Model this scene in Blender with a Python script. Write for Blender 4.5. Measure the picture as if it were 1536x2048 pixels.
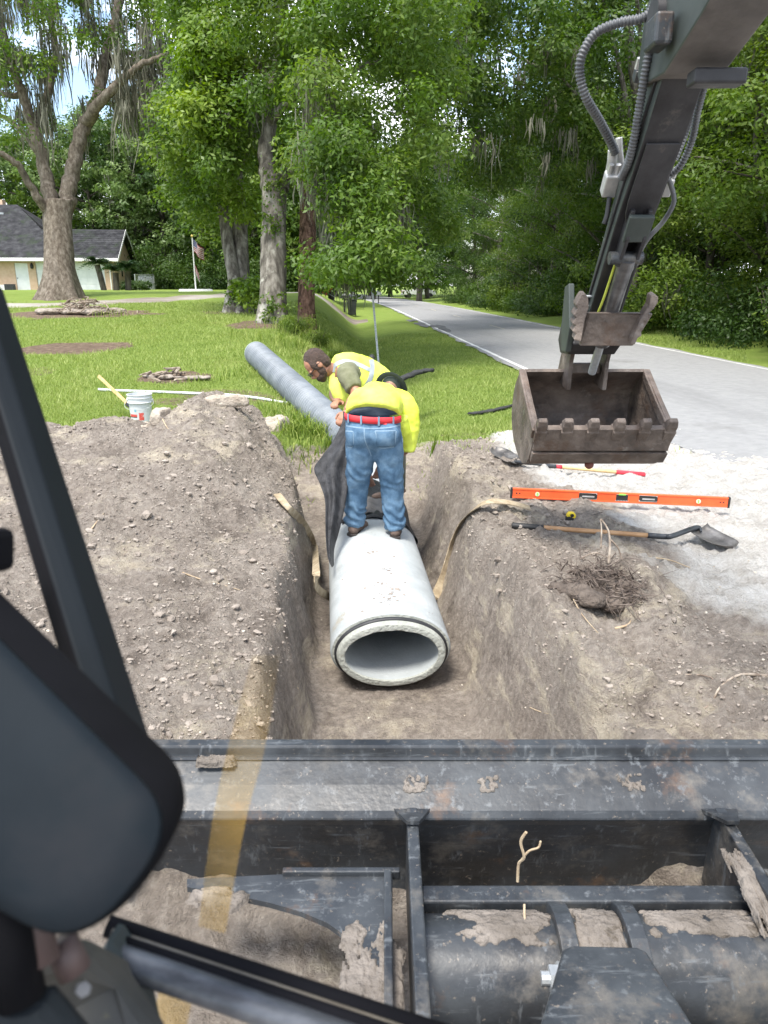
import bpy, bmesh, math, random
import numpy as np
from mathutils import Vector, Matrix
from mathutils.bvhtree import BVHTree
for o in list(bpy.data.objects):
    bpy.data.objects.remove(o)
random.seed(7)
RNG = np.random.default_rng(11)
SC = bpy.context.scene
COL = SC.collection
# ------------------------------------------------------------------ camera, sky, sun, exposure
FPX, CAM_H = 1480.0, 1.85
PITCH, YAW = math.radians(17.05), math.radians(-3.1)
cam_d = bpy.data.cameras.new('camera')
cam = bpy.data.objects.new('camera', cam_d)
COL.objects.link(cam)
cam.location = (0, 0, CAM_H)
cam.rotation_euler = (math.pi / 2 - PITCH, 0, YAW)
cam_d.sensor_fit = 'AUTO'
cam_d.sensor_width = 36.0
cam_d.lens = FPX / 2048 * 36
cam_d.clip_start = 0.05
cam_d.clip_end = 3000
cam_d.dof.use_dof = True
cam_d.dof.focus_distance = 6.0
cam_d.dof.aperture_fstop = 7.5
SC.camera = cam
SC.render.resolution_x, SC.render.resolution_y = 768, 1024

SUN_EL, SUN_AZ = math.radians(66), math.radians(212)     # azimuth from +Y clockwise, where the sun stands
world = bpy.data.worlds.new('World')
SC.world = world
world.use_nodes = True
wn, wl = world.node_tree.nodes, world.node_tree.links
wn.clear()
sky = wn.new('ShaderNodeTexSky')
sky.sky_type = 'NISHITA'
sky.sun_disc = False
sky.sun_elevation = SUN_EL
sky.sun_rotation = SUN_AZ
sky.air_density = 1.1
sky.dust_density = 1.5
wtc = wn.new('ShaderNodeTexCoord')
wmap = wn.new('ShaderNodeMapping')
wmap.inputs['Scale'].default_value = (1, 1, 2.2)
wno = wn.new('ShaderNodeTexNoise')
wno.inputs['Scale'].default_value = 3.2
wno.inputs['Detail'].default_value = 7
wno.inputs['Roughness'].default_value = 0.6
wr = wn.new('ShaderNodeValToRGB')
wr.color_ramp.elements[0].position = 0.45
wr.color_ramp.elements[1].position = 0.60
wmix = wn.new('ShaderNodeMix')
wmix.data_type = 'RGBA'
wmix.inputs[7].default_value = (9.5, 9.8, 10.2, 1)
wbg = wn.new('ShaderNodeBackground')
wbg.inputs['Strength'].default_value = 0.15
wout = wn.new('ShaderNodeOutputWorld')
wl.new(wtc.outputs['Generated'], wmap.inputs['Vector'])
wl.new(wmap.outputs['Vector'], wno.inputs['Vector'])
wl.new(wno.outputs['Fac'], wr.inputs['Fac'])
wl.new(wr.outputs['Color'], wmix.inputs[0])
wl.new(sky.outputs['Color'], wmix.inputs[6])
wl.new(wmix.outputs[2], wbg.inputs['Color'])
wl.new(wbg.outputs['Background'], wout.inputs['Surface'])
sun_d = bpy.data.lights.new('sun', 'SUN')
sun_d.energy = 2.7
sun_d.angle = math.radians(17)
sun_d.color = (1.0, 0.95, 0.87)
sun = bpy.data.objects.new('sun', sun_d)
COL.objects.link(sun)
sdir = Vector((math.sin(SUN_AZ) * math.cos(SUN_EL), math.cos(SUN_AZ) * math.cos(SUN_EL), math.sin(SUN_EL)))
sun.rotation_euler = sdir.to_track_quat('Z', 'Y').to_euler()
sun.location = sdir * 60
SC.view_settings.view_transform = 'Standard'
SC.view_settings.look = 'None'
SC.view_settings.exposure = 1.15
SC.view_settings.gamma = 1.0
SC.view_settings.use_curve_mapping = False

# ------------------------------------------------------------------ photo pixels to directions
_cp, _sp, _cy, _sy = math.cos(PITCH), math.sin(PITCH), math.cos(YAW), math.sin(YAW)
FW = np.array([-_sy * _cp, _cy * _cp, -_sp])
RT = np.array([_cy, _sy, 0.0])
UP = np.cross(RT, FW)
C0 = np.array([0, 0, CAM_H])
def ray(px, py):
    return RT * (px - 768) / FPX - UP * (py - 1024) / FPX + FW
def P(px, py, d):
    return C0 + ray(px, py) * d
def PZ(px, py, z):
    r = ray(px, py)
    return C0 + r * (z - CAM_H) / r[2]
def PY(px, py, y):
    r = ray(px, py)
    return C0 + r * y / r[1]

# ------------------------------------------------------------------ numpy noise
def _h(ix, iy, iz, s):
    n = (ix.astype(np.int64) * 374761393 + iy.astype(np.int64) * 668265263 + iz.astype(np.int64) * 2147483647 + s * 1274126177) & 0xffffffff
    n = ((n ^ (n >> 13)) * 1274126177) & 0xffffffff
    n = (n ^ (n >> 16)) & 0xffffffff
    return n / 4294967295.0
def vnoise(x, y, z=None, s=0):
    x = np.asarray(x, float); y = np.asarray(y, float)
    z = np.zeros_like(x) if z is None else np.asarray(z, float)
    ix, iy, iz = np.floor(x), np.floor(y), np.floor(z)
    fx, fy, fz = x - ix, y - iy, z - iz
    fx, fy, fz = fx * fx * (3 - 2 * fx), fy * fy * (3 - 2 * fy), fz * fz * (3 - 2 * fz)
    r = 0
    for a in (0, 1):
        for b in (0, 1):
            for c in (0, 1):
                w = (fx if a else 1 - fx) * (fy if b else 1 - fy) * (fz if c else 1 - fz)
                r = r + w * _h(ix + a, iy + b, iz + c, s)
    return r * 2 - 1
def fbm(x, y, z=None, o=4, s=0):
    t, a, f = 0, 0.5, 1.0
    for i in range(o):
        t = t + a * vnoise(np.asarray(x) * f, np.asarray(y) * f, None if z is None else np.asarray(z) * f, s + i)
        a *= 0.5; f *= 2.03
    return t
def sstep(a, b, x):
    t = np.clip((np.asarray(x, float) - a) / (b - a), 0, 1)
    return t * t * (3 - 2 * t)

# ------------------------------------------------------------------ mesh builder
def tag(o, label=None, cat=None, group=None, kind=None):
    if label: o['label'] = label
    if cat: o['category'] = cat
    if group: o['group'] = group
    if kind: o['kind'] = kind
    return o
def thing(name, loc, label, cat, group=None):
    o = bpy.data.objects.new(name, None)
    COL.objects.link(o)
    o.location = tuple(float(v) for v in loc)
    o.empty_display_size = 0.1
    return tag(o, label, cat, group)
def wloc(p):
    v = Vector((0, 0, 0))
    while p is not None:
        v = v + Vector(p.location); p = p.parent
    return v
def link(name, me, mat, parent=None):
    o = bpy.data.objects.new(name, me)
    COL.objects.link(o)
    if mat is not None:
        for m in (mat if isinstance(mat, (list, tuple)) else [mat]):
            me.materials.append(m)
    if parent is not None:
        o.parent = parent
    return o
def npmesh(name, V, Fc, smooth=False):
    """V (n,3), Fc (m,k) same-size faces"""
    V = np.asarray(V, np.float32); Fc = np.asarray(Fc, np.int32)
    me = bpy.data.meshes.new(name)
    me.vertices.add(len(V)); me.vertices.foreach_set('co', V.ravel())
    k = Fc.shape[1]
    me.loops.add(Fc.size); me.loops.foreach_set('vertex_index', Fc.ravel())
    me.polygons.add(len(Fc))
    me.polygons.foreach_set('loop_start', np.arange(0, Fc.size, k, dtype=np.int32))
    me.polygons.foreach_set('loop_total', np.full(len(Fc), k, np.int32))
    me.polygons.foreach_set('use_smooth', np.full(len(Fc), smooth, bool))
    me.update(calc_edges=True)
    return me
def nrm(v):
    v = np.asarray(v, float)
    return v / (np.linalg.norm(v) + 1e-12)
class MB:
    def __init__(self):
        self.v, self.f, self.mi = [], [], []
        self.m = 0
    def add(self, vs, fs):
        b = len(self.v)
        self.v += [tuple(float(c) for c in p) for p in vs]
        for f in fs:
            self.f.append(tuple(b + i for i in f)); self.mi.append(self.m)
        return self
    def box(self, c, s, ax=None):
        """c centre, s full sizes, ax optional 3 axis vectors"""
        c = np.asarray(c, float)
        A = np.eye(3) if ax is None else np.array([nrm(a) for a in ax])
        vs = []
        for z in (-1, 1):
            for x, y in ((-1, -1), (1, -1), (1, 1), (-1, 1)):
                vs.append(c + A[0] * x * s[0] / 2 + A[1] * y * s[1] / 2 + A[2] * z * s[2] / 2)
        return self.add(vs, [(3, 2, 1, 0), (4, 5, 6, 7), (0, 1, 5, 4), (1, 2, 6, 5), (2, 3, 7, 6), (3, 0, 4, 7)])
    def prism(self, pts, ext):
        pts = [np.asarray(p, float) for p in pts]; n = len(pts); e = np.asarray(ext, float)
        return self.add(pts + [p + e for p in pts], [tuple(range(n))[::-1], tuple(range(n, 2 * n))] + [(i, (i + 1) % n, n + (i + 1) % n, n + i) for i in range(n)])
    def loft(self, rings, cap=True, closed=True):
        n = len(rings[0]); vs = [p for r in rings for p in r]; fs = []
        for k in range(len(rings) - 1):
            for i in range(n if closed else n - 1):
                j = (i + 1) % n
                fs.append((k * n + i, k * n + j, (k + 1) * n + j, (k + 1) * n + i))
        if cap:
            fs.append(tuple(range(n))[::-1]); b = (len(rings) - 1) * n
            fs.append(tuple(range(b, b + n)))
        return self.add(vs, fs)
    def tube(self, pts, rad, seg=10, cap=True, flat=1.0, upv=None, wob=0.0):
        pts = [np.asarray(p, float) for p in pts]; n = len(pts)
        rad = [rad] * n if np.isscalar(rad) else list(rad)
        rings = []; u = None
        for i in range(n):
            t = nrm(pts[min(i + 1, n - 1)] - pts[max(i - 1, 0)])
            if u is None:
                u = np.asarray(upv, float) if upv is not None else (np.array([0, 0, 1.0]) if abs(t[2]) < 0.9 else np.array([1.0, 0, 0]))
            u = nrm(u - t * (u @ t)); w = np.cross(t, u)
            ring = []
            for k in range(seg):
                a = 2 * math.pi * k / seg
                r = rad[i] * (1 + (wob * math.sin(3 * a + i * 1.3) if wob else 0))
                ring.append(pts[i] + w * math.cos(a) * r + u * math.sin(a) * r * flat)
            rings.append(ring)
        return self.loft(rings, cap)
    def ell(self, c, r, ax=None, seg=16, rings=10):
        c = np.asarray(c, float); A = np.eye(3) if ax is None else np.array([nrm(a) for a in ax]); rr = []
        for i in range(rings + 1):
            th = math.pi * i / rings
            th = min(max(th, 0.02), math.pi - 0.02)
            rr.append([c + A[0] * r[0] * math.sin(th) * math.cos(2 * math.pi * k / seg) + A[1] * r[1] * math.sin(th) * math.sin(2 * math.pi * k / seg) + A[2] * r[2] * -math.cos(th) for k in range(seg)])
        return self.loft(rr, True)
    def mesh(self, name, smooth=False, off=(0, 0, 0)):
        me = bpy.data.meshes.new(name)
        o = np.asarray(off, float)
        me.from_pydata([tuple(np.asarray(p) - o) for p in self.v], [], self.f)
        me.polygons.foreach_set('material_index', self.mi)
        if smooth: me.polygons.foreach_set('use_smooth', [True] * len(me.polygons))
        me.update()
        bm = bmesh.new(); bm.from_mesh(me); bmesh.ops.recalc_face_normals(bm, faces=bm.faces); bm.to_mesh(me); bm.free()
        return me
    def obj(self, name, mat, parent=None, smooth=False, bevel=0, seg=2, auto=False):
        me = self.mesh(name, smooth or auto, wloc(parent))
        o = link(name, me, mat, parent)
        if bevel:
            b = o.modifiers.new('bevel', 'BEVEL'); b.width = bevel; b.segments = seg; b.limit_method = 'ANGLE'; b.angle_limit = math.radians(35)
        if auto:
            e = o.modifiers.new('split', 'EDGE_SPLIT'); e.split_angle = math.radians(38)
        return o
def smooth_path(pts, n=8, closed=False):
    pts = np.asarray(pts, float); out = []; m = len(pts)
    for i in range(m - 1):
        p0, p1, p2, p3 = pts[max(i - 1, 0)], pts[i], pts[i + 1], pts[min(i + 2, m - 1)]
        for k in range(n):
            t = k / n
            out.append(0.5 * (2 * p1 + (p2 - p0) * t + (2 * p0 - 5 * p1 + 4 * p2 - p3) * t * t + (3 * p1 - p0 - 3 * p2 + p3) * t ** 3))
    out.append(pts[-1])
    return np.array(out)
def smooth_vals(v, n=8):
    return smooth_path(np.array(v, float)[:, None], n)[:, 0]
def fuse(mb, voxel=0.012, smooth=4, fn=None):
    """closed overlapping pieces -> one continuous skin (in world coordinates)"""
    me = mb.mesh('tmp')
    o = bpy.data.objects.new('tmp', me); COL.objects.link(o)
    r = o.modifiers.new('r', 'REMESH'); r.mode = 'VOXEL'; r.voxel_size = voxel; r.use_smooth_shade = True
    s = o.modifiers.new('s', 'SMOOTH'); s.iterations = smooth; s.factor = 0.5
    dg = bpy.context.evaluated_depsgraph_get(); dg.update()
    m2 = bpy.data.meshes.new_from_object(o.evaluated_get(dg))
    bpy.data.objects.remove(o); bpy.data.meshes.remove(me)
    if fn is not None:
        n = len(m2.vertices); V = np.empty(n * 3, np.float32); m2.vertices.foreach_get('co', V); V = V.reshape(-1, 3)
        N = np.empty(n * 3, np.float32); m2.vertices.foreach_get('normal', N); N = N.reshape(-1, 3)
        V = fn(V.astype(float), N.astype(float)).astype(np.float32)
        m2.vertices.foreach_set('co', V.ravel()); m2.update()
    m2.polygons.foreach_set('use_smooth', [True] * len(m2.polygons))
    return m2
def place(name, me, mat, parent):
    o = link(name, me, mat, parent)
    w = wloc(parent); me.transform(Matrix.Translation(-w))
    return o
def bvh_of(me, off):
    return BVHTree.FromPolygons([Vector(v.co) + off for v in me.vertices], [tuple(p.vertices) for p in me.polygons])

# ------------------------------------------------------------------ materials
MATS = {}
def srgb(r, g, b):
    f = lambda c: (c / 255 / 12.92) if c / 255 <= 0.04045 else ((c / 255 + 0.055) / 1.055) ** 2.4
    return (f(r), f(g), f(b))
def mat(name, cols, scale=6.0, rough=0.6, metal=0.0, bump=0.0, bscale=None, detail=5, stretch=(1, 1, 1), spec=0.5, spots=None, ramp=(0.35, 0.65), sss=0.0, coat=0.0, rvar=0.0):
    """procedural colour by noise between cols; spots=(colour, scale, lo, hi) second layer of dirt/rust"""
    if name in MATS: return MATS[name]
    m = bpy.data.materials.new(name); m.use_nodes = True
    N, L = m.node_tree.nodes, m.node_tree.links
    bs = N['Principled BSDF']
    tc = N.new('ShaderNodeTexCoord'); mp = N.new('ShaderNodeMapping'); mp.inputs['Scale'].default_value = stretch
    L.new(tc.outputs['Object'], mp.inputs['Vector'])
    no = N.new('ShaderNodeTexNoise'); no.inputs['Scale'].default_value = scale; no.inputs['Detail'].default_value = detail; no.inputs['Roughness'].default_value = 0.62
    L.new(mp.outputs['Vector'], no.inputs['Vector'])
    cr = N.new('ShaderNodeValToRGB'); els = cr.color_ramp.elements
    n = len(cols)
    els[0].position = ramp[0]; els[0].color = (*cols[0], 1); els[1].position = ramp[1]; els[1].color = (*cols[-1], 1)
    for i in range(1, n - 1):
        e = els.new(ramp[0] + (ramp[1] - ramp[0]) * i / (n - 1)); e.color = (*cols[i], 1)
    L.new(no.outputs['Fac'], cr.inputs['Fac'])
    out = cr.outputs['Color']
    for sp in (spots or []):
        n2 = N.new('ShaderNodeTexNoise'); n2.inputs['Scale'].default_value = sp[1]; n2.inputs['Detail'].default_value = 6; n2.inputs['Roughness'].default_value = 0.7
        m2 = N.new('ShaderNodeMapping'); m2.inputs['Location'].default_value = (sp[1], 3.1, 7.7); m2.inputs['Scale'].default_value = sp[4] if len(sp) > 4 else (1, 1, 1)
        L.new(tc.outputs['Object'], m2.inputs['Vector']); L.new(m2.outputs['Vector'], n2.inputs['Vector'])
        mr = N.new('ShaderNodeMapRange'); mr.inputs[1].default_value = sp[2]; mr.inputs[2].default_value = sp[3]
        L.new(n2.outputs['Fac'], mr.inputs[0])
        mx = N.new('ShaderNodeMix'); mx.data_type = 'RGBA'; mx.inputs[7].default_value = (*sp[0], 1)
        L.new(mr.outputs[0], mx.inputs[0]); L.new(out, mx.inputs[6]); out = mx.outputs[2]
    L.new(out, bs.inputs['Base Color'])
    bs.inputs['Roughness'].default_value = rough; bs.inputs['Metallic'].default_value = metal
    bs.inputs['Specular IOR Level'].default_value = spec
    if sss: bs.inputs['Subsurface Weight'].default_value = sss; bs.inputs['Subsurface Radius'].default_value = (0.02, 0.008, 0.004)
    if coat: bs.inputs['Coat Weight'].default_value = coat
    if rvar:
        mr = N.new('ShaderNodeMapRange'); mr.inputs[3].default_value = rough - rvar; mr.inputs[4].default_value = rough + rvar
        mr.inputs[1].default_value = 0.3; mr.inputs[2].default_value = 0.7
        L.new(no.outputs['Fac'], mr.inputs[0]); L.new(mr.outputs[0], bs.inputs['Roughness'])
    if bump:
        nb = N.new('ShaderNodeTexNoise'); nb.inputs['Scale'].default_value = bscale or scale * 4; nb.inputs['Detail'].default_value = 6
        L.new(mp.outputs['Vector'], nb.inputs['Vector'])
        bp = N.new('ShaderNodeBump'); bp.inputs['Strength'].default_value = bump; bp.inputs['Distance'].default_value = 0.02
        L.new(nb.outputs['Fac'], bp.inputs['Height']); L.new(bp.outputs['Normal'], bs.inputs['Normal'])
    MATS[name] = m
    return m
def leaf_mat(name, dark, mid, light, trans=0.35, rough=0.45):
    m = bpy.data.materials.new(name); m.use_nodes = True
    N, L = m.node_tree.nodes, m.node_tree.links
    bs = N['Principled BSDF']; out = N['Material Output']
    at = N.new('ShaderNodeAttribute'); at.attribute_name = 'tint'
    cr = N.new('ShaderNodeValToRGB'); e = cr.color_ramp.elements
    e[0].color = (*dark, 1); e[1].color = (*light, 1); k = e.new(0.5); k.color = (*mid, 1)
    L.new(at.outputs['Fac'], cr.inputs['Fac']); L.new(cr.outputs['Color'], bs.inputs['Base Color'])
    bs.inputs['Roughness'].default_value = rough; bs.inputs['Specular IOR Level'].default_value = 0.35
    tr = N.new('ShaderNodeBsdfTranslucent'); mx = N.new('ShaderNodeMixShader'); mx.inputs[0].default_value = trans
    hs = N.new('ShaderNodeHueSaturation'); hs.inputs['Saturation'].default_value = 1.15; hs.inputs['Value'].default_value = 1.3
    L.new(cr.outputs['Color'], hs.inputs['Color']); L.new(hs.outputs['Color'], tr.inputs['Color'])
    L.new(bs.outputs[0], mx.inputs[1]); L.new(tr.outputs[0], mx.inputs[2]); L.new(mx.outputs[0], out.inputs['Surface'])
    return m
def set_tint(me, per_face, k):
    a = me.attributes.new('tint', 'FLOAT', 'FACE')
    a.data.foreach_set('value', np.asarray(per_face, np.float32))
# ================================================================== GROUND
PIPE_DX = -0.022            # lateral drift of the trench line per metre
def xc(y): return 0.28 + PIPE_DX * (np.asarray(y, float) - 4.2)
def lawn_z(x, y):
    r = np.interp(y, [0, 8.5, 9.7, 13.5, 21, 29, 35, 60, 130], [0, .06, .16, .45, .86, 1.17, 1.48, 1.50, 1.45])
    w = 1 - sstep(-1.9, 0.9, x)
    farw = sstep(40, 90, y)
    base = r * (w * (1 - farw) + farw * sstep(1.5, -8, x))
    # swale between yard and road
    sw = -0.30 * np.exp(-((np.asarray(x) - 0.9) / 1.0) ** 2) * sstep(9.0, 11.5, y) * (1 - sstep(44, 52, y))
    right = 0.25 * sstep(11, 15, x)
    return base + sw + right
def ground_parts(x, y):
    x = np.asarray(x, float); y = np.asarray(y, float)
    z = lawn_z(x, y)
    z = z + 0.03 * fbm(x * .35, y * .35, o=3, s=3)
    # flat under the road
    rd = sstep(3.3, 3.9, x) * (1 - sstep(10.2, 10.9, x))
    z = z * (1 - rd) + (-0.03) * rd
    n1 = fbm(x * .9, y * .9, o=4, s=21); n2 = fbm(x * 3.1, y * 3.1, o=4, s=31)
    wx = x + 0.10 * fbm(x * 1.7, y * 1.7, o=3, s=41); wy = y + 0.18 * fbm(x * 1.1, y * 1.3, o=3, s=44)
    # spoil pile on the left of the trench
    prof = np.interp(wy, [0.5, 2.0, 3.5, 5.0, 6.3, 7.2, 7.8, 8.4, 9.1], [.0, .10, .22, .38, .66, .86, .66, .30, .0])
    lat = np.interp(wx, [-6.0, -4.6, -3.4, -2.6, -2.15, -1.75, -1.3, -.95, -.55, -.30], [0, .28, .50, .58, .66, .74, 1.0, .78, .28, .06])
    nearlat = np.interp(wx, [-5.5, -3.6, -2.0, -1.0, -.5, -.3], [.3, .85, 1.0, .80, .30, .08])
    k = sstep(4.2, 6.4, y)
    pile = prof * (lat * k + nearlat * (1 - k))
    pile = pile + sstep(.05, .3, pile) * (0.15 * n1 + 0.07 * n2)
    # notch between two crests
    pile = pile - 0.12 * np.exp(-((wx + 1.85) / .22) ** 2 - ((wy - 7.1) / .9) ** 2)
    pile = pile + 0.07 * np.exp(-((wx + 2.25) / .22) ** 2 - ((wy - 7.0) / .5) ** 2)
    pile = np.clip(pile, 0, None)
    # right berm
    bprof = np.interp(wy, [.5, 2, 3, 4.5, 6, 7.2, 8.2, 9.2], [.05, .16, .15, .12, .16, .18, .10, 0])
    ridge = np.exp(-((wx - 1.12) / .20) ** 2)
    hump = 0.12 * np.exp(-((wx - 1.72) / .42) ** 2 - ((wy - 7.35) / .55) ** 2) + 0.13 * np.exp(-((wx - 1.65) / .40) ** 2 - ((wy - 4.1) / .45) ** 2) \
        + 0.13 * np.exp(-((wx - 1.75) / .5) ** 2 - ((wy - 2.6) / .45) ** 2) - 0.09 * np.exp(-((wx - 1.42) / .22) ** 2 - ((wy - 3.5) / .5) ** 2)
    berm = np.clip(bprof * ridge * (1.0 + .9 * n1) + hump, -0.1, None) * (1 - sstep(8.2, 9.0, wy))
    dirtR = (1 - sstep(1.6, 2.5, wx + .5 * n1)) * sstep(.5, 1.0, wx)
    z = z + pile + berm
    z = z - 0.15 * (1 - sstep(1.85, 2.05, y)) * (1 - sstep(2.6, 3.2, x)) * sstep(-3, -2, x)
    # crumbled ridges of the loose banks
    rg = (1 - 2.2 * np.abs(fbm(x * 2.1 + .4 * y, y * 1.5, o=4, s=25)))
    z = z + 0.11 * rg * sstep(.85, 1.05, x) * (1 - sstep(1.9, 2.5, x)) * (1 - sstep(6.6, 7.6, y)) + 0.03 * rg * sstep(.08, .3, pile)
    # trench
    c = xc(y)
    xl = c - 0.52 + 0.035 * fbm(y * 2.3, x * .4, o=3, s=51) - 0.16 * sstep(6.5, 7.6, y)
    xr = c + 0.46 + 0.05 * fbm(y * 1.9, x * .4 + 9, o=3, s=61) + 0.12 * sstep(6.5, 7.8, y)
    endw = sstep(2.1, 2.5, y) * (1 - sstep(8.5, 9.35, wy))
    floor = -0.67 + 0.02 * n2 + 0.55 * sstep(7.6, 9.2, y)
    tl = sstep(0.0, 1.0, (x - (xl - 0.10 - .05 * (n2 + .5) - .18 * sstep(6.6, 8, y) - .07)) / (0.24 + .08 * n1))          # steep left wall
    tr = 1 - sstep(0.0, 1.0, (x - xr) / (0.40 + 0.12 * n1))           # sloped right wall
    t = np.minimum(tl, tr) * endw
    # vertical flutes on right wall
    wall = t * (1 - t) * 4
    z = z * (1 - t) + floor * t + wall * (0.10 * fbm(x * 5, y * 6, o=4, s=71) + .05 * np.abs(fbm(x * 11, y * 9, o=3, s=73)))
    dirt = np.maximum.reduce([sstep(.03, .12, pile), t, dirtR * (1 - sstep(8.6, 9.4, wy + .4 * n1)), (1 - sstep(2.0, 2.6, y)) * (1 - sstep(2.5, 3.4, x)),
                              (1 - sstep(7.9, 8.6, wy + .5 * n1)) * (1 - sstep(-.2, .9, x)) * sstep(-7, -5.5, x)])
    sand = sstep(1.25, 2.3, wx + .25 * n1 - .18 * np.abs(wy - 5.2) * 0 ) * (1 - sstep(8.9, 9.9, wy - .55 * (x - 1.5) + .5 * n1 )) * (1 - 0.75 * sstep(-.15, .3, n1) * (1 - sstep(1.9, 2.9, wx)))
    sand = sand * (1 - 0.75 * sstep(4.6, 3.2, wy) * (1 - sstep(2.2, 3.4, x)))
    bare = sstep(.8, 1.0, x) * (1 - sstep(4.4, 4.8, x)) * (1 - sstep(8.7, 9.5, wy - .55 * (x - 1.5) + .5 * n1))
    return z, np.maximum(dirt, bare), np.clip(sand, 0, 1), t, pile
PATCHES = [  # (px, py, depth, rx, ry, amount) bare soil on the lawn
    (150, 697, 15.5, 1.35, 1.2, 1.0), (345, 747, 12.2, .75, .55, 1.0), (165, 628, 23, 2.6, 2.0, .9), (400, 655, 19, .9, 1.0, .35), (60, 740, 12.5, .5, .7, .5),
    (470, 780, 11, 1.0, .6, .55), (390, 778, 10.6, .9, .35, .55), (120, 600, 27, 2.2, 2.2, .4), (475, 612, 24, 1.7, 1.6, .6), (540, 645, 20, 1.5, 1.4, .75),
    (700, 690, 16.5, 1.3, .5, .75), (840, 658, 18, 1.2, .4, .45), (640, 690, 16.5, .5, 2.6, .5), (925, 825, 9.6, .4, .25, .5), (810, 770, 9.6, .25, .2, .7)]
def lawn_bare(x, y):
    b = np.zeros_like(np.asarray(x, float))
    n = fbm(x * 1.3, y * 1.3, o=4, s=81)
    for px, py, d, rx, ry, a in PATCHES:
        p = P(px, py, d)
        q = ((x - p[0]) / rx) ** 2 + ((y - p[1]) / ry) ** 2
        b = np.maximum(b, a * sstep(1.15, .55, q + .55 * n))
    # yard driveway: pale strip then dark mulch strip in front of the house
    return b
def drive_amt(x, y):
    a0, a1, a2, a3 = P(-200, 612, 26)[:2], P(160, 607, 27.5)[:2], P(330, 603, 30)[:2], P(480, 606, 33)[:2]
    pts = np.array([a0, a1, a2, a3, P(700, 618, 44)[:2]])
    d = np.full(np.shape(x), 99.0)
    for i in range(len(pts) - 1):
        p, q = pts[i], pts[i + 1]; e = q - p
        t = np.clip(((x - p[0]) * e[0] + (y - p[1]) * e[1]) / (e @ e), 0, 1)
        d = np.minimum(d, np.hypot(x - p[0] - t * e[0], y - p[1] - t * e[1]))
    return 1 - sstep(.9, 1.5, d + .3 * fbm(x, y, o=2, s=5))
def gz(x, y):
    return float(ground_parts(np.array([x]), np.array([y]))[0][0])
def axis(fine_lo, fine_hi, step, lo, hi, grow=1.07):
    a = list(np.arange(fine_lo, fine_hi, step)); s = step
    while a[-1] < hi: s *= grow; a.append(a[-1] + s)
    s = step; b = [a[0]]
    while b[0] > lo: s *= grow; b.insert(0, b[0] - s)
    return np.array(b[:-1] + a)
gx = axis(-4.3, 4.2, 0.021, -900, 900); gy = axis(1.9, 9.4, 0.021, -60, 1600)
GX, GY = np.meshgrid(gx, gy)
Zg, Dg, Sg, Tg, Pg = ground_parts(GX, GY)
Bg = lawn_bare(GX, GY); DRV = drive_amt(GX, GY) * (GX < 1.5) * (GY > 15)
near = (np.abs(GX) < 6) & (GY < 11)
rough_amt = np.clip(Dg + .25 * Sg, 0, 1) * near
cl = np.abs(vnoise(GX * 9, GY * 9, s=91)) * .6 + np.abs(vnoise(GX * 17, GY * 17, s=92)) * .5
floor_amt = np.clip(Tg, 0, 1) ** 3
Zg = Zg + rough_amt * (1 - .6 * floor_amt) * (0.044 * (cl - .4) + 0.040 * fbm(GX * 4.3, GY * 4.3, o=4, s=93) + .024 * np.abs(vnoise(GX * 22, GY * 22, s=95)) + .011 * vnoise(GX * 40, GY * 40, s=97))
ny, nx = GX.shape
idx = np.arange(nx * ny).reshape(ny, nx)
FQ = np.stack([idx[:-1, :-1], idx[:-1, 1:], idx[1:, 1:], idx[1:, :-1]], -1).reshape(-1, 4)
gme = npmesh('ground', np.stack([GX, GY, Zg], -1).reshape(-1, 3), FQ, True)
ca = gme.color_attributes.new('cover', 'FLOAT_COLOR', 'POINT')
grass_amt = np.clip(1 - np.maximum(Dg, Sg), 0, 1)
ca.data.foreach_set('color', np.stack([grass_amt, Sg, Bg, DRV], -1).astype(np.float32).ravel())
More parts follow.
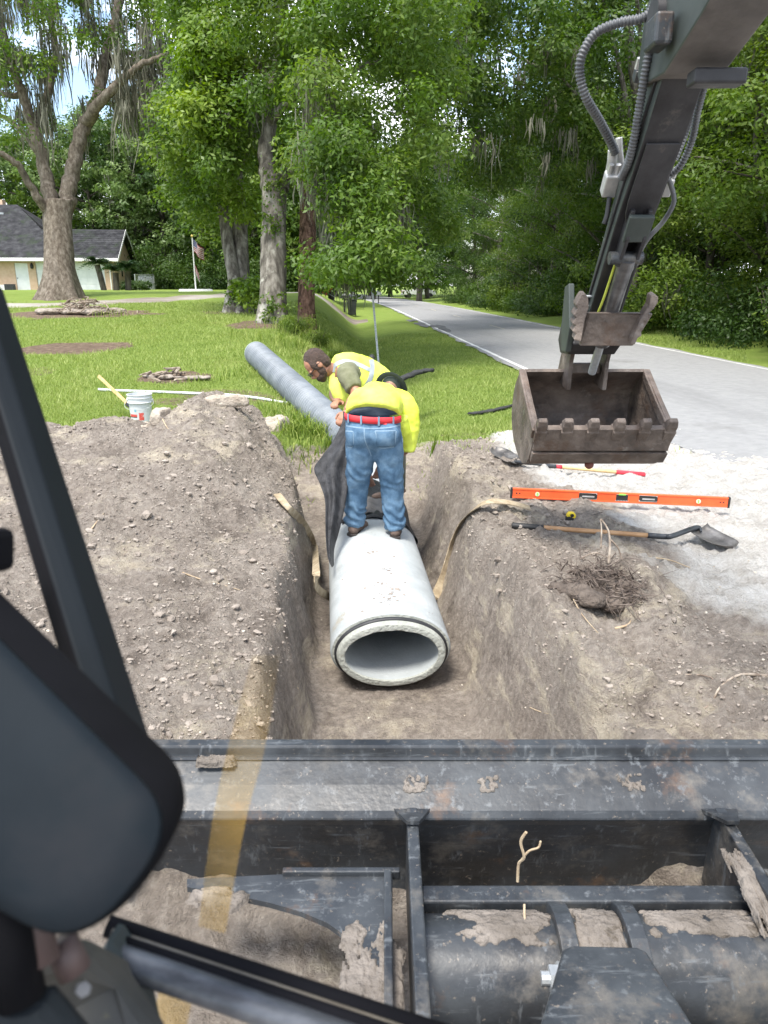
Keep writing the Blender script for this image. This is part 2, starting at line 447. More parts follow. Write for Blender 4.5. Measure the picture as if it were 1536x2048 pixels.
def ground_material():
    m = bpy.data.materials.new('ground_cover'); m.use_nodes = True
    N, L = m.node_tree.nodes, m.node_tree.links; bs = N['Principled BSDF']
    at = N.new('ShaderNodeAttribute'); at.attribute_name = 'cover'
    sp = N.new('ShaderNodeSeparateColor'); L.new(at.outputs['Color'], sp.inputs[0])
    tc = N.new('ShaderNodeTexCoord')
    def noise(s, d=6, r=.65, st=None):
        n = N.new('ShaderNodeTexNoise'); n.inputs['Scale'].default_value = s; n.inputs['Detail'].default_value = d; n.inputs['Roughness'].default_value = r
        if st:
            mp = N.new('ShaderNodeMapping'); mp.inputs['Scale'].default_value = st; L.new(tc.outputs['Object'], mp.inputs[0]); L.new(mp.outputs[0], n.inputs['Vector'])
        else: L.new(tc.outputs['Object'], n.inputs['Vector'])
        return n
    def ramp(src, *st):
        c = N.new('ShaderNodeValToRGB'); e = c.color_ramp.elements
        e[0].position, e[0].color = st[0][0], (*st[0][1], 1); e[1].position, e[1].color = st[-1][0], (*st[-1][1], 1)
        for p, q in st[1:-1]: k = e.new(p); k.color = (*q, 1)
        L.new(src, c.inputs[0]); return c.outputs[0]
    def mix(f, a, b):
        x = N.new('ShaderNodeMix'); x.data_type = 'RGBA'
        L.new(f, x.inputs[0]) if not isinstance(f, float) else setattr(x.inputs[0], 'default_value', f)
        L.new(a, x.inputs[6]); L.new(b, x.inputs[7]); return x.outputs[2]
    def sharpen(f, n, lo=.35, hi=.65, k=.5):
        a = N.new('ShaderNodeMath'); a.operation = 'MULTIPLY_ADD'; L.new(n.outputs['Fac'], a.inputs[0]); a.inputs[1].default_value = k; a.inputs[2].default_value = -k / 2
        b = N.new('ShaderNodeMath'); b.operation = 'ADD'; L.new(f, b.inputs[0]); L.new(a.outputs[0], b.inputs[1])
        r = N.new('ShaderNodeMapRange'); r.inputs[1].default_value = lo; r.inputs[2].default_value = hi; L.new(b.outputs[0], r.inputs[0]); return r.outputs[0]
    # soil: grey-brown sand, darker humus patches, pale and yellowish sand seams
    soil = ramp(noise(2.2).outputs['Fac'], (.28, (.19, .160, .134)), (.45, (.30, .258, .22)), (.58, (.395, .346, .298)), (.72, (.49, .435, .375)))
    soil2 = ramp(noise(26, 4).outputs['Fac'], (.3, (.14, .116, .096)), (.5, (.30, .255, .214)), (.72, (.52, .46, .39)))
    soil = mix(.52, soil, soil2)
    pale = noise(1.25, 6, .72, (1, 1, 4.5)); pm = N.new('ShaderNodeMapRange'); pm.inputs[1].default_value = .53; pm.inputs[2].default_value = .63; L.new(pale.outputs['Fac'], pm.inputs[0])
    palec = ramp(noise(14).outputs['Fac'], (.3, (.40, .34, .26)), (.7, (.60, .53, .42)))
    soil = mix(pm.outputs[0], soil, palec)
    dk = noise(1.7, 8, .78, (1, 1, 2.6)); dm = N.new('ShaderNodeMapRange'); dm.inputs[1].default_value = .55; dm.inputs[2].default_value = .66; dm.inputs[4].default_value = .7; L.new(dk.outputs['Fac'], dm.inputs[0])
    darkc = ramp(noise(30).outputs['Fac'], (.3, (.065, .051, .041)), (.7, (.15, .122, .10)))
    soil = mix(dm.outputs[0], soil, darkc)
    # crushed pale limestone sand on the shoulder
    sand = ramp(noise(5.5).outputs['Fac'], (.32, (.40, .365, .32)), (.5, (.58, .555, .51)), (.66, (.70, .685, .65)))
    sand = mix(.35, sand, ramp(noise(60, 3).outputs['Fac'], (.3, (.42, .38, .33)), (.6, (.74, .72, .69))))
    # grass: seen as texture under the blades and alone far off
    gr = ramp(noise(1.1, 6, .7).outputs['Fac'], (.3, (.15, .20, .045)), (.5, (.215, .275, .07)), (.7, (.30, .34, .105)))
    gr = mix(.5, gr, ramp(noise(38, 4).outputs['Fac'], (.3, (.08, .145, .02)), (.55, (.19, .28, .045)), (.75, (.34, .41, .11))))
    dry = noise(.7, 6, .75); dr = N.new('ShaderNodeMapRange'); dr.inputs[1].default_value = .57; dr.inputs[2].default_value = .72; dr.inputs[4].default_value = .6; L.new(dry.outputs['Fac'], dr.inputs[0])
    gr = mix(dr.outputs[0], gr, ramp(noise(20).outputs['Fac'], (.3, (.21, .19, .055)), (.7, (.34, .29, .12))))
    bare = ramp(noise(9).outputs['Fac'], (.3, (.10, .07, .052)), (.55, (.20, .145, .105)), (.75, (.36, .28, .20)))
    drv = ramp(noise(.12, 4).outputs['Fac'], (.35, (.16, .125, .105)), (.48, (.30, .26, .22)), (.6, (.46, .43, .38)))
    big = noise(3.0, 5, .7); med = noise(11, 5, .7)
    gr = mix(sharpen(sp.outputs[2], med, .42, .62, .7), gr, bare)
    c = mix(sharpen(at.outputs['Alpha'], med), gr, drv)
    sd = mix(sharpen(sp.outputs[1], big, .35, .6, .55), soil, sand)
    c = mix(sharpen(sp.outputs[0], med, .38, .58, .6), sd, c)
    L.new(c, bs.inputs['Base Color']); bs.inputs['Roughness'].default_value = .95; bs.inputs['Specular IOR Level'].default_value = .1
    b1 = noise(55, 8, .7); b2 = noise(160, 4, .6)
    ad = N.new('ShaderNodeMath'); ad.operation = 'MULTIPLY_ADD'; ad.inputs[1].default_value = .35; L.new(b2.outputs['Fac'], ad.inputs[0]); L.new(b1.outputs['Fac'], ad.inputs[2])
    bp = N.new('ShaderNodeBump'); bp.inputs['Strength'].default_value = 1.0; bp.inputs['Distance'].default_value = .042
    L.new(ad.outputs[0], bp.inputs['Height']); L.new(bp.outputs[0], bs.inputs['Normal'])
    return m
ground = tag(link('ground', gme, ground_material()), kind='structure')
# fast lookup of the finished ground height
def gzn(x, y):
    x = np.atleast_1d(np.asarray(x, float)); y = np.atleast_1d(np.asarray(y, float))
    i = np.clip(np.searchsorted(gx, x) - 1, 0, nx - 2); j = np.clip(np.searchsorted(gy, y) - 1, 0, ny - 2)
    u = (x - gx[i]) / (gx[i + 1] - gx[i]); v = (y - gy[j]) / (gy[j + 1] - gy[j])
    return Zg[j, i] * (1 - u) * (1 - v) + Zg[j, i + 1] * u * (1 - v) + Zg[j + 1, i] * (1 - u) * v + Zg[j + 1, i + 1] * u * v
def G(x, y): return float(gzn(x, y)[0])

# ---- road
asph = mat('asphalt', [(.245, .245, .245), (.27, .27, .27), (.295, .295, .29)], 7, .9, bump=.5, bscale=160, detail=8, spec=.15,
           spots=[((.19, .19, .19), .5, .52, .75, (1, .12, 1)), ((.36, .355, .34), 120, .56, .68), ((.16, .155, .15), .25, .60, .75)])
RDX = lambda y: 0.0 - 0.00055 * np.clip(np.asarray(y, float) - 55, 0, None) ** 2        # the road bends left far away
ys = np.concatenate([np.arange(0.5, 60, .5), np.arange(60, 170, 2)])
def strip(x0, x1, z, y=ys, jag=0.0, nxs=2):
    V = []; 
    for yy in y:
        j0 = jag * float(fbm(np.array([yy * 1.7]), np.array([x0]), o=4, s=7)[0]); j1 = jag * float(fbm(np.array([yy * 1.7]), np.array([x1 + 5]), o=4, s=8)[0])
        for k in range(nxs):
            t = k / (nxs - 1); x = (x0 + j0) * (1 - t) + (x1 + j1) * t
            crown = 0.06 * (1 - ((x - 6.85) / 3.0) ** 2) if abs(x - 6.85) < 3 else 0
            V.append((x + float(RDX(yy)), yy, z + crown))
    Fs = [(r * nxs + c, r * nxs + c + 1, (r + 1) * nxs + c + 1, (r + 1) * nxs + c) for r in range(len(y) - 1) for c in range(nxs - 1)]
    return np.array(V), np.array(Fs)
V, Fs = strip(3.98, 9.95, 0.0, jag=.16, nxs=9)
tag(link('road', npmesh('road', V, Fs, True), asph), kind='structure')
linem = mat('worn_white_paint', [(.55, .55, .53), (.74, .74, .72)], 12, .8, spots=[((.33, .33, .32), 8, .56, .66)])
yelm = mat('worn_yellow_paint', [(.42, .36, .22), (.40, .38, .34)], 3, .85, spots=[((.36, .355, .345), 5, .46, .58)])
for nm, x0, w, y0, y1, mm in (('edge_line', 4.12, .10, 9.6, 160, linem), ('edge_line', 9.62, .10, 2, 160, linem)):
    yy = ys[(ys >= y0) & (ys <= y1)]
    V, Fs = strip(x0, x0 + w, 0.006, yy, jag=.03, nxs=3)
    tag(link(nm, npmesh(nm, V, Fs, True), mm, bpy.data.objects['road']))
for y0 in np.arange(8, 150, 12.0):
    V, Fs = strip(6.80, 6.91, 0.006, np.arange(y0, y0 + 3.2, .4), nxs=2)
    link('centre_line', npmesh('centre_line', V, Fs, True), yelm, bpy.data.objects['road'])
tarm = mat('tar_patch', [(.07, .07, .07), (.14, .14, .14)], 6, .9)
for px, py, rx, ry in ((842, 648, .22, 2.2), (815, 640, .5, 1.2), (880, 655, .25, 2.6)):
    p = PZ(px, py, .02); k = MB()
    k.add([(p[0] + rx * math.cos(a) * (1 + .4 * math.sin(5 * a + px)), p[1] + ry * math.sin(a) * (1 + .3 * math.sin(3 * a)), .012 + .06 * (1 - ((p[0] + rx * math.cos(a) - 6.85) / 3) ** 2)) for a in np.linspace(0, 2 * math.pi, 24)[:-1]], [tuple(range(23))])
    k.obj('tar_patch', tarm, bpy.data.objects['road'])

# ---- soil clods, pebbles (one mass) --------------------------------------------------
def ico(sub=1):
    bm = bmesh.new(); bmesh.ops.create_icosphere(bm, subdivisions=sub, radius=1); V = np.array([v.co[:] for v in bm.verts]); Fc = np.array([[v.index for v in f.verts] for f in bm.faces]); bm.free(); return V, Fc
icoV, icoF = ico(1)
def scatter_lumps(name, xy, size, mt, flat=.7, sink=.3):
    n = len(xy); ang = RNG.uniform(0, 6.28, n)
    V = np.repeat(icoV[None], n, 0) * RNG.uniform(.65, 1.3, (n, len(icoV), 1))
    V = V * size[:, None, None] * np.array([1, 1, flat]) * RNG.uniform(.7, 1.35, (n, 1, 3))
    c, s = np.cos(ang)[:, None], np.sin(ang)[:, None]
    X = V[..., 0] * c - V[..., 1] * s; Y = V[..., 0] * s + V[..., 1] * c
    z = gzn(xy[:, 0], xy[:, 1])
    V = np.stack([X + xy[:, :1], Y + xy[:, 1:], V[..., 2] + (z + size * (flat - sink))[:, None]], -1)
    Fc = (icoF[None] + (np.arange(n) * len(icoV))[:, None, None]).reshape(-1, 3)
    return tag(link(name, npmesh(name, V.reshape(-1, 3), Fc, False), mt), kind='stuff')
clodm = mat('soil_clod', [(.19, .16, .135), (.29, .25, .213), (.38, .332, .285)], 9, .97, bump=.6, bscale=90, spec=.08)
xy = np.stack([RNG.uniform(-5, 2.6, 90000), 2 + 7.2 * RNG.random(90000)], -1)
_, d_, s_, t_, _ = ground_parts(xy[:, 0], xy[:, 1])
keep = (d_ > .5) & (s_ < .3) & (t_ < .3) & (fbm(xy[:, 0] * 1.5, xy[:, 1] * 1.5, o=3, s=4) > RNG.uniform(-.5, .35, len(xy)))
xy = xy[keep][:26000]
sz = .004 + .0065 * RNG.random(len(xy)) ** 2.5 + .024 * RNG.random(len(xy)) ** 30
tag(scatter_lumps('soil_clods', xy, sz, clodm), 'grey brown soil clods scattered over the spoil heap and berm', 'soil')
pebm = mat('pale_pebble', [(.40, .34, .26), (.62, .57, .48)], 5, .9)
xy = np.stack([RNG.uniform(-4.5, 4.2, 5000), 2.2 + 7 * RNG.random(5000)], -1)
_, d_, s_, t_, _ = ground_parts(xy[:, 0], xy[:, 1]); xy = xy[(d_ > .5) | (s_ > .4)][:800]
tag(scatter_lumps('pebbles', xy, .003 + .007 * RNG.random(len(xy)) ** 3, pebm), 'small pale pebbles scattered over the dug soil', 'pebbles')
# ================================================================== VEGETATION
leafA = leaf_mat('oak_leaf', (.040, .083, .013), (.100, .172, .027), (.20, .268, .052), trans=.42)
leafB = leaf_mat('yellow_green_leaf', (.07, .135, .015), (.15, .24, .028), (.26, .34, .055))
leafC = leaf_mat('dark_leaf', (.020, .048, .010), (.048, .092, .018), (.10, .155, .033), trans=.35)
leafW = leaf_mat('woods_leaf', (.027, .060, .011), (.070, .128, .021), (.155, .215, .040), trans=.4)
leafY = leaf_mat('young_woods_leaf', (.05, .093, .013), (.11, .175, .025), (.20, .26, .045), trans=.4)
leafD = leaf_mat('pale_green_leaf', (.06, .115, .03), (.12, .19, .05), (.20, .27, .09))
mossm = leaf_mat('spanish_moss', (.075, .075, .055), (.15, .148, .112), (.26, .255, .20), trans=.25, rough=.9)
grassm = leaf_mat('grass_blade', (.15, .215, .046), (.275, .345, .088), (.44, .48, .18), trans=.35, rough=.6)
weedm = leaf_mat('weed_blade', (.09, .15, .02), (.19, .27, .04), (.36, .40, .12), trans=.35, rough=.6)
barkG = mat('grey_bark', [(.07, .062, .053), (.155, .14, .12), (.28, .26, .228)], 7, .95, bump=1.0, bscale=16, stretch=(1, 1, .28), spec=.1, spots=[((.40, .39, .34), 2.2, .56, .68), ((.09, .11, .05), 1.4, .58, .75)])
barkO = mat('oak_bark', [(.085, .068, .053), (.15, .125, .10), (.23, .198, .165)], 9, .95, bump=1.0, bscale=26, stretch=(1, 1, .5), spec=.1, spots=[((.10, .085, .07), 1.2, .56, .72, (1, 1, .3))])
barkP = mat('pine_bark', [(.07, .045, .034), (.16, .098, .075), (.26, .165, .13)], 10, .95, bump=1.0, bscale=18, stretch=(1, 1, .4), spec=.1)
barkD = mat('dark_bark', [(.05, .043, .036), (.12, .105, .088)], 6, .95, bump=.6, stretch=(1, 1, .3), spec=.1)
def unit(n):
    v = RNG.normal(size=(n, 3)); return v / np.linalg.norm(v, axis=1, keepdims=True)
def leaf_quads(c, L, W, tint, droop=.35, out=None):
    n = len(c); a = unit(n); a[:, 2] -= droop
    if out is not None: a = a + out * .3
    nn = unit(n) * .62 + np.array([0, 0, .45]) + (out * .75 if out is not None else 0); nn /= np.linalg.norm(nn, axis=1, keepdims=True)
    a = a - nn * (a * nn).sum(1, keepdims=True); a /= np.linalg.norm(a, axis=1, keepdims=True) + 1e-9
    b = np.cross(nn, a)
    l = (L * RNG.uniform(.7, 1.25, n))[:, None]; w = (W * RNG.uniform(.7, 1.25, n))[:, None]
    V = np.stack([c, c + a * l * .45 + b * w * .5, c + a * l, c + a * l * .45 - b * w * .5], 1).reshape(-1, 3)
    return V, np.arange(4 * n).reshape(-1, 4), tint
def crown_pts(cent, rad, n_leaf, twig=.20, per=9, shell=.55):
    """leaves gathered round twig tips inside ellipsoid clumps"""
    cent = np.asarray(cent, float); rad = np.asarray(rad, float)
    w = rad.prod(1) ** (2 / 3); w = w / w.sum()
    nt = max(1, n_leaf // per)
    k = RNG.choice(len(cent), nt, p=w); d = unit(nt)
    r = (RNG.random(nt) ** .42)[:, None]; r = shell * r + (1 - shell) * RNG.random((nt, 1)) ** .6
    tip = cent[k] + d * rad[k] * r
    ct = RNG.random(len(cent))
    tt = ct[k] * .45 + RNG.random(nt) * .35
    c = np.repeat(tip, per, 0) + RNG.normal(size=(nt * per, 3)) * np.array([twig, twig, twig * .55])
    out = np.repeat(d, per, 0)
    tint = np.clip(np.repeat(tt, per) + RNG.random(nt * per) * .3, 0, 1)
    return c, out, tint
def leaf_mesh(name, cent, rad, n, L, W, twig=.2, per=9, shell=.55, droop=.35):
    c, out, t = crown_pts(cent, rad, n, twig, per, shell)
    V, Fc, t = leaf_quads(c, L, W, t, droop, out)
    me = npmesh(name, V, Fc); set_tint(me, t, 4); return me
def moss_mesh(name, tops, length, width=.035, strands=14, spread=.16):
    V, Fc, T = [], [], []
    for (p, ln) in zip(tops, length):
        for s in range(strands):
            q = np.asarray(p) + RNG.normal(size=3) * np.array([spread, spread, spread * .5]); l = ln * RNG.uniform(.35, 1.0)
            a = RNG.uniform(0, 6.28); e = np.array([math.cos(a), math.sin(a), 0]) * width * RNG.uniform(.5, 1.2)
            sw = RNG.normal(size=3) * .085 * l; sw[2] = 0; b = len(V)
            m = q + np.array([0, 0, -l * .5]) + sw; t = q + np.array([0, 0, -l]) + sw * RNG.uniform(-1, 1.5)
            V += [q - e * .6, q + e * .6, m + e, m - e * .8, t + e * .15, t - e * .15]
            Fc += [(b, b + 1, b + 2, b + 3), (b + 3, b + 2, b + 4, b + 5)]; tt = RNG.random(); T += [tt, tt]
    me = npmesh(name, np.array(V), np.array(Fc)); set_tint(me, T, 4); return me
def put(name, me, mt, parent):
    o = link(name, me, mt, parent); me.transform(Matrix.Translation(-wloc(parent))); return o
def pixclumps(region, n, d0, d1, r0, r1, gaps=(), zf=.75):
    """clumps in the volume a picture region covers between two distances"""
    x0, y0, x1, y1 = region; C, R = [], []; tries = 0
    while len(C) < n and tries < n * 20:
        tries += 1
        px, py, d = RNG.uniform(x0, x1), RNG.uniform(y0, y1), RNG.uniform(d0, d1)
        if any(((px - g[0]) / g[2]) ** 2 + ((py - g[1]) / g[3]) ** 2 < 1 for g in gaps): continue
        r = RNG.uniform(r0, r1); C.append(P(px, py, d)); R.append((r * RNG.uniform(.9, 1.4), r * RNG.uniform(.9, 1.4), r * zf))
    return C, R
def branch(mb, pts, r0, r1, n=6, seg=9, wob=.0):
    pts = smooth_path(pts, n); m = len(pts); jit = RNG.normal(size=(m, 3)) * r1 * .25
    mb.tube(pts + jit, [r0 + (r1 - r0) * (i / (m - 1)) ** .8 for i in range(m)], seg, wob=wob)
def trunk_base(mb, pts, radii, seg=18, flare=1.7, lobes=6, n=8):
    """trunk with a root flare and buttress lobes"""
    pts = smooth_path(pts, n); rad = smooth_vals(radii, n); rings = []
    z0 = pts[0][2]; u = np.array([1.0, 0, 0]); ph = RNG.uniform(0, 6)
    for p, r in zip(pts, rad):
        h = (p[2] - z0) / max(radii[0], .1); f = math.exp(-h * .9)
        ring = []
        for k in range(seg):
            a = 2 * math.pi * k / seg
            rr = r * (1 + (flare - 1) * f * (.6 + .4 * math.sin(lobes * a + ph)) + .05 * math.sin(5 * a + ph + h) + .03 * math.sin(9 * a + 2.1 * h))
            ring.append(p + np.array([math.cos(a) * rr, math.sin(a) * rr, 0]))
        rings.append(ring)
    mb.loft(rings)
# -------- live oak by the house
b = P(118, 588, 30.0); b[2] = G(b[0], b[1]) - .15
D = 30.0
oak = thing('live_oak_tree', b, 'massive live oak with forked trunk and long hanging moss before the garage', 'tree')
mb = MB()
trunk_base(mb, [b, P(118, 540, D), P(118, 490, D), P(116, 440, D), P(120, 400, D)], [.73, .56, .52, .54, .61], seg=24, flare=1.6)
for pts, r0, r1 in (([(112, 420, D), (96, 370, D), (84, 320, D), (66, 255, D), (45, 190, D - .5), (20, 120, D - 1), (0, 40, D - 1)], .33, .13),
                    ([(128, 420, D), (140, 370, D), (150, 310, D), (170, 250, D), (196, 195, D), (205, 140, D), (222, 80, D + .5), (240, 0, D + 1), (250, -80, D + 1)], .35, .16),
                    ([(170, 250, D), (200, 205, D - 1), (240, 165, D - 1.5), (280, 132, D - 2), (330, 110, D - 2)], .26, .08),
                    ([(205, 140, D), (240, 110, D + 1), (290, 105, D + 1)], .18, .06),
                    ([(100, 430, D), (78, 400, D - .6), (55, 360, D - 1), (30, 325, D - 1.5), (-20, 300, D - 2)], .20, .10),
                    ([(66, 255, D), (90, 200, D + 1), (110, 120, D + 1.5), (105, 40, D + 2), (110, -60, D + 2)], .2, .1),
                    ([(45, 190, D), (10, 190, D), (-40, 170, D)], .14, .08), ([(84, 320, D), (50, 270, D + 1), (10, 235, D + 2), (-40, 220, D + 2)], .15, .08)):
    branch(mb, [P(*p) for p in pts], r0, r1, seg=12, wob=.05)
mb.obj('trunk', barkO, oak, smooth=True)
gapsO = [(250, 190, 35, 28), (215, 160, 22, 40), (120, 200, 26, 45), (100, 330, 18, 55), (30, 190, 22, 30), (190, 245, 28, 40), (350, 60, 20, 30), (130, 70, 30, 30), (290, 60, 25, 30), (170, 120, 25, 40), (110, 300, 24, 70), (225, 260, 25, 30), (150, 150, 30, 60)]
c1, r1 = pixclumps((-90, -90, 330, 140), 50, D - 3, D + 3, .5, 1.1, gapsO); c2, r2 = pixclumps((-90, 100, 300, 260), 18, D - 2, D + 3, .35, .8, gapsO)
c3, r3 = pixclumps((-200, -420, 420, -90), 34, D - 4, D + 4, .9, 1.6)
put('crown', leaf_mesh('oak_crown', c1 + c2 + c3, r1 + r2 + r3, 46000, .18, .085), leafA, oak)
tops, ln = [], []
for i in range(190):
    px, py = RNG.uniform(-60, 345), RNG.uniform(-60, 230)
    if RNG.random() < .3: px, py = RNG.uniform(215, 340), RNG.uniform(100, 210)
    if any(((px - g[0]) / g[2]) ** 2 + ((py + 50 - g[1]) / g[3]) ** 2 < .6 for g in gapsO): continue
    tops.append(P(px, py, RNG.uniform(D - 2.2, D + 2.2))); ln.append(RNG.uniform(.8, 2.7))
tag(put('hanging_moss', moss_mesh('oak_moss', tops, ln, .035, 18, .15), mossm, oak), kind='stuff')

# -------- grey forked laurel oak
D = 20.5; b = P(543, 645, D); b[2] = G(b[0], b[1]) - .15
lo = thing('laurel_oak_tree', b, 'tall oak with a dark streaked grey trunk forking above ivy, beside the pine trunk', 'tree')
mb = MB()
trunk_base(mb, [b, P(545, 590, D), P(547, 520, D), P(548, 450, D), P(548, 390, D), P(550, 350, D)], [.42, .36, .345, .335, .34, .35], seg=24, flare=1.35)
for pts, r0, r1 in (([(538, 380, D), (533, 320, D), (538, 250, D), (545, 160, D), (560, 60, D), (570, -120, D)], .26, .13),
                    ([(560, 380, D), (568, 350, D), (590, 325, D - .4), (630, 315, D - 1), (690, 300, D - 2), (760, 250, D - 3)], .24, .08),
                    ([(538, 250, D), (580, 200, D - 1), (650, 160, D - 2), (760, 120, D - 3)], .13, .05), ([(690, 300, D - 2), (740, 340, D - 3), (790, 420, D - 4)], .07, .03),
                    ([(545, 160, D), (480, 110, D + 1), (420, 60, D + 1)], .12, .05), ([(630, 315, D - 1), (680, 380, D - 2), (720, 460, D - 3)], .07, .03)):
    branch(mb, [P(*p) for p in pts], r0, r1, seg=10)
mb.obj('trunk', barkG, lo, smooth=True)
gapsL = [(745, 175, 60, 26), (700, 190, 25, 18), (760, 270, 60, 22), (1010, 150, 25, 45), (860, 230, 40, 18), (600, 260, 45, 30), (590, 460, 40, 130)]
c1, r1 = pixclumps((600, -80, 900, 330), 54, 14.5, 19.5, .45, .95, gapsL)
c2, r2 = pixclumps((650, 300, 830, 560), 40, 14.5, 17.5, .38, .72, [(590, 460, 60, 200)])
c3, r3 = pixclumps((820, 340, 890, 520), 6, 16, 19, .35, .6)
c4, r4 = pixclumps((470, -80, 640, 190), 22, 17, 22, .5, .95, gapsL)
c5, r5 = pixclumps((480, -500, 950, -80), 34, 15, 22, .8, 1.5)
c6, r6 = pixclumps((640, 270, 700, 360), 6, 15, 17, .3, .5)
put('crown', leaf_mesh('laurel_crown', c1 + c2 + c3 + c4 + c5 + c6, r1 + r2 + r3 + r4 + r5 + r6, 125000, .135, .056, twig=.17), leafA, lo)
tops = [P(RNG.uniform(600, 680), RNG.uniform(100, 380), RNG.uniform(15, 19)) for i in range(45)] + [P(RNG.uniform(640, 820), RNG.uniform(330, 470), RNG.uniform(16, 18.5)) for i in range(35)] + [P(RNG.uniform(688, 732), RNG.uniform(505, 540), RNG.uniform(16, 17.5)) for i in range(16)]
ln = [RNG.uniform(.4, 1.2) for _ in tops]
tag(put('hanging_moss', moss_mesh('laurel_moss', tops, ln, .022, 14, .10), mossm, lo), kind='stuff')
# ivy on the trunk
tp = [P(548 + RNG.normal() * 13, RNG.uniform(330, 470), D - .42) for i in range(45)] + [P(548 + RNG.normal() * 22, RNG.uniform(585, 640), D - .5) for i in range(22)]
put('ivy', leaf_mesh('ivy', tp, [(.12, .10, .16)] * len(tp), 900, .09, .06, twig=.06, per=5), leafA, lo)

# -------- twin trunk tree
D = 24.0; b = P(474, 608, D); b[2] = G(b[0], b[1]) - .12
tw = thing('twin_trunk_tree', b, 'tree with two pale trunks rising from one base, the slimmer one leaning', 'tree')
mb = MB()
trunk_base(mb, [b + np.array([.15, 0, 0]), P(482, 560, D), P(481, 500, D), P(478, 430, D), P(472, 360, D), P(470, 250, D), P(455, 100, D), P(450, -100, D)], [.40, .27, .26, .25, .23, .2, .15, .1], seg=18, flare=1.7)
trunk_base(mb, [b + np.array([-.22, -.15, 0]), P(468, 570, D - .3), P(462, 520, D - .3), P(452, 460, D - .3), P(446, 400, D - .3), P(440, 330, D - .3), P(430, 200, D), P(410, 60, D)], [.26, .21, .20, .19, .18, .16, .12, .08], seg=16, flare=1.4)
for pts, r0, r1 in (([(470, 250, D), (430, 190, D), (380, 150, D - 1)], .1, .04), ([(455, 100, D), (500, 60, D), (540, 0, D)], .1, .04), ([(440, 330, D), (400, 300, D - 1), (360, 290, D - 2)], .08, .03), ([(472, 360, D), (500, 300, D - 1), (530, 270, D - 1)], .08, .03)):
    branch(mb, [P(*p) for p in pts], r0, r1)
mb.obj('trunk', barkG, tw, smooth=True)
gapsT = [(545, 270, 40, 45), (350, 150, 16, 20), (500, 230, 30, 25)]
c1, r1 = pixclumps((345, -80, 560, 210), 40, 20, 26, .55, 1.05, gapsT); c2, r2 = pixclumps((335, 200, 520, 330), 24, 20, 25, .5, .95, gapsT); c3, r3 = pixclumps((335, 320, 440, 420), 10, 22, 25, .45, .8)
c4, r4 = pixclumps((300, -420, 640, -80), 28, 20, 27, .9, 1.5)
put('crown', leaf_mesh('twin_crown', c1 + c2 + c3 + c4, r1 + r2 + r3 + r4, 76000, .165, .074), leafA, tw)
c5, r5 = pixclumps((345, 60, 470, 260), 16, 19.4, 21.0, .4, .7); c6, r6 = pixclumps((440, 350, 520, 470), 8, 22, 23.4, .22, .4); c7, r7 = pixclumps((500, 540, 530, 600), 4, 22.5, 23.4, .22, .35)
put('yellow_green_crown', leaf_mesh('twin_crown_yellow_green', c5 + c6 + c7, r5 + r6 + r7, 14000, .17, .075), leafB, tw)  # extra clumps with yellow-green leaves
tops = [P(RNG.uniform(400, 540), RNG.uniform(100, 250), RNG.uniform(19.5, 25)) for i in range(60)]
tag(put('hanging_moss', moss_mesh('twin_moss', tops, [RNG.uniform(.4, 1.3) for _ in tops], .028, 14, .13), mossm, tw), kind='stuff')
tp = [P(480 + RNG.normal() * 14, RNG.uniform(560, 605), D - .5) for i in range(26)]
put('ivy', leaf_mesh('ivy', tp, [(.14, .12, .14)] * len(tp), 500, .1, .07, twig=.06, per=5), leafA, tw)

# -------- pine trunk
D = 21.5; b = P(612, 640, D); b[2] = G(b[0], b[1]) - .12
pn = thing('pine_tree', b, 'straight pine with reddish brown scaly trunk beside the grey oak', 'tree')
mb = MB()
trunk_base(mb, [b, P(613, 580, D), P(615, 500, D), P(616, 420, D), P(618, 340, D), P(620, 200, D), P(622, 0, D), P(624, -200, D), P(625, -520, D)], [.26, .235, .225, .22, .21, .2, .18, .15, .07], seg=18, flare=1.35)
mb.obj('trunk', barkP, pn, smooth=True)
plates = MB()
pa = smooth_path([P(613, 632, D), P(613, 580, D), P(615, 500, D), P(616, 420, D), P(618, 340, D)], 14)
for q in pa:                                                    # raised bark plates
    for k in range(9):
        a = 2 * math.pi * k / 9 + q[2] * 3.1 + RNG.uniform(-.2, .2)
        n_ = np.array([math.cos(a), math.sin(a), 0]); t_ = np.array([-math.sin(a), math.cos(a), 0])
        plates.box(q + n_ * .226 + np.array([0, 0, RNG.uniform(-.05, .05)]), (.02, .10 * RNG.uniform(.7, 1.2), .13 * RNG.uniform(.6, 1.2)), (n_ + t_ * RNG.uniform(-.15, .15), t_, np.array([0, 0, 1.0]) + t_ * RNG.uniform(-.15, .15)))
tag(plates.obj('bark_plates', barkP, pn, bevel=0), kind='stuff')
c, r = pixclumps((560, -620, 700, -420), 10, 19, 23, .6, 1.1)
put('crown', leaf_mesh('pine_crown', c, r, 3000, .22, .02), leafC, pn)

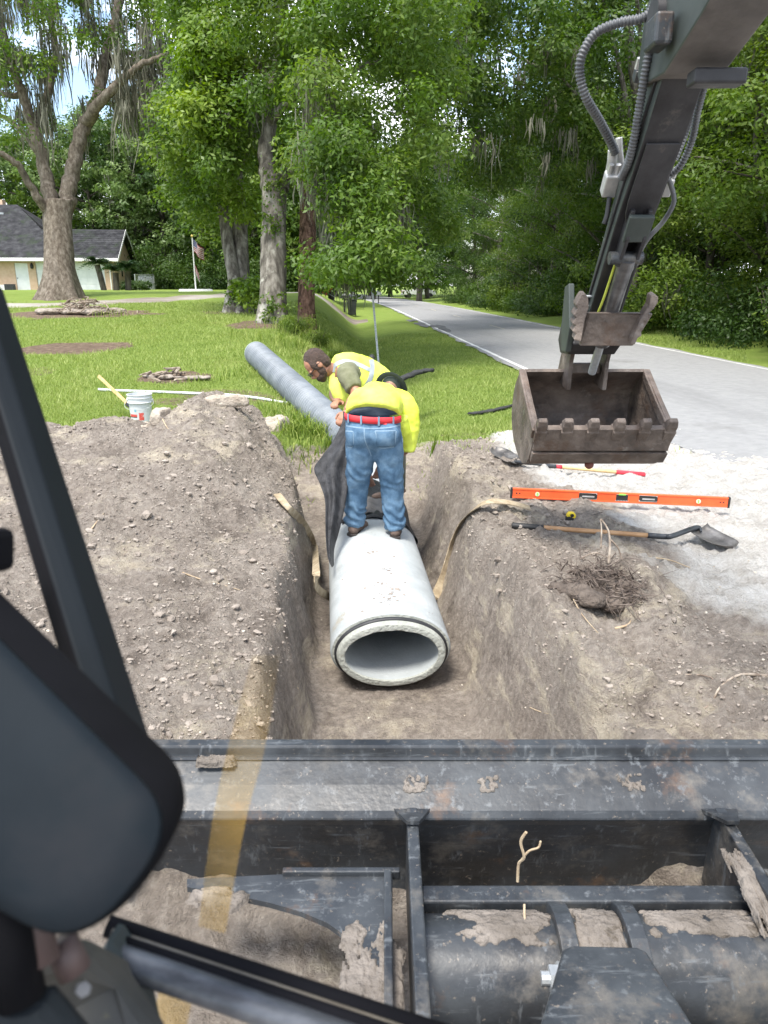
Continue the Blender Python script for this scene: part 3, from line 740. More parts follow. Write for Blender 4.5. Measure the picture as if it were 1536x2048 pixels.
# -------- generic broadleaf trees of the woods: a few shapes, copied
def gen_tree(h, cr, cb, trunk_r, n, L, W, lf, bark, seed, mosses=0, lean=.3):
    """returns (trunk mesh, crown mesh, moss mesh) standing at the origin"""
    st = np.random.default_rng(seed); mb = MB(); top = np.array([st.normal() * lean, st.normal() * lean, h])
    pts = [np.array([0, 0, -.3]), np.array([0, 0, h * .25]) + st.normal(size=3) * [.15, .15, 0], top * .6 + st.normal(size=3) * [.25, .25, 0], top * .92]
    mb.tube(smooth_path(pts, 5), [trunk_r * 1.25, trunk_r * 1.05] + [trunk_r * (1 - .8 * i / 14) for i in range(1, 15)], 9)
    C, R = [], []; nb = int(9 + h)
    for i in range(nb):
        t = cb / h + (1 - cb / h) * (i + .5) / nb; z = h * t
        prof = math.sin(math.pi * min(1, (t - cb / h) / (1 - cb / h) * .75 + .22)) ** .7
        a = i * 2.4 + st.uniform(-.4, .4); ln = cr * prof * st.uniform(.65, 1.15)
        p0 = np.array([top[0] * t, top[1] * t, z - .12 * h * st.uniform(.3, 1)]); p1 = np.array([top[0] * t + math.cos(a) * ln, top[1] * t + math.sin(a) * ln, z + st.uniform(-.3, .6)])
        mb.tube(smooth_path([p0, (p0 + p1) / 2 + [0, 0, .25], p1], 3), [trunk_r * .35 * (1 - .13 * k) for k in range(7)], 5)
        for s in (.45, .75, 1.0):
            q = p0 + (p1 - p0) * s + st.normal(size=3) * .3; r = cr * st.uniform(.20, .34)
            C.append(q); R.append((r * st.uniform(.9, 1.3), r * st.uniform(.9, 1.3), r * .62))
    C.append(top); R.append((cr * .3, cr * .3, cr * .3))
    tr = mb.mesh('woods_trunk', True); tr.materials.append(bark)
    me = leaf_mesh('woods_crown', C, R, n, L, W, twig=.2); me.materials.append(lf)
    mo = None
    if mosses:
        C = np.array(C); k = st.integers(0, len(C), mosses)
        mo = moss_mesh('woods_moss', C[k] + st.normal(size=(mosses, 3)) * .4, st.uniform(.6, 2.2, mosses), .05, 10, .18); mo.materials.append(mossm)
    return tr, me, mo
KINDS = [gen_tree(13, 4.4, 1.0, .22, 34000, .17, .078, leafA, barkD, 1, 14), gen_tree(15, 4.2, 1.6, .25, 34000, .17, .078, leafC, barkD, 2, 16),
         gen_tree(11, 3.6, .7, .16, 28000, .155, .07, leafY, barkG, 3, 5), gen_tree(16, 4.6, 2.4, .28, 34000, .18, .08, leafW, barkG, 4, 22)]
FAR = [gen_tree(17, 5.5, 3.0, .3, 15000, .40, .20, leafD, barkD, 5, 22), gen_tree(15, 5.0, 1.5, .3, 15000, .40, .20, leafA, barkD, 6, 24), gen_tree(20, 5.2, 4.0, .35, 15000, .42, .21, leafC, barkD, 7, 26)]
def plant_tree(kind, x, y, rot, sc, name, label, group, scz=None):
    t = thing(name, (x, y, G(x, y)), label, 'tree', group); t.rotation_euler = (0, 0, rot); t.scale = (sc, sc, scz or sc)
    for nm, me in zip(('trunk', 'crown', 'hanging_moss'), kind):
        if me is not None:
            o = bpy.data.objects.new(nm, me); COL.objects.link(o); o.parent = t
            if nm == 'hanging_moss': o['kind'] = 'stuff'
    return t
LBL = 'leafy tree in the dense woods across the road'
k = 0
for y in (9.5, 13.5, 17.5, 21.5, 25.5, 30, 35, 40.5, 46, 52, 58, 65, 73, 82):
    for row, x0 in enumerate((14.4, 17.8, 21.6, 26.5)):
        if row >= 2 and y > 50 or row == 3 and y > 30: continue
        x = x0 + RNG.uniform(-.7, .9) + float(RDX(y)); yy = y + RNG.uniform(-1.1, 1.1) + row * 1.6
        plant_tree(KINDS[(kd := (1, 3, 1, 1)[(k * 7 + row) % 4] if row else (0, 2, 0, 3, 2, 1)[k % 6])], x, yy, RNG.uniform(0, 6.28), RNG.uniform(.85, 1.15), 'woods_tree', (('leafy green tree', 'dark leaved tree', 'yellow green young tree', 'tall moss hung tree')[kd] + (' at the front edge of the woods across the road' if row == 0 else ' deep in the woods across the road')), 'trees of the woods across the road', RNG.uniform(.85, 1.12)); k += 1
# one pale tree standing forward, and the road-end trees
for x, y, kd, s in ((9.2, 92, 2, 1.1), (4.2, 104, 0, 1.2), (-2.5, 112, 2, 1.1), (-9, 118, 3, 1.1), (-16, 112, 1, 1.1), (12, 108, 1, 1.2), (-24, 105, 0, 1.3), (-4, 134, 1, 1.4), (8, 128, 3, 1.4), (2, 150, 0, 1.5), (5, 136, 2, 1.5), (-11, 138, 2, 1.4), (14, 122, 2, 1.3), (17, 112, 0, 1.2), (-1, 122, 1, 1.3)):
    plant_tree(FAR[kd % 3], x, y, RNG.uniform(0, 6.28), s * .9, 'roadside_tree', 'distant ' + ('pale green', 'mid green', 'dark')[kd % 3] + ' tree where the road bends out of sight', 'trees at the far bend of the road')
for x, y in ((-7.5, 63), (-11.5, 66), (-15.5, 69), (-5.0, 60), (-2.6, 66), (-9.5, 72), (-13.5, 75), (-18.5, 72), (-17, 80), (-6, 74), (-1.5, 76)):
    plant_tree(FAR[k % 3], x + RNG.uniform(-.6, .6), y, RNG.uniform(0, 6.28), RNG.uniform(.75, .95), 'backyard_tree', ('pale green', 'mid green', 'dark')[k % 3] + ' moss hung tree in the wood behind the flagpole', 'trees behind the flagpole'); k += 1
for x, y, kd in ((-22, 72, 0), (-27, 74, 1), (-32, 75, 0), (-38, 76, 2), (-43, 75, 1), (-25, 84, 2), (-30, 86, 1), (-36, 88, 0), (-46, 86, 2), (-20, 82, 1), (-48, 80, 0)):
    plant_tree(FAR[kd], x, y, RNG.uniform(0, 6.28), RNG.uniform(.75, .95), 'tree_behind_house', ('pale green', 'mid green', 'dark')[kd] + ' moss hung tree rising behind the house roof', 'trees behind the house')
# -------- tall tree leaning its crown over the road
b = np.array([12.6, 33.0, 0.0]); b[2] = G(b[0], b[1])
rt = thing('overhanging_tree', b, 'tall leafy tree whose crown hangs over the far part of the road', 'tree'); mb = MB()
branch(mb, [b - [0, 0, .3], b + [-.1, 0, 4], b + [-.6, -.5, 8], b + [-1.6, -1, 12], b + [-2, -1, 16]], .3, .1)
for e in ((-4.5, -3, 9), (-6, 1, 11), (-3, -5, 12), (-5, -2, 14), (1, -4, 10)): branch(mb, [b + [-.4, -.3, 6.5], b + np.array(e) * [.5, .5, .85], b + np.array(e)], .13, .04)
mb.obj('trunk', barkG, rt, smooth=True)
gapsR = [(745, 175, 55, 24), (760, 275, 55, 22), (1010, 150, 28, 46), (980, 290, 45, 22), (1050, 120, 20, 25), (870, 80, 25, 18), (900, 300, 30, 14)]
c1, r1 = pixclumps((850, -90, 1240, 250), 70, 25, 37, .7, 1.35, gapsR); c2, r2 = pixclumps((900, 220, 1200, 360), 26, 27, 38, .6, 1.2, gapsR); c3, r3 = pixclumps((800, -500, 1300, -80), 30, 25, 37, 1.2, 2.0); c4, r4 = pixclumps((690, 90, 900, 330), 20, 26, 33, .6, 1.1, gapsR)
put('crown', leaf_mesh('overhang_crown', c1 + c2 + c3 + c4, r1 + r2 + r3 + r4, 100000, .21, .095), leafW, rt)
tops = [P(RNG.uniform(860, 1200), RNG.uniform(60, 330), RNG.uniform(25, 33)) for i in range(40)]
tag(put('hanging_moss', moss_mesh('overhang_moss', tops, [RNG.uniform(.6, 1.8) for _ in tops], .04, 12, .16), mossm, rt), kind='stuff')
# -------- shrubs
def shrub_mesh(seed, n, L, W, lf, w=1.1, h=1.4):
    st = np.random.default_rng(seed); C = [(st.normal() * w * .5, st.normal() * w * .5, h * st.uniform(.15, .75)) for i in range(14)]; R = [(w * .42, w * .42, h * .3)] * 14
    me = leaf_mesh('shrub', C, R, n, L, W, twig=.13); me.materials.append(lf)
    mb = MB()
    for i in range(9):
        a = st.uniform(0, 6.28); mb.tube([(0, 0, -.1), (math.cos(a) * w * .25, math.sin(a) * w * .25, h * .4), (math.cos(a) * w * .5, math.sin(a) * w * .5, h * .8)], [.03, .02, .01], 5)
    st_ = mb.mesh('stems', True); st_.materials.append(barkD)
    return me, st_
SH = [shrub_mesh(21, 6000, .11, .05, leafW), shrub_mesh(22, 6500, .11, .05, leafC, 1.4, 1.6), shrub_mesh(23, 5000, .10, .045, leafY, 1.0, 1.2)]
def plant_shrub(i, x, y, s, label, group, name='shrub'):
    t = thing(name, (x, y, G(x, y)), label, 'shrub', group); t.rotation_euler = (0, 0, RNG.uniform(0, 6.28)); t.scale = (s, s, s * RNG.uniform(.85, 1.2))
    for nm, me in zip(('foliage', 'stem'), SH[i]):
        o = bpy.data.objects.new(nm, me); COL.objects.link(o); o.parent = t
y = 10.0; k = 0
while y < 84:
    plant_shrub((0, 1, 1, 0, 2)[k % 5], 13.0 + RNG.uniform(-.6, .8) + float(RDX(y)), y, RNG.uniform(1.1, 1.9), ('leafy green', 'dark leaved', 'yellow green')[(0, 1, 1, 0, 2)[k % 5]] + ' shrub at the edge of the woods across the road', 'shrubs at the edge of the woods'); y += RNG.uniform(1.2, 1.9) * (1 + y / 60); k += 1
for i in range(34):
    x = -3.2 - i * .52; plant_shrub(1 if i % 3 else 0, x + RNG.uniform(-.3, .3), 59 + i * .35 + RNG.uniform(-1, 1), RNG.uniform(1.2, 2.2), 'dark shrub under the moss hung trees behind the flagpole', 'undergrowth behind the flagpole')
for x, y, s in ((-1.2, 19.6, .42), (-.6, 19.0, .35), (-.2, 17.8, .3)):
    plant_shrub(2, x, y, s, 'low weedy bush at the foot of the pine', 'weeds at the pine foot', 'weed_bush')

# -------- lawn blades, one uncountable mass
n = 240000
yy = 8.0 + 22 * RNG.random(n) ** 1.5; xx = -yy * .60 + RNG.random(n) * (yy * 1.1 + 1.0)
_, d_, s_, t_, _ = ground_parts(xx, yy); br = lawn_bare(xx, yy); dv = drive_amt(xx, yy) * (yy > 15)
ok = (np.maximum(d_, s_) < .45 + .25 * RNG.normal(size=n)) & (br < RNG.uniform(.15, .9, n)) & (dv < .4) & ((xx < 4.0) | (xx > 10.2))
xx, yy = xx[ok], yy[ok]; n = len(xx); zz = gzn(xx, yy)
patch = fbm(xx * 1.2, yy * 1.2, o=3, s=15); hgt = (.030 + .030 * RNG.random(n)) * (1 + .9 * np.clip(patch, -.5, 1)) * (1 + .02 * yy)
a = RNG.uniform(0, 6.28, n); wd = .0045 * (1 + .06 * yy)
e = np.stack([np.cos(a), np.sin(a), np.zeros(n)], -1) * wd[:, None]; b0 = np.stack([xx, yy, zz - .005], -1)
ln_ = RNG.normal(size=(n, 3)) * (.45 * hgt)[:, None]; ln_[:, 2] = hgt
V = np.stack([b0 - e, b0 + e, b0 + ln_], 1).reshape(-1, 3)
me = npmesh('grass', V, np.arange(3 * n).reshape(-1, 3)); set_tint(me, np.clip(.45 + .35 * patch + RNG.normal(size=n) * .2, 0, 1), 3)
tag(link('grass', me, grassm), 'short bright green lawn grass covering the yard and verge', 'grass', kind='stuff')
# taller weeds by the trench end and round the corrugated pipe
V, Fc, T = [], [], []
def tuft(x, y, m, h, sp):
    for i in range(m):
        px, py = x + RNG.normal() * sp, y + RNG.normal() * sp; z = G(px, py); a = RNG.uniform(0, 6.28); hh = h * RNG.uniform(.5, 1.2)
        d = np.array([math.cos(a), math.sin(a), 0]); s = np.array([-d[1], d[0], 0]) * RNG.uniform(.004, .009); b = len(V); p = np.array([px, py, z - .01])
        m1 = p + d * hh * .22 + [0, 0, hh * .62]; t = p + d * hh * RNG.uniform(.4, .8) + [0, 0, hh * RNG.uniform(.7, 1.0)]
        V.extend([p - s, p + s, m1 + s * .8, m1 - s * .8, t + s * .1, t - s * .1]); Fc.extend([(b, b + 1, b + 2, b + 3), (b + 3, b + 2, b + 4, b + 5)]); tt = RNG.random(); T.extend([tt, tt])
for px, py, d, m, h, sp in ((640, 815, 9.2, 160, .22, .12), (610, 800, 9.6, 160, .22, .14), (585, 825, 9.2, 120, .2, .12), (655, 835, 8.9, 60, .2, .09), (565, 790, 10, 120, .18, .2), (600, 850, 8.8, 60, .14, .1), (610, 655, 19, 260, .4, .5), (590, 690, 16.5, 260, .32, .45), (650, 700, 15.5, 140, .25, .5), (500, 730, 12.5, 80, .16, .25),
                             (415, 750, 12, 70, .16, .2), (220, 625, 22, 50, .25, .3), (870, 850, 8.7, 20, .2, .1), (560, 770, 10.5, 80, .15, .2)):
    q = P(px, py, d); tuft(q[0], q[1], m, h, sp)
me = npmesh('weeds', np.array(V), np.array(Fc)); set_tint(me, T, 4)
tag(link('weeds', me, weedm), 'taller pale green weeds round the end of the trench', 'weeds', kind='stuff')
# ================================================================== HOUSE AND YARD THINGS
stucco = mat('peach_stucco', [(.46, .32, .225), (.53, .385, .28)], 4, .9, bump=.3, bscale=60, spec=.2)
trimw = mat('white_trim', [(.66, .65, .62), (.76, .75, .73)], 5, .6)
doorw = mat('white_door_paint', [(.58, .60, .61), (.66, .67, .68)], 3, .5)
shing = mat('charcoal_shingle', [(.024, .024, .026), (.040, .040, .043), (.062, .062, .065)], 2.2, .95, bump=.4, bscale=14, spec=.1, spots=[((.035, .045, .030), .8, .52, .66), ((.09, .09, .09), 5, .68, .82, (1, 1, .3))])
glassd = mat('dark_window_glass', [(.02, .028, .026), (.06, .075, .07)], 1.5, .12)
blackp = mat('black_plastic', [(.014, .014, .015), (.028, .028, .03)], 8, .55)
RC = P(233, 580, 57.0); RC[2] = 1.40
LC = P(-100, 580, 55.6); LC[2] = 1.40
hu = nrm(LC - RC); hw = np.array([hu[1], -hu[0], 0.0]); hw = hw if hw[1] > 0 else -hw; hz = np.array([0, 0, 1.0])
def HP(u, w, z): return RC + hu * u + hw * w + hz * z
hs = thing('house', RC, 'peach stucco house with charcoal shingle roof behind the live oak', 'house')
EV = 2.45
mb = MB()
def wallbox(mb, u0, u1, w0, w1, z0, z1): mb.box(HP((u0 + u1) / 2, (w0 + w1) / 2, (z0 + z1) / 2), (abs(u1 - u0), abs(w1 - w0), z1 - z0), (hu, hw, hz))
# front wall in pieces round its openings
DOORS = [(7.05, 8.0, 0, 2.05), (.75, 5.75, 0, 2.15), (9.9, 11.1, 1.0, 2.05)]
mb = MB()
wallbox(mb, 0, 20, 0, .2, 2.15, EV)
for a, b_ in ((0, .75), (5.75, 6.3), (7.25, 8.7), (9.4, 20)): wallbox(mb, a, b_, 0, .2, -.6, 2.15)
wallbox(mb, 6.3, 7.25, 0, .2, 2.05, 2.15); wallbox(mb, 8.7, 9.4, 0, .2, -.6, 1.0); wallbox(mb, 8.7, 9.4, 0, .2, 2.05, 2.15)
wallbox(mb, 0, .2, .2, 6.6, -.6, EV); mb.prism([HP(.005, .1, EV), HP(.005, 6.6, EV), HP(.005, 3.35, EV + 2.05)], hu * .19)
wallbox(mb, .2, 20, 6.4, 6.6, -.6, EV); wallbox(mb, 19.8, 20, .2, 6.4, -.6, EV); wallbox(mb, 3, 20, 11.8, 12, -.6, EV)
mb.obj('wall', stucco, hs)
# garage roof
def roof_slab(nm, pts, th=.16):
    k = MB(); k.prism(pts, (0, 0, th)); return k.obj(nm, shing, hs)
RZ = EV + 2.05; ov = .45
roof_slab('garage_roof', [HP(-ov, -ov, EV - .2), HP(8.6, -ov, EV - .2), HP(8.6, 3.3, RZ), HP(-ov, 3.3, RZ)])
roof_slab('garage_roof', [HP(-ov, 3.31, RZ), HP(8.6, 3.31, RZ), HP(8.6, 7.05, EV - .2), HP(-ov, 7.05, EV - .2)])
AP = EV + 4.05
roof_slab('main_roof', [HP(3.0, -ov + .02, EV - .18), HP(20.5, -ov + .02, EV - .18), HP(14.0, 6.0, AP), HP(8.4, 6.0, AP)])
roof_slab('main_roof', [HP(2.6, -ov + .3, EV - .16), HP(8.38, 6.0, AP), HP(2.6, 12.4, EV - .16)])
roof_slab('main_roof', [HP(3.0, 12.4, EV - .18), HP(8.4, 6.02, AP), HP(14.0, 6.02, AP), HP(20.5, 12.4, EV - .18)])
# shingle courses as real steps on the visible front slopes
k = MB()
for i in range(1, 15):
    t = i / 15; z = EV - .2 + t * 2.25 + .165; w = -ov + t * 3.75
    k.box(HP(4.0, w, z), (9.0, .03, .02), (hu, hw, hz))
tag(k.obj('shingle_course', shing, hs), kind='stuff')
# gutters, fascia, barge boards
k = MB(); wallbox(k, -ov, 20.4, -ov - .1, -ov - .005, EV - .30, EV - .06); k.obj('gutter', trimw, hs, bevel=.02)
for w0, z0, w1, z1 in ((-ov, EV - .2, 3.3, RZ), (7.05, EV - .2, 3.3, RZ)):
    k = MB(); k.prism([HP(-ov - .03, w0, z0 - .06), HP(-ov - .03, w0, z0 + .17), HP(-ov - .03, w1, z1 + .17), HP(-ov - .03, w1, z1 - .06)], hu * .028); k.obj('barge_board', trimw, hs)
k = MB(); k.tube([HP(.35, -.38, EV - .3), HP(.32, -.12, EV - .55), HP(.32, -.06, 0)], .05, 8); k.obj('downpipe', trimw, hs)
# doors
k = MB(); wallbox(k, 6.31, 7.24, .04, .10, -.05, 2.04); dr = k.obj('door', doorw, hs)
k = MB(); k.ell(HP(7.15, .02, .95), (.04, .04, .04)); k.obj('handle', blackp, dr)
gd = MB(); wallbox(gd, .76, 5.74, .10, .14, -.05, 2.14); gdo = gd.obj('garage_door', doorw, hs)
for i in range(4):
    for j in range(8):
        u0 = .80 + j * .617; k = MB(); wallbox(k, u0 + .05, u0 + .57, .085, .101, -.02 + i * .53, .44 + i * .53); k.obj('panel', doorw, gdo, bevel=.01)
k = MB(); wallbox(k, 8.7, 9.4, .12, .14, 1.0, 2.05); wd_ = k.obj('window', glassd, hs)
for i in range(4): k = MB(); wallbox(k, 8.7 + i * .22, 8.74 + i * .22, .08, .12, 1.0, 2.05); k.obj('frame', trimw, wd_)
for i in range(4): k = MB(); wallbox(k, 8.7, 9.4, .09, .118, 1.0 + i * .34, 1.03 + i * .34); k.obj('frame', trimw, wd_)
for w in (2.4, 4.2):                                       # slit windows and lamps of the gable end
    k = MB(); wallbox(k, -.03, .0, w, w + .4, 1.1, 2.0); k.obj('window', glassd, hs)
for u, w in ((5.98, -.09), (.22, -.09)):
    k = MB(); k.tube([HP(u, w, 1.62), HP(u, w, 1.66), HP(u, w, 1.85), HP(u, w, 1.98), HP(u, w, 2.06)], [.03, .10, .13, .08, .02], 8); k.obj('wall_lamp', blackp, hs)
k = MB(); k.prism([HP(9.6, 6.3, AP - .9), HP(10.9, 6.3, AP - .9), HP(10.9, 6.3, AP + .55), HP(9.6, 6.3, AP + .55)], hw * .8); ch = k.obj('chimney', mat('chimney_stucco', [(.60, .40, .28), (.68, .48, .35)], 4, .9), hs)
k = MB(); wallbox(k, 9.95, 10.3, 6.45, 6.8, AP + .55, AP + .72); wallbox(k, 9.85, 10.4, 6.4, 6.9, AP + .75, AP + .98); k.obj('chimney_cap', blackp, ch)
k = MB(); k.box(HP(9.9, 4.9, AP - .62), (1.6, .35, .16), (hu, hw, hz)); k.obj('roof_vent', mat('roof_vent_metal', [(.25, .27, .30), (.34, .36, .38)], 4, .5), hs)
k = MB(); k.tube([HP(10.3, 3.0, AP - 1.95), HP(10.3, 3.0, AP - 1.35)], .06, 8); k.tube([HP(10.3, 3.0, AP - 1.6), HP(10.3, 3.0, AP - 1.5)], .12, 8); k.obj('vent_pipe', trimw, hs)
for nm, u, s, lab, m_ in (('air_conditioner', 9.9, (.8, .8, .85), 'grey air conditioning unit against the house wall', mat('ac_grey', [(.10, .11, .11), (.16, .17, .17)], 5, .6)), ('utility_box', 8.1, (.4, .25, .45), 'small white utility box against the stucco wall', trimw), ('storage_bin', 7.6, (.7, .4, .5), 'low dark storage bin beside the white house door', blackp)):
    c = HP(u, -.5, s[2] / 2 - .02); t = thing(nm, c - [0, 0, s[2] / 2], lab, 'box'); k = MB(); k.box(c, s, (hu, hw, hz)); k.obj('body', m_, t, bevel=.03)
    k = MB(); k.box(c + [0, 0, s[2] / 2 + .02], (s[0] * 1.04, s[1] * 1.04, .04), (hu, hw, hz)); k.obj('lid', m_, t, bevel=.01)
k = MB(); k.prism([HP(6.3, -.05, .02), HP(7.6, -.05, .02), HP(7.6, -1.4, .02), HP(6.3, -1.4, .02)], (0, 0, .05)); k.prism([HP(.3, -.05, .0), HP(6.2, -.05, .0), HP(6.6, -8, -.02), HP(-1.0, -8, -.02)], (0, 0, .05))
tag(k.obj('driveway', mat('pale_concrete_slab', [(.42, .40, .37), (.55, .53, .50)], 3, .9)), kind='structure')
# -------- sago palms
frond = leaf_mat('sago_frond', (.010, .028, .008), (.022, .05, .014), (.05, .09, .025), trans=.15)
for px, py, d, hgt, n, label in ((209, 585, 52, 1.7, 30, 'sago palm with a leaning trunk against the white garage door'), (234, 590, 50, 1.15, 26, 'short sago palm between two taller sago palms'), (258, 590, 50.5, 1.4, 28, 'sago palm beside the clipped hedge')):
    b = P(px, py, d); b[2] = G(b[0], b[1]); t = thing('sago_palm', b, label, 'palm', 'sago palms by the garage')
    top = b + np.array([-.3 if px == 209 else .05, 0, hgt]); k = MB(); k.tube([b - [0, 0, .1], (b + top) / 2, top], [.2, .2, .19], 10); k.obj('trunk', barkD, t)
    V, Fc, T = [], [], []
    for i in range(n):
        a = i * 2.4; el = RNG.uniform(.05, 1.1); L = RNG.uniform(.9, 1.25); prev = None
        for s in range(9):
            q = s / 8; h_ = math.sin(el) * q * L - .5 * q * q * L; r_ = math.cos(el) * q * L + .1 * q
            c = top + np.array([math.cos(a) * r_, math.sin(a) * r_, h_ + .05]); w_ = .24 * math.sin(math.pi * min(.95, q + .12)) + .02
            s_ = np.array([-math.sin(a), math.cos(a), .7]) * w_; s2 = np.array([math.sin(a), -math.cos(a), .7]) * w_
            if s % 1 == 0 and s > 0:
                f_ = np.array([math.cos(a), math.sin(a), 0]) * .17
                for sd in (s_, s2): bb = len(V); V += [c, c + f_ * .6, c + sd + f_]; Fc.append((bb, bb + 1, bb + 2)); T.append(RNG.random()); V += [c - f_ * .6, c, c + sd + f_ * .3]; Fc.append((bb + 3, bb + 4, bb + 5)); T.append(RNG.random())
    me = npmesh('fronds', np.array(V), np.array(Fc)); set_tint(me, T, 3); put('fronds', me, frond, t)
b = P(272, 583, 53); b[2] = G(b[0], b[1])
t = thing('hedge', b, 'low clipped hedge beside the sago palms', 'hedge'); me = leaf_mesh('hedge', [b + np.array([x, 0, .35]) for x in (-.7, -.2, .3, .8)], [(.45, .5, .38)] * 4, 2500, .14, .08, twig=.08); put('foliage', me, leafC, t)
# -------- chain link fence
galv = mat('galvanised_steel', [(.38, .40, .41), (.52, .54, .55)], 20, .45, metal=.6)
f0 = P(272, 578, 56); f1 = P(310, 580, 60); f0[2] = G(f0[0], f0[1]); f1[2] = f0[2]
t = thing('chain_link_fence', f0, 'chain link fence panel beside the house gable', 'fence')
for i in range(3):
    q = f0 + (f1 - f0) * i / 2; k = MB(); k.tube([q, q + [0, 0, 1.15]], .04, 6); k.obj('post', galv, t)
k = MB(); k.tube([f0 + [0, 0, 1.12], f1 + [0, 0, 1.12]], .03, 6); k.obj('top_rail', galv, t)
k = MB()
for i in range(46):
    for sg in (1, -1):
        a = i / 45; q = f0 + (f1 - f0) * a; r = f0 + (f1 - f0) * np.clip(a + sg * .2, 0, 1); hh = 1.1 * min(1, abs((np.clip(a + sg * .2, 0, 1) - a) / .2)); k.tube([q, r + [0, 0, hh]], .008, 3)
tag(k.obj('wire_mesh', galv, t), kind='stuff')
# -------- flagpole
b = P(392, 584, 46); b[2] = G(b[0], b[1]); top = P(389, 476, 46); top[0], top[1] = b[0], b[1]
fl = thing('flagpole', b, 'white flagpole on a round base with a striped flag hanging', 'flagpole')
k = MB(); k.tube([b, top], [.045, .03], 8); k.obj('pole', trimw, fl); k = MB(); k.ell(top + [0, 0, .06], (.08, .08, .08)); k.obj('finial', mat('gold_ball', [(.6, .45, .12), (.7, .52, .16)], 3, .3, metal=.8), fl)
k = MB(); k.tube([b - [0, 0, .1], b + [0, 0, .12]], [1.1, 1.0], 20); k.obj('base', trimw, fl)
redm, whm, blum = mat('flag_red', [(.26, .04, .055), (.32, .055, .07)], 4, .8), mat('flag_white', [(.42, .41, .40), (.5, .49, .48)], 4, .8), mat('flag_blue', [(.03, .045, .14), (.045, .06, .18)], 4, .8)
k = MB()                                                    # flag drooping in soft folds
FH, FL, nc, nr = .72, 1.05, 26, 13
def fpt(u, v):
    x = u * FL * .52; dz = -.62 * u * FL * .9
    return top + np.array([.05 + x + .03 * math.sin(9 * u), .22 * u * math.sin(7 * u + 2 * v), -.12 - v * FH + dz + .05 * math.sin(8 * u) * u])
for r in range(nr):
    for c in range(nc):
        u0, u1, v0, v1 = c / nc, (c + 1) / nc, r / nr, (r + 1) / nr
        k.m = 2 if (u0 < .4 and r < 7) else (0 if r % 2 == 0 else 1); k.add([fpt(u0, v0), fpt(u1, v0), fpt(u1, v1), fpt(u0, v1)], [(0, 1, 2, 3)])
o = k.obj('flag', [redm, whm, blum], fl, smooth=True); s = o.modifiers.new('solid', 'SOLIDIFY'); s.thickness = .004
k = MB()
for i in range(4):
    for j in range(5):
        c = fpt(.04 + j * .075, .06 + i * .125) + [0, -.012, 0]; k.add([c + np.array([math.cos(a) * q, 0, math.sin(a) * q]) for a, q in [(math.pi / 2 + m * math.pi / 5, .024 if m % 2 == 0 else .010) for m in range(10)]], [tuple(range(10))])
tag(k.obj('stars', whm, o), kind='stuff')
# a second small pennant-like flag below
k = MB()
for r in range(6):
    for c in range(10):
        def q2(u, v): return top + np.array([.04 + u * .22, .05 * math.sin(9 * u), -1.55 - v * .5 - u * .6])
        k.m = r % 2; k.add([q2(c / 10, r / 6), q2((c + 1) / 10, r / 6), q2((c + 1) / 10, (r + 1) / 6), q2(c / 10, (r + 1) / 6)], [(0, 1, 2, 3)])
k.obj('lower_flag', [redm, whm], fl, smooth=True)
# -------- pile of roots on the lawn, small ones too
twig = mat('dead_twig', [(.14, .105, .08), (.26, .21, .165), (.40, .345, .28)], 14, .9, spec=.15)
def stick_heap(name, px, py, d, n, rx, h, label):
    b = P(px, py, d); b[2] = G(b[0], b[1]); t = thing(name, b, label, 'debris'); k = MB()
    for i in range(n):
        a = RNG.uniform(0, 6.28); r = abs(RNG.normal()) * rx * .42; q = b + np.array([math.cos(a) * r, math.sin(a) * r * .6, max(.01, h * math.exp(-(r / (rx * .5)) ** 2) * RNG.uniform(.3, 1))]); dr_ = unit(1)[0]; dr_[2] = abs(dr_[2]) * .35; L = rx * RNG.uniform(.15, .4)
        k.tube(smooth_path([q - dr_ * L / 2, q + RNG.normal(size=3) * L * .1, q + dr_ * L / 2], 2), [.022, .025, .02, .014, .008], 5)
    tag(k.obj('sticks', twig, t), kind='stuff')
    c, r = [b + np.array([RNG.normal() * rx * .3, RNG.normal() * rx * .2, h * .15]) for i in range(9)], [(rx * .22, rx * .18, h * .22)] * 9
    k = MB()
    for q, rr in zip(c, r): k.ell(q, np.array(rr) * RNG.uniform(.5, 1.1), seg=9, rings=6)
    place('soil', fuse(k, .03, 2, lambda V, N: V + N * (.05 * fbm(V[:, 0] * 7, V[:, 1] * 7, V[:, 2] * 7, o=3, s=3))[:, None]), clodm, t)
stick_heap('root_heap', 165, 630, 23, 90, 1.9, .5, 'low heap of dead roots and brush on the lawn before the live oak')
stick_heap('root_clump', 340, 748, 12.2, 26, .75, .16, 'small clump of pale roots and soil on the lawn')
# -------- roadside things
post_b = PZ(758, 672, 0.02); post_b = P(758, 672, 19.5); post_b[2] = G(post_b[0], post_b[1])
tp = P(742, 550, 19.4)
t = thing('sign_post', post_b, 'leaning galvanised sign post standing on the grass verge', 'post'); ax_ = nrm(tp - post_b); k = MB()
sd_ = nrm(np.cross(ax_, [0, 1, 0])); fr_ = np.cross(sd_, ax_)
k.box((post_b + tp) / 2 - ax_ * .1, (.05, .012, np.linalg.norm(tp - post_b) + .2), (sd_, fr_, ax_)); k.box((post_b + tp) / 2 - ax_ * .1 + sd_ * .022 + fr_ * .02, (.008, .03, np.linalg.norm(tp - post_b) + .2), (sd_, fr_, ax_)); k.box((post_b + tp) / 2 - ax_ * .1 - sd_ * .022 + fr_ * .02, (.008, .03, np.linalg.norm(tp - post_b) + .2), (sd_, fr_, ax_)); k.obj('channel', galv, t)
holes = MB()
for i in range(24): q = post_b + ax_ * (.1 + i * .065) - fr_ * .008; holes.box(q, (.012, .006, .012), (sd_, fr_, ax_))
tag(holes.obj('holes', blackp, t), kind='stuff')
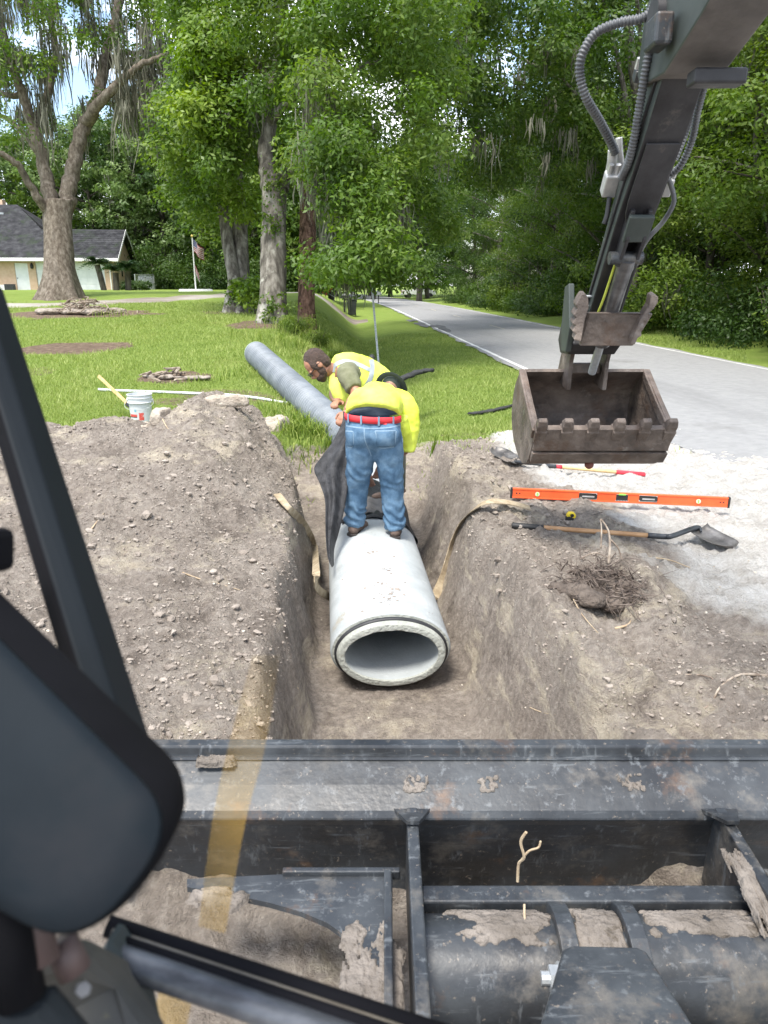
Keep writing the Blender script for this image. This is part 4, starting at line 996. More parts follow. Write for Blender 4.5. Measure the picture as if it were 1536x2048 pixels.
MD = 47.0
b = P(689, 617, MD); b[2] = G(b[0], b[1])
t = thing('mailbox', b, 'black mailbox on a post beside the wheeled bin', 'mailbox'); zt = P(689, 583, MD)[2] - b[2]; k = MB(); k.box(b + [0, 0, zt * .4], (.12, .12, zt * .8)); k.obj('post', blackp, t, bevel=.01)
k = MB(); hh = zt - zt * .68; prof = [(-.17, 0), (.17, 0), (.17, hh * .6)] + [(.17 * math.cos(a), hh * .6 + hh * .4 * math.sin(a)) for a in np.linspace(.2, math.pi - .2, 7)] + [(-.17, hh * .6)]
k.prism([b + np.array([x * 1.7, -.3, zt * .68 + z]) for x, z in prof], (0, .6, 0)); bx_ = k.obj('box', blackp, t)
k = MB(); k.box(b + [.0, -.31, zt * .86], (.30, .012, .10)); k.obj('number_plate', mat('pale_decal', [(.35, .35, .35), (.5, .5, .5)], 40, .5), bx_)
k = MB(); k.box(b + [.1, 0, zt * .6], (.3, .08, .06)); k.obj('bracket', blackp, t)
b = P(704, 618, MD + .4); b[2] = G(b[0], b[1]); t = thing('wheeled_bin', b, 'dark wheeled rubbish bin standing beside the mailbox', 'bin'); k = MB(); hb = .98
k.loft([[b + np.array([x * .24, y * .26, .06]) for x, y in ((-1, -1), (1, -1), (1, 1), (-1, 1))], [b + np.array([x * .30, y * .34, hb]) for x, y in ((-1, -1), (1, -1), (1, 1), (-1, 1))]]); k.obj('body', mat('dark_bin_plastic', [(.02, .024, .03), (.04, .045, .05)], 6, .5), t, bevel=.03)
k = MB(); k.prism([b + np.array([x * .33, y, z]) for x, y, z in ((-1, -.38, hb), (1, -.38, hb), (1, .36, hb), (-1, .36, hb))], (0, 0, .07)); k.obj('lid', blackp, t, bevel=.03)
for sx in (-1, 1): k = MB(); k.tube([b + [sx * .20, .3, .1], b + [sx * .27, .3, .1]], .1, 14); k.obj('wheel', blackp, t)
k = MB(); k.tube([b + [-.25, .42, hb - .02], b + [.25, .42, hb - .02]], .018, 8); k.obj('handle', blackp, t)
# orange work sign
def diamond_sign(name, px, py, d, s, m_, label, hpost):
    c = P(px, py, d); g = G(c[0], c[1]); b = np.array([c[0], c[1], g]); t = thing(name, b, label, 'sign'); k = MB()
    k.prism([c + np.array([x * s, 0, z * s]) for x, z in ((0, -1), (1, 0), (0, 1), (-1, 0))], (0, .02, 0)); sg = k.obj('panel', m_, t)
    k = MB()
    for x, z in ((-.30, .12), (-.1, .12), (.12, .12), (.30, .12), (-.2, -.14), (0, -.14), (.2, -.14)): k.box(c + np.array([x * s, -.012, z * s]), (.10 * s, .012, .16 * s))
    k.obj('lettering', blackp, sg)
    k = MB(); k.tube([b, np.array([c[0], c[1] + .04, c[2]])], .03, 6); k.obj('post', galv, t)
    if hpost:
        for a in (-.7, .7): k = MB(); k.tube([b + [a, -.3 * a, 0], np.array([c[0], c[1] + .05, c[2] - .5 * s])], .02, 5); k.obj('leg', galv, t)
diamond_sign('roadworks_sign', 651, 576, 58, .62 * 58 / 60, mat('orange_sign', [(.85, .09, .045), (.90, .13, .06)], 3, .6), 'red orange diamond roadworks sign beside the driveway', True)
diamond_sign('warning_sign', 706, 569, 95, .42, mat('yellow_sign', [(.55, .42, .06), (.6, .46, .08)], 3, .6), 'small yellow diamond warning sign at the far bend', False)
# far mailbox on the right verge and parked white truck in the woods edge
b = P(757, 590, 78); b[2] = G(b[0], b[1]); t = thing('far_mailbox', b, 'pale mailbox on a thin post at the far verge', 'mailbox'); k = MB(); k.tube([b, b + [0, 0, .9]], .06, 6); k.obj('post', barkD, t); k = MB(); k.prism([b + np.array([x, -.3, .88 + z]) for x, z in ((-.28, 0), (.28, 0), (.28, .3), (.15, .46), (-.15, .46), (-.28, .3))], (0, .6, 0)); k.obj('box', doorw, t)
b = P(812, 588, 112); b[2] = G(b[0], b[1]); t = thing('pickup_truck', b, 'white pickup truck parked at the edge of the woods', 'truck')
wt, tyre, redl = mat('white_car_paint', [(.78, .79, .80), (.84, .85, .86)], 2, .25, coat=.5), mat('tyre_rubber', [(.02, .02, .02), (.035, .035, .035)], 10, .85), mat('red_lamp', [(.45, .03, .03), (.5, .04, .04)], 3, .3)
k = MB(); fx = np.array([1.0, .15, 0]); fx = nrm(fx)
sidep = [(0, .45), (0, 1.15), (1.7, 1.15), (1.95, 1.75), (3.2, 1.78), (3.9, 1.2), (5.0, 1.05), (5.1, .5)]
sy_ = np.array([-fx[1], fx[0], 0]); k.prism([b + fx * (x - .4) + np.array([0, 0, z]) for x, z in sidep], sy_ * 1.75); k.obj('body', wt, t, bevel=.08, seg=3)
for x in (.9, 4.2):
    for s_ in (-.02, 1.55): k = MB(); k.tube([b + fx * (x - .4) + sy_ * s_ + [0, 0, .37], b + fx * (x - .4) + sy_ * (s_ + .22) + [0, 0, .37]], .37, 18); k.obj('wheel', tyre, t)
k = MB(); k.prism([b + fx * (x - .4) - sy_ * .01 + np.array([0, 0, z]) for x, z in ((2.05, 1.25), (2.2, 1.66), (3.1, 1.68), (3.6, 1.25))], sy_ * 1.77); k.obj('window', glassd, t)
for s_ in (.05, 1.55): k = MB(); k.box(b + fx * -.41 + sy_ * (s_ + .07) + [0, 0, .95], (.03, .14, .35), (fx, sy_, hz)); k.obj('tail_lamp', redl, t)
k = MB(); k.box(b + fx * -.44 + sy_ * .87 + [0, 0, .52], (.08, 1.7, .16), (fx, sy_, hz)); k.obj('bumper', galv, t)
# ================================================================== EXCAVATOR (the machine the picture is taken from)
MF = np.array([-_sy, _cy, 0.0])                              # machine looks along the camera's heading
def MP(x, y, z): return RT * x + MF * y + np.array([0, 0, z])
def MY(px, py, y):
    r = ray(px, py); return C0 + r * y / (r @ MF)
XD, YD, ZD = RT, MF, np.array([0, 0, 1.0])
steelB = mat('blue_black_steel', [(.016, .018, .021), (.028, .032, .037), (.046, .052, .058)], 4, .44, bump=.06, bscale=60, spec=.55, rvar=.12,
             spots=[((.11, .065, .04), 3.2, .60, .72), ((.15, .135, .115), 5, .54, .76), ((.10, .108, .115), 30, .57, .68, (1, 1, .12)), ((.09, .098, .105), 40, .60, .68, (.1, 1, 1)), ((.008, .009, .010), 2.3, .56, .70), ((.17, .145, .12), 55, .62, .68)])
rustst = mat('worn_bucket_steel', [(.058, .046, .039), (.12, .094, .078), (.20, .16, .132)], 4, .6, bump=.5, bscale=30, spec=.4, rvar=.1,
             spots=[((.10, .062, .042), 3, .54, .68), ((.26, .235, .21), 6, .60, .74), ((.03, .027, .026), 2.2, .60, .72)])
sticks = mat('charcoal_paint', [(.020, .019, .021), (.031, .030, .033), (.043, .042, .045)], 5, .5, bump=.1, spec=.4, spots=[((.10, .09, .08), 6, .62, .76)])
sideg = mat('grey_green_paint', [(.040, .049, .045), (.062, .072, .067)], 4, .5, spec=.3, spots=[((.24, .24, .22), 8, .62, .74)])
undb = mat('dusty_underside', [(.10, .092, .088), (.16, .146, .139)], 5, .8, bump=.3, spots=[((.09, .083, .08), 4, .54, .68)])
hosem = mat('ribbed_hose', [(.075, .078, .083), (.13, .134, .14)], 10, .45)
whh = mat('pale_fitting', [(.40, .40, .39), (.58, .57, .55)], 14, .45, metal=.4)
chrome = mat('polished_rod', [(.10, .10, .105), (.20, .20, .205)], 12, .28, metal=.7)
mudm = mat('caked_mud', [(.125, .108, .092), (.18, .158, .138), (.24, .212, .186)], 8, .97, bump=1.0, bscale=45, spec=.05, spots=[((.10, .085, .07), 14, .60, .68)])
cabm = mat('black_cab_rubber', [(.004, .004, .005), (.008, .008, .010)], 4, .8, spec=.08)
cabg = mat('slate_cab_paint', [(.006, .008, .010), (.011, .014, .017)], 3, .6, spec=.12)
ex = thing('excavator', (0, 0, 0), 'dark excavator with dozer blade, raised arm, toothed bucket and side mirror', 'excavator')
# ---------------- arm geometry in the machine's vertical plane
XA = 1.335
T = MY(1372, 70, 3.72); B = MY(1208, 672, 4.78)
T = MP(XA, 3.70, 2.98); B = MP(XA, 4.80, 1.58)
ax_ = nrm(B - T); nv = nrm(np.cross(XD, ax_)); nv = nv if nv @ MF < 0 else -nv     # towards the cab
LA = np.linalg.norm(B - T)
def AP_(t, off, x): return T + ax_ * t * LA + nv * off + XD * x
mb = MB(); hw_ = .098
prof = [(-.10, .06), (.02, .15), (.25, .14), (.55, .085), (.95, .075), (1.04, .05), (1.04, -.02), (.9, -.04), (.55, -.05), (.25, -.07), (.02, -.08), (-.10, -.05)]
mb.m = 0; mb.prism([AP_(t, o, -hw_) for t, o in prof], XD * 2 * hw_)
o = mb.obj('stick', [sticks, sideg], ex, bevel=.008)
for p in o.data.polygons:
    if p.normal @ Vector(XD) < -.9: p.material_index = 1
# side edge welds: plates a little proud of the front face
for sx in (-1, 1):
    k = MB(); k.prism([AP_(t, .088 - .08 * t + .09 * max(0, .35 - t), sx * hw_ - .012) for t in (.1, .5, 1.0)] + [AP_(t, .068 - .08 * t + .09 * max(0, .35 - t), sx * hw_ - .012) for t in (1.0, .5, .1)], XD * .024); k.obj('edge_plate', sticks, ex, bevel=.003)
# reinforcement with rounded end
k = MB(); pts = [(-.08, .28), (.08, .28)] + [(.08 * math.cos(a), .46 + .10 * math.sin(a)) for a in np.linspace(0, math.pi, 9)]
k.prism([AP_(t, .145 - .13 * max(0, t - .25), x) for x, t in pts], nv * .012); k.obj('reinforcement_plate', sticks, ex, bevel=.004)
# cylinder bracket and thumb cylinder
for sx in (-.045, .045):
    k = MB(); k.prism([AP_(t, o_, sx - .01) for t, o_ in ((.48, .06), (.48, .15), (.56, .19), (.66, .18), (.70, .06))], XD * .02); k.obj('cylinder_bracket', sticks, ex, bevel=.004)
k = MB(); k.box(AP_(.53, .17, 0), (.13, .15, .03), (XD, ax_, nv)); k.obj('bracket_cover', sideg, ex, bevel=.006)
k = MB(); k.tube([AP_(.64, .15, -.10), AP_(.64, .15, .08)], .035, 14); k.obj('pin', steelB, ex, auto=True)
cy0, cy1, cy2 = AP_(.64, .15, .0), AP_(.98, .155, .0), AP_(1.12, .16, .0)
k = MB(); k.tube([cy0, cy0 + ax_ * .06, cy0 + ax_ * .061, cy1 - ax_ * .03, cy1 - ax_ * .029, cy1], [.05, .05, .046, .046, .056, .056], 18); k.obj('thumb_cylinder', chrome, ex, auto=True)
k = MB(); k.tube([cy1, cy2], .026, 12); k.obj('cylinder_rod', galv, ex, auto=True)
k = MB(); k.tube([AP_(.88, .152, -.055), AP_(.88, .215, 0), AP_(.88, .152, .06), AP_(.88, .1, .07)], .008, 6); k.obj('cable_tie', whh, ex)
yl = mat('green_yellow_strap', [(.40, .45, .05), (.5, .55, .08)], 6, .7); k = MB(); k.tube([AP_(.66, .13, -.05), AP_(.8, .14, -.06), AP_(.9, .14, -.075), AP_(1.02, .12, -.09)], .008, 6); k.obj('tie_line', yl, ex)
# bale handle on the left side
k = MB(); k.tube([AP_(.84, .03, -hw_), AP_(.84, .03, -hw_ - .07), AP_(.88, .03, -hw_ - .075), AP_(.88, .03, -hw_)], .008, 8); k.obj('hose_loop', galv, ex)
# ---------------- hoses
def ribbed(name, pts, r, pitch=.016, m_=None):
    pa = smooth_path(pts, 40); s = np.concatenate([[0], np.cumsum(np.linalg.norm(np.diff(pa, axis=0), axis=1))]); n = int(s[-1] / (pitch / 4)); q = np.stack([np.interp(np.linspace(0, s[-1], n), s, pa[:, i]) for i in range(3)], -1)
    k = MB(); k.tube(q, [r * (1 + .16 * math.sin(i * math.pi / 2)) for i in range(n)], 10); return k.obj(name, m_ or hosem, ex, smooth=True)
ribbed('hydraulic_hose', [P(*p) for p in ((1330, -60, 3.35), (1310, 8, 3.35), (1285, 36, 3.38), (1238, 46, 3.42), (1192, 66, 3.46), (1165, 108, 3.5), (1160, 150, 3.55), (1172, 195, 3.6), (1198, 240, 3.7), (1222, 285, 3.8), (1230, 305, 3.85))], .021)
ribbed('hydraulic_hose', [P(*p) for p in ((1300, 96, 3.32), (1290, 150, 3.38), (1278, 220, 3.48), (1268, 280, 3.58), (1257, 325, 3.68), (1243, 356, 3.8))], .019)
ribbed('hydraulic_hose', [P(*p) for p in ((1425, 112, 3.45), (1412, 160, 3.5), (1396, 220, 3.62), (1384, 280, 3.75), (1362, 330, 3.85), (1338, 352, 3.92))], .017)
ribbed('hydraulic_hose', [P(*p) for p in ((1405, 170, 3.75), (1390, 215, 3.8), (1372, 270, 3.9), (1352, 320, 3.95))], .012)
def plain(name, pts, r, m_): k = MB(); k.tube(smooth_path(pts, 8), r, 10); return k.obj(name, m_, ex, smooth=True)
plain('hose', [P(*p) for p in ((1336, 356, 3.9), (1346, 385, 3.95), (1346, 410, 3.98), (1325, 445, 4.05), (1295, 478, 4.1), (1277, 510, 4.2), (1272, 530, 4.25))], .013, hosem)
plain('hose', [P(*p) for p in ((1226, 300, 3.86), (1224, 325, 3.9), (1220, 345, 3.95))], .026, whh)
plain('hose', [P(*p) for p in ((1238, 275, 3.86), (1240, 310, 3.9), (1246, 345, 3.95))], .018, whh)
plain('hose', [P(*p) for p in ((1232, 342, 3.93), (1238, 362, 3.95), (1244, 380, 3.96))], .016, whh)
plain('hose', [P(*p) for p in ((1243, 378, 3.96), (1241, 400, 3.98), (1250, 410, 4.0), (1268, 411, 4.02))], .012, whh)
plain('hose', [P(*p) for p in ((1219, 395, 3.98), (1214, 430, 4.0), (1208, 448, 4.02))], .013, blackp)
for px, py, d, s in ((1220, 368, 3.96, (.075, .07, .12)), (1334, 372, 4.0, (.05, .06, .10)), (1278, 150, 3.75, (.05, .06, .06))):
    k = MB(); k.box(P(px, py, d), s, (XD, nv, ax_)); v_ = k.obj('valve_block', whh if px != 1278 else steelB, ex, bevel=.008)
    for e in (-.018, .018): k = MB(); k.tube([P(px, py, d) - ax_ * s[2] * .5 + XD * e, P(px, py, d) - ax_ * (s[2] * .5 + .05) + XD * e], .014, 8); k.obj('fitting', whh, v_)
# ---------------- boom: from the stick pivot back over the cab's right side
mb = MB(); bw = .13
BP = [(3.98, 2.80), (3.92, 2.74), (3.60, 2.72), (3.25, 2.83), (2.5, 3.12), (1.6, 3.05), (.8, 2.3), (.55, 1.2)]; BPt = [(3.95, 3.06), (3.70, 3.25), (3.2, 3.34), (2.5, 3.58), (1.5, 3.50), (.55, 2.55), (.25, 1.3)]
mb.prism([MP(XA - bw, y, z) for y, z in BP + BPt[::-1]], XD * 2 * bw); o = mb.obj('boom', [sideg, undb], ex, bevel=.01)
for p in o.data.polygons:
    if p.normal.z < -.3: p.material_index = 1
for sx in (-1, 1):
    k = MB(); k.tube([MP(XA + sx * (bw - .01), 3.72, 2.97), MP(XA + sx * (bw + .035), 3.72, 2.97)], .075, 18); k.obj('pivot_boss', sticks, ex, auto=True)
k = MB(); k.box(MP(XA - bw - .055, 3.55, 2.86), (.075, .15, .12), (XD, YD, ZD)); k.obj('hose_clamp', steelB, ex, bevel=.012)
k = MB(); k.box(MP(XA + .06, 3.50, 2.68), (.22, .10, .06), (XD, YD, ZD)); k.obj('hose_guide', sticks, ex, bevel=.01)
k = MB(); k.tube([MP(.95, .62, .85), MP(1.0, .62, 1.35)], .2, 20); k.box(MP(XA - .15, .5, 1.0), (.75, .4, .25), (XD, YD, ZD)); k.obj('swing_post', sticks, ex)
# ---------------- bucket
bu = MB(); BW = .41; th = .022; XB = 1.375
pA, pB, pC, pD, pE = (5.14, 1.30), (4.56, .985), (4.74, .745), (5.16, .73), (5.42, .95)
curve = smooth_path(np.array([pB, (4.63, .86), pC, (4.93, .69), pD, (5.33, .81), pE, (5.36, 1.14), pA]), 5)
inner = []
for i, q in enumerate(curve):
    t_ = nrm(np.append(curve[min(i + 1, len(curve) - 1)] - curve[max(i - 1, 0)], 0)); n_ = np.array([-t_[1], t_[0]]); c_ = np.array([4.98, .95]); n_ = n_ if n_ @ (c_ - q) > 0 else -n_; inner.append(q + n_ * th)
for i in range(len(curve) - 1):
    bu.prism([MP(XB - BW, *curve[i]), MP(XB - BW, *curve[i + 1]), MP(XB - BW, *inner[i + 1]), MP(XB - BW, *inner[i])], XD * 2 * BW)
bk = bu.obj('bucket', rustst, ex)
for sx in (-1, 1):
    k = MB(); oc = [tuple(q) for q in curve]; oc = oc + [(4.86, 1.15)]
    k.prism([MP(XB + sx * (BW + .002), *q) for q in oc], XD * sx * .024); k.obj('side_plate', rustst, bk, bevel=.004)
    k = MB(); k.prism([MP(XB + sx * (BW - .01), *q) for q in (pA, (4.84, 1.13), pB, (4.60, .925), (4.90, 1.09), (5.13, 1.23))], XD * sx * .05); k.obj('side_cutter', rustst, bk, bevel=.006)
k = MB(); ld = nrm(np.array([pB[0] - 4.70, pB[1] - .77]))
lip0 = np.array(pB); k.prism([MP(XB - BW - .02, *(lip0 + [-.03, .01])), MP(XB - BW - .02, *(lip0 + [.02, .03])), MP(XB - BW - .02, 4.665, .86), MP(XB - BW - .02, 4.61, .84)], XD * (2 * BW + .04)); k.obj('lip_plate', rustst, bk, bevel=.005)
k = MB(); k.prism([MP(XB - BW - .02, 4.60, .825), MP(XB - BW - .02, 4.655, .84), MP(XB - BW - .02, 4.70, .775), MP(XB - BW - .02, 4.67, .75)], XD * (2 * BW + .04)); k.obj('wear_plate', rustst, bk, bevel=.005)
tdir = nrm(MP(0, -.55, .62)); tn = nrm(np.cross(XD, tdir)); tn = tn if tn[2] > 0 else -tn
for i in range(6):
    x = XB - BW + .01 + i * (2 * BW - .02) / 5; q = MP(x, pB[0] + .01, pB[1] - .01); k = MB()
    k.loft([[q + XD * a * .034 + tn * b_ * .04 - tdir * .08 for a, b_ in ((-1, -1), (1, -1), (1, 1), (-1, 1))], [q + XD * a * .037 + tn * b_ * .038 + tdir * .03 for a, b_ in ((-1, -1), (1, -1), (1, 1), (-1, 1))], [q + XD * a * .031 + tn * b_ * .033 + tdir * .04 for a, b_ in ((-1, -1), (1, -1), (1, 1), (-1, 1))], [q + XD * a * .033 + tn * b_ * .030 + tdir * .075 for a, b_ in ((-1, -1), (1, -1), (1, 1), (-1, 1))], [q + XD * a * .026 + tn * b_ * .016 + tdir * .115 for a, b_ in ((-1, -1), (1, -1), (1, 1), (-1, 1))]])
    k.obj('tooth', rustst, bk, bevel=.007, seg=3)
for dx in (-.13, .11):                                         # hanger ears
    k = MB(); k.prism([MP(XB + dx - .012, y, z) for y, z in ((5.02, 1.17), (5.00, 1.36), (4.93, 1.50), (5.0, 1.60), (5.14, 1.58), (5.26, 1.38), (5.36, 1.2))], XD * .028); k.obj('hanger_ear', rustst, bk, bevel=.005)
k = MB(); k.box(MP(XB - .01, 5.10, 1.31), (.20, .06, .07), (XD, YD, ZD)); k.obj('ear_brace', rustst, bk, bevel=.01)
k = MB(); k.tube([MP(XB - .2, 5.02, 1.53), MP(XB + .17, 5.02, 1.53)], .03, 12); k.obj('bucket_pin', steelB, bk, auto=True)
k = MB(); k.ell(MP(XB - .03, 4.73, .725), (.03, .03, .03)); k.obj('lifting_eye', mat('rusty_red', [(.12, .04, .03), (.2, .07, .05)], 8, .8), bk)
# ---------------- coupler and thumb
k = MB(); k.prism([MP(XA - .17, y, z) for y, z in ((4.72, 1.60), (4.66, 1.50), (4.78, 1.43), (5.0, 1.42), (5.08, 1.50), (5.0, 1.64), (4.85, 1.70))], XD * .30); k.obj('coupler', sticks, ex, bevel=.01)
k = MB(); k.tube([MP(XA - .20, 4.74, 1.55), MP(XA + .16, 4.74, 1.55)], .035, 14); k.obj('coupler_pin', steelB, ex, auto=True)
k = MB(); k.prism([MP(XA - .205, y, z) for y, z in ((4.70, 1.45), (4.64, 1.60), (4.74, 1.86), (4.84, 1.84), (4.86, 1.6), (4.82, 1.45))], XD * .035); k.obj('link_arm', sideg, ex, bevel=.006)
thb = MB()
y0, y1 = 4.42, 4.46
k = MB(); k.prism([MY(1160, 692, y1 + .04), MY(1266, 692, y1 + .04), MY(1306, 628, y0 + .05), MY(1276, 627, y0 + .02), MY(1180, 627, y0 + .02), MY(1166, 626, y0 + .05)], nrm(MP(0, 1, .25)) * .03); tb = k.obj('thumb', rustst, ex, bevel=.005)
def jaw(pix, nm):
    k = MB(); k.prism([MY(x, y, yy) for x, y, yy in pix], nrm(MP(0, 1, .25)) * .075); return k.obj(nm, rustst, tb, bevel=.006)
lo_ = [(1148, 680), (1152, 668), (1145, 664), (1151, 652), (1144, 647), (1152, 636), (1146, 630), (1155, 618), (1151, 611), (1158, 597), (1164, 588), (1172, 588), (1177, 598), (1178, 616), (1170, 640), (1162, 684)]
ro_ = [(1270, 690), (1276, 676), (1284, 672), (1281, 660), (1290, 655), (1287, 644), (1297, 638), (1296, 628), (1308, 618), (1316, 606), (1317, 594), (1310, 589), (1302, 592), (1298, 612), (1280, 640), (1262, 688)]
jaw([(x, y, 4.42) for x, y in lo_], 'serrated_jaw'); jaw([(x, y, 4.42) for x, y in ro_], 'serrated_jaw')
# ---------------- dozer blade
BX0, BX1 = -.80, 1.86
bprof = [(2.085, .440), (2.045, .438), (2.038, .405), (2.03, .398), (1.955, .362), (1.885, .322), (1.870, .30), (1.885, .27), (1.925, .16), (1.965, .0), (1.985, -.14), (2.03, -.14), (1.99, .10), (1.955, .2), (1.955, .28), (2.00, .345), (2.075, .40)]
k = MB(); k.prism([MP(BX0, y, z) for y, z in bprof], XD * (BX1 - BX0)); dz_ = k.obj('dozer_blade', steelB, ex, bevel=.006)
for sx in (BX0 - .02, BX1):
    k = MB(); k.prism([MP(sx, y, z) for y, z in ((2.10, .43), (1.86, .36), (1.86, .02), (2.10, .0))], XD * .02); k.obj('end_plate', steelB, dz_)
for x0, x1, n in ((BX0, BX1, 1),):
    k = MB(); k.tube([MP(x0, 2.032, .402), MP(x1, 2.032, .402)], .008, 6); k.obj('weld_bead', steelB, dz_)
for x, w in ((.085, .034), (1.02, .034)):                      # push arms (vertical plates with a top flange)
    k = MB(); k.prism([MP(x - w / 2, y, z) for y, z in ((1.885, .335), (1.90, .05), (1.2, .05), (.85, .10), (.85, .30), (1.2, .34), (1.6, .325))], XD * w); k.obj('push_arm', steelB, dz_, bevel=.005)
    k = MB(); s_ = 1 if x < .5 else -1; k.prism([MP(x - .085 if x < .5 else x + .06, y, z) for y, z in ((1.72, .26), (1.75, .05), (1.0, .05), (.85, .27), (1.5, .275))], XD * .022); k.obj('arm_stiffener', steelB, dz_, bevel=.004)
    k = MB(); k.prism([MP(x - .06, 1.90, .31), MP(x + .06, 1.90, .31), MP(x + .018, 1.80, .342), MP(x - .018, 1.80, .342)], (0, 0, .012)); k.obj('gusset', steelB, dz_)
# cross tube with flange and straps
tc_, tr_ = (1.50, .13), .135
k = MB(); k.tube([MP(.10, *tc_), MP(1.005, *tc_)], tr_, 40); k.obj('cross_tube', steelB, dz_, auto=True)
k = MB(); k.box(MP(.553, 1.64, .225), (.90, .06, .05), (XD, YD, ZD)); k.obj('flange_bar', steelB, dz_, bevel=.006)
k = MB(); k.box(MP(.553, 1.29, .02), (.90, .05, .04), (XD, YD, ZD)); k.obj('lower_bar', steelB, dz_, bevel=.006)
for x in (.44, .615):
    k = MB(); ang = np.linspace(-.2, 2.75, 14); k.prism([MP(x, tc_[0] + (tr_ + .03) * math.cos(a), tc_[1] + (tr_ + .03) * math.sin(a)) for a in ang] + [MP(x, tc_[0] + (tr_ - .01) * math.cos(a), tc_[1] + (tr_ - .01) * math.sin(a)) for a in ang[::-1]], XD * .045); k.obj('tube_strap', steelB, dz_, bevel=.003)
k = MB(); q = MP(.405, 1.40, .225); k.tube([q, q + XD * .022], .030, 6); k.tube([q + XD * .022, q + XD * .030], .036, 14); k.tube([q - XD * .02, q], .016, 10); k.obj('bolt', galv, dz_)
# guard plate over the blade cylinder
k = MB(); gp = [MY(1128, 1908, 1.40), MY(1140, 1903, 1.405), MY(1270, 1906, 1.405), MY(1288, 1915, 1.40), MY(1372, 2048, 1.16), MY(1420, 2130, 1.02), MY(1060, 2130, 1.02), MY(1085, 2048, 1.16)]
gp = [PZ(x, y, .285 + dz) for x, y, dz in ((1124, 1912, 0), (1142, 1903, 0), (1272, 1906, 0), (1292, 1916, 0), (1374, 2048, .03), (1430, 2140, .05), (1050, 2140, .05), (1084, 2048, .03))]
k.prism(gp, (0, 0, .02)); k.obj('cylinder_guard', steelB, dz_, bevel=.006)
k = MB(); k.tube([MP(.53, 1.40, .24), MP(.53, .6, .34)], .06, 16); k.obj('blade_cylinder', chrome, dz_, auto=True)
# web plate with a curved cut-out on the left
k = MB(); wp = [(1.885, -.55), (1.885, .02)] ; cu = [MY(x, y, 1.0) for x, y in ((780, 2010), (762, 1968), (735, 1925), (700, 1888), (655, 1856), (600, 1832), (540, 1815), (470, 1800), (380, 1782))]
def onz(px, py, z):
    p = PZ(px, py, z); return p
zw = .20; pl = [onz(785, 1753, zw), onz(785, 2012, zw)] + [onz(x, y, zw) for x, y in ((768, 1972), (738, 1926), (702, 1890), (656, 1857), (600, 1833), (540, 1816), (470, 1801), (375, 1784))] + [onz(375, 1768, zw), onz(600, 1757, zw)]
k.prism(pl, (0, 0, .018)); k.obj('web_plate', steelB, dz_)
k = MB(); k.box((onz(580, 1762, zw) + onz(785, 1754, zw)) / 2 + [0, 0, .02], (.34, .02, .03), (XD, YD, ZD)); k.obj('web_lip', steelB, dz_, bevel=.004)
# mud caked on the tube, the straps and the web
def mud_on(fn, n_u, n_v, thr, amp, seed, name):
    U, Vv = np.meshgrid(np.linspace(0, 1, n_u), np.linspace(0, 1, n_v)); m_ = fbm(U * 7 + seed, Vv * 5 + seed, o=5, s=seed) + .25 - thr - 1.2 * (np.maximum(np.abs(U - .5) * 2, np.abs(Vv - .5) * 2)) ** 5
    hgt = np.clip(m_, 0, .35) * amp + (m_ > 0) * .002 + (m_ > .03) * np.abs(vnoise(U * 60, Vv * 40, s=seed)) * amp * .12
    pts = np.array([[fn(U[j, i], Vv[j, i], hgt[j, i] - (.004 if m_[j, i] <= 0 else 0)) for i in range(n_u)] for j in range(n_v)]); idx = np.arange(n_u * n_v).reshape(n_v, n_u); q = np.stack([idx[:-1, :-1], idx[:-1, 1:], idx[1:, 1:], idx[1:, :-1]], -1).reshape(-1, 4)
    keep = (m_.ravel()[q] > 0).any(1); put(name, npmesh(name, pts.reshape(-1, 3), q[keep], True), mudm, dz_)
def tubefn(x0, x1, a0, a1):
    return lambda u, v, h: MP(x0 + (x1 - x0) * u, tc_[0] + (tr_ + h) * math.cos(a0 + (a1 - a0) * v), tc_[1] + (tr_ + h) * math.sin(a0 + (a1 - a0) * v))
mud_on(tubefn(.14, .45, .6, 1.9), 110, 70, -.12, .016, 3, 'mud'); mud_on(tubefn(.48, .62, .4, 2.5), 50, 60, -.4, .022, 8, 'mud'); mud_on(tubefn(.655, 1.0, .6, 1.75), 130, 70, -.25, .016, 13, 'mud')
mud_on(lambda u, v, h: MP(-.12 + .18 * u, 1.25 + .35 * v, .218 + h), 50, 60, -.1, .014, 17, 'mud')
mud_on(lambda u, v, h: MP(.95 + .07 * u, 1.45 + .3 * v, .33 + h - .05 * (1 - v)), 24, 40, -.1, .03, 19, 'mud')
mud_on(lambda u, v, h: MP(-.60 + .14 * u, 1.985 + .03 * v, .405 + h), 40, 12, -.25, .06, 23, 'mud'); mud_on(lambda u, v, h: MP(-.56 + .2 * u, 1.60 + .1 * v, .222 + h), 40, 20, .1, .018, 29, 'mud')
for x, y, z, seed in ((.33, 1.955, .366, 37), (.10, 1.955, .366, 41), (.77, 1.96, .368, 43)):
    s_ = nrm(MP(0, 1, .53)); mud_on(lambda u, v, h: MP(x, y, z) + XD * (u - .5) * .10 + s_ * (v - .5) * .07 + ZD * (h * .6 + .001), 60, 44, .25, .012, seed, 'mud')
rootm = mat('pale_root', [(.34, .25, .16), (.50, .40, .27)], 20, .85)
def lone_root(pts, r, label, name='root_strand', m_=None):
    pa = smooth_path(pts, 6); k = MB(); k.tube(pa, [r * (1 - .6 * i / (len(pa) - 1)) for i in range(len(pa))], 6); o = k.obj(name, m_ or rootm, None, smooth=True); return tag(o, label, 'root')
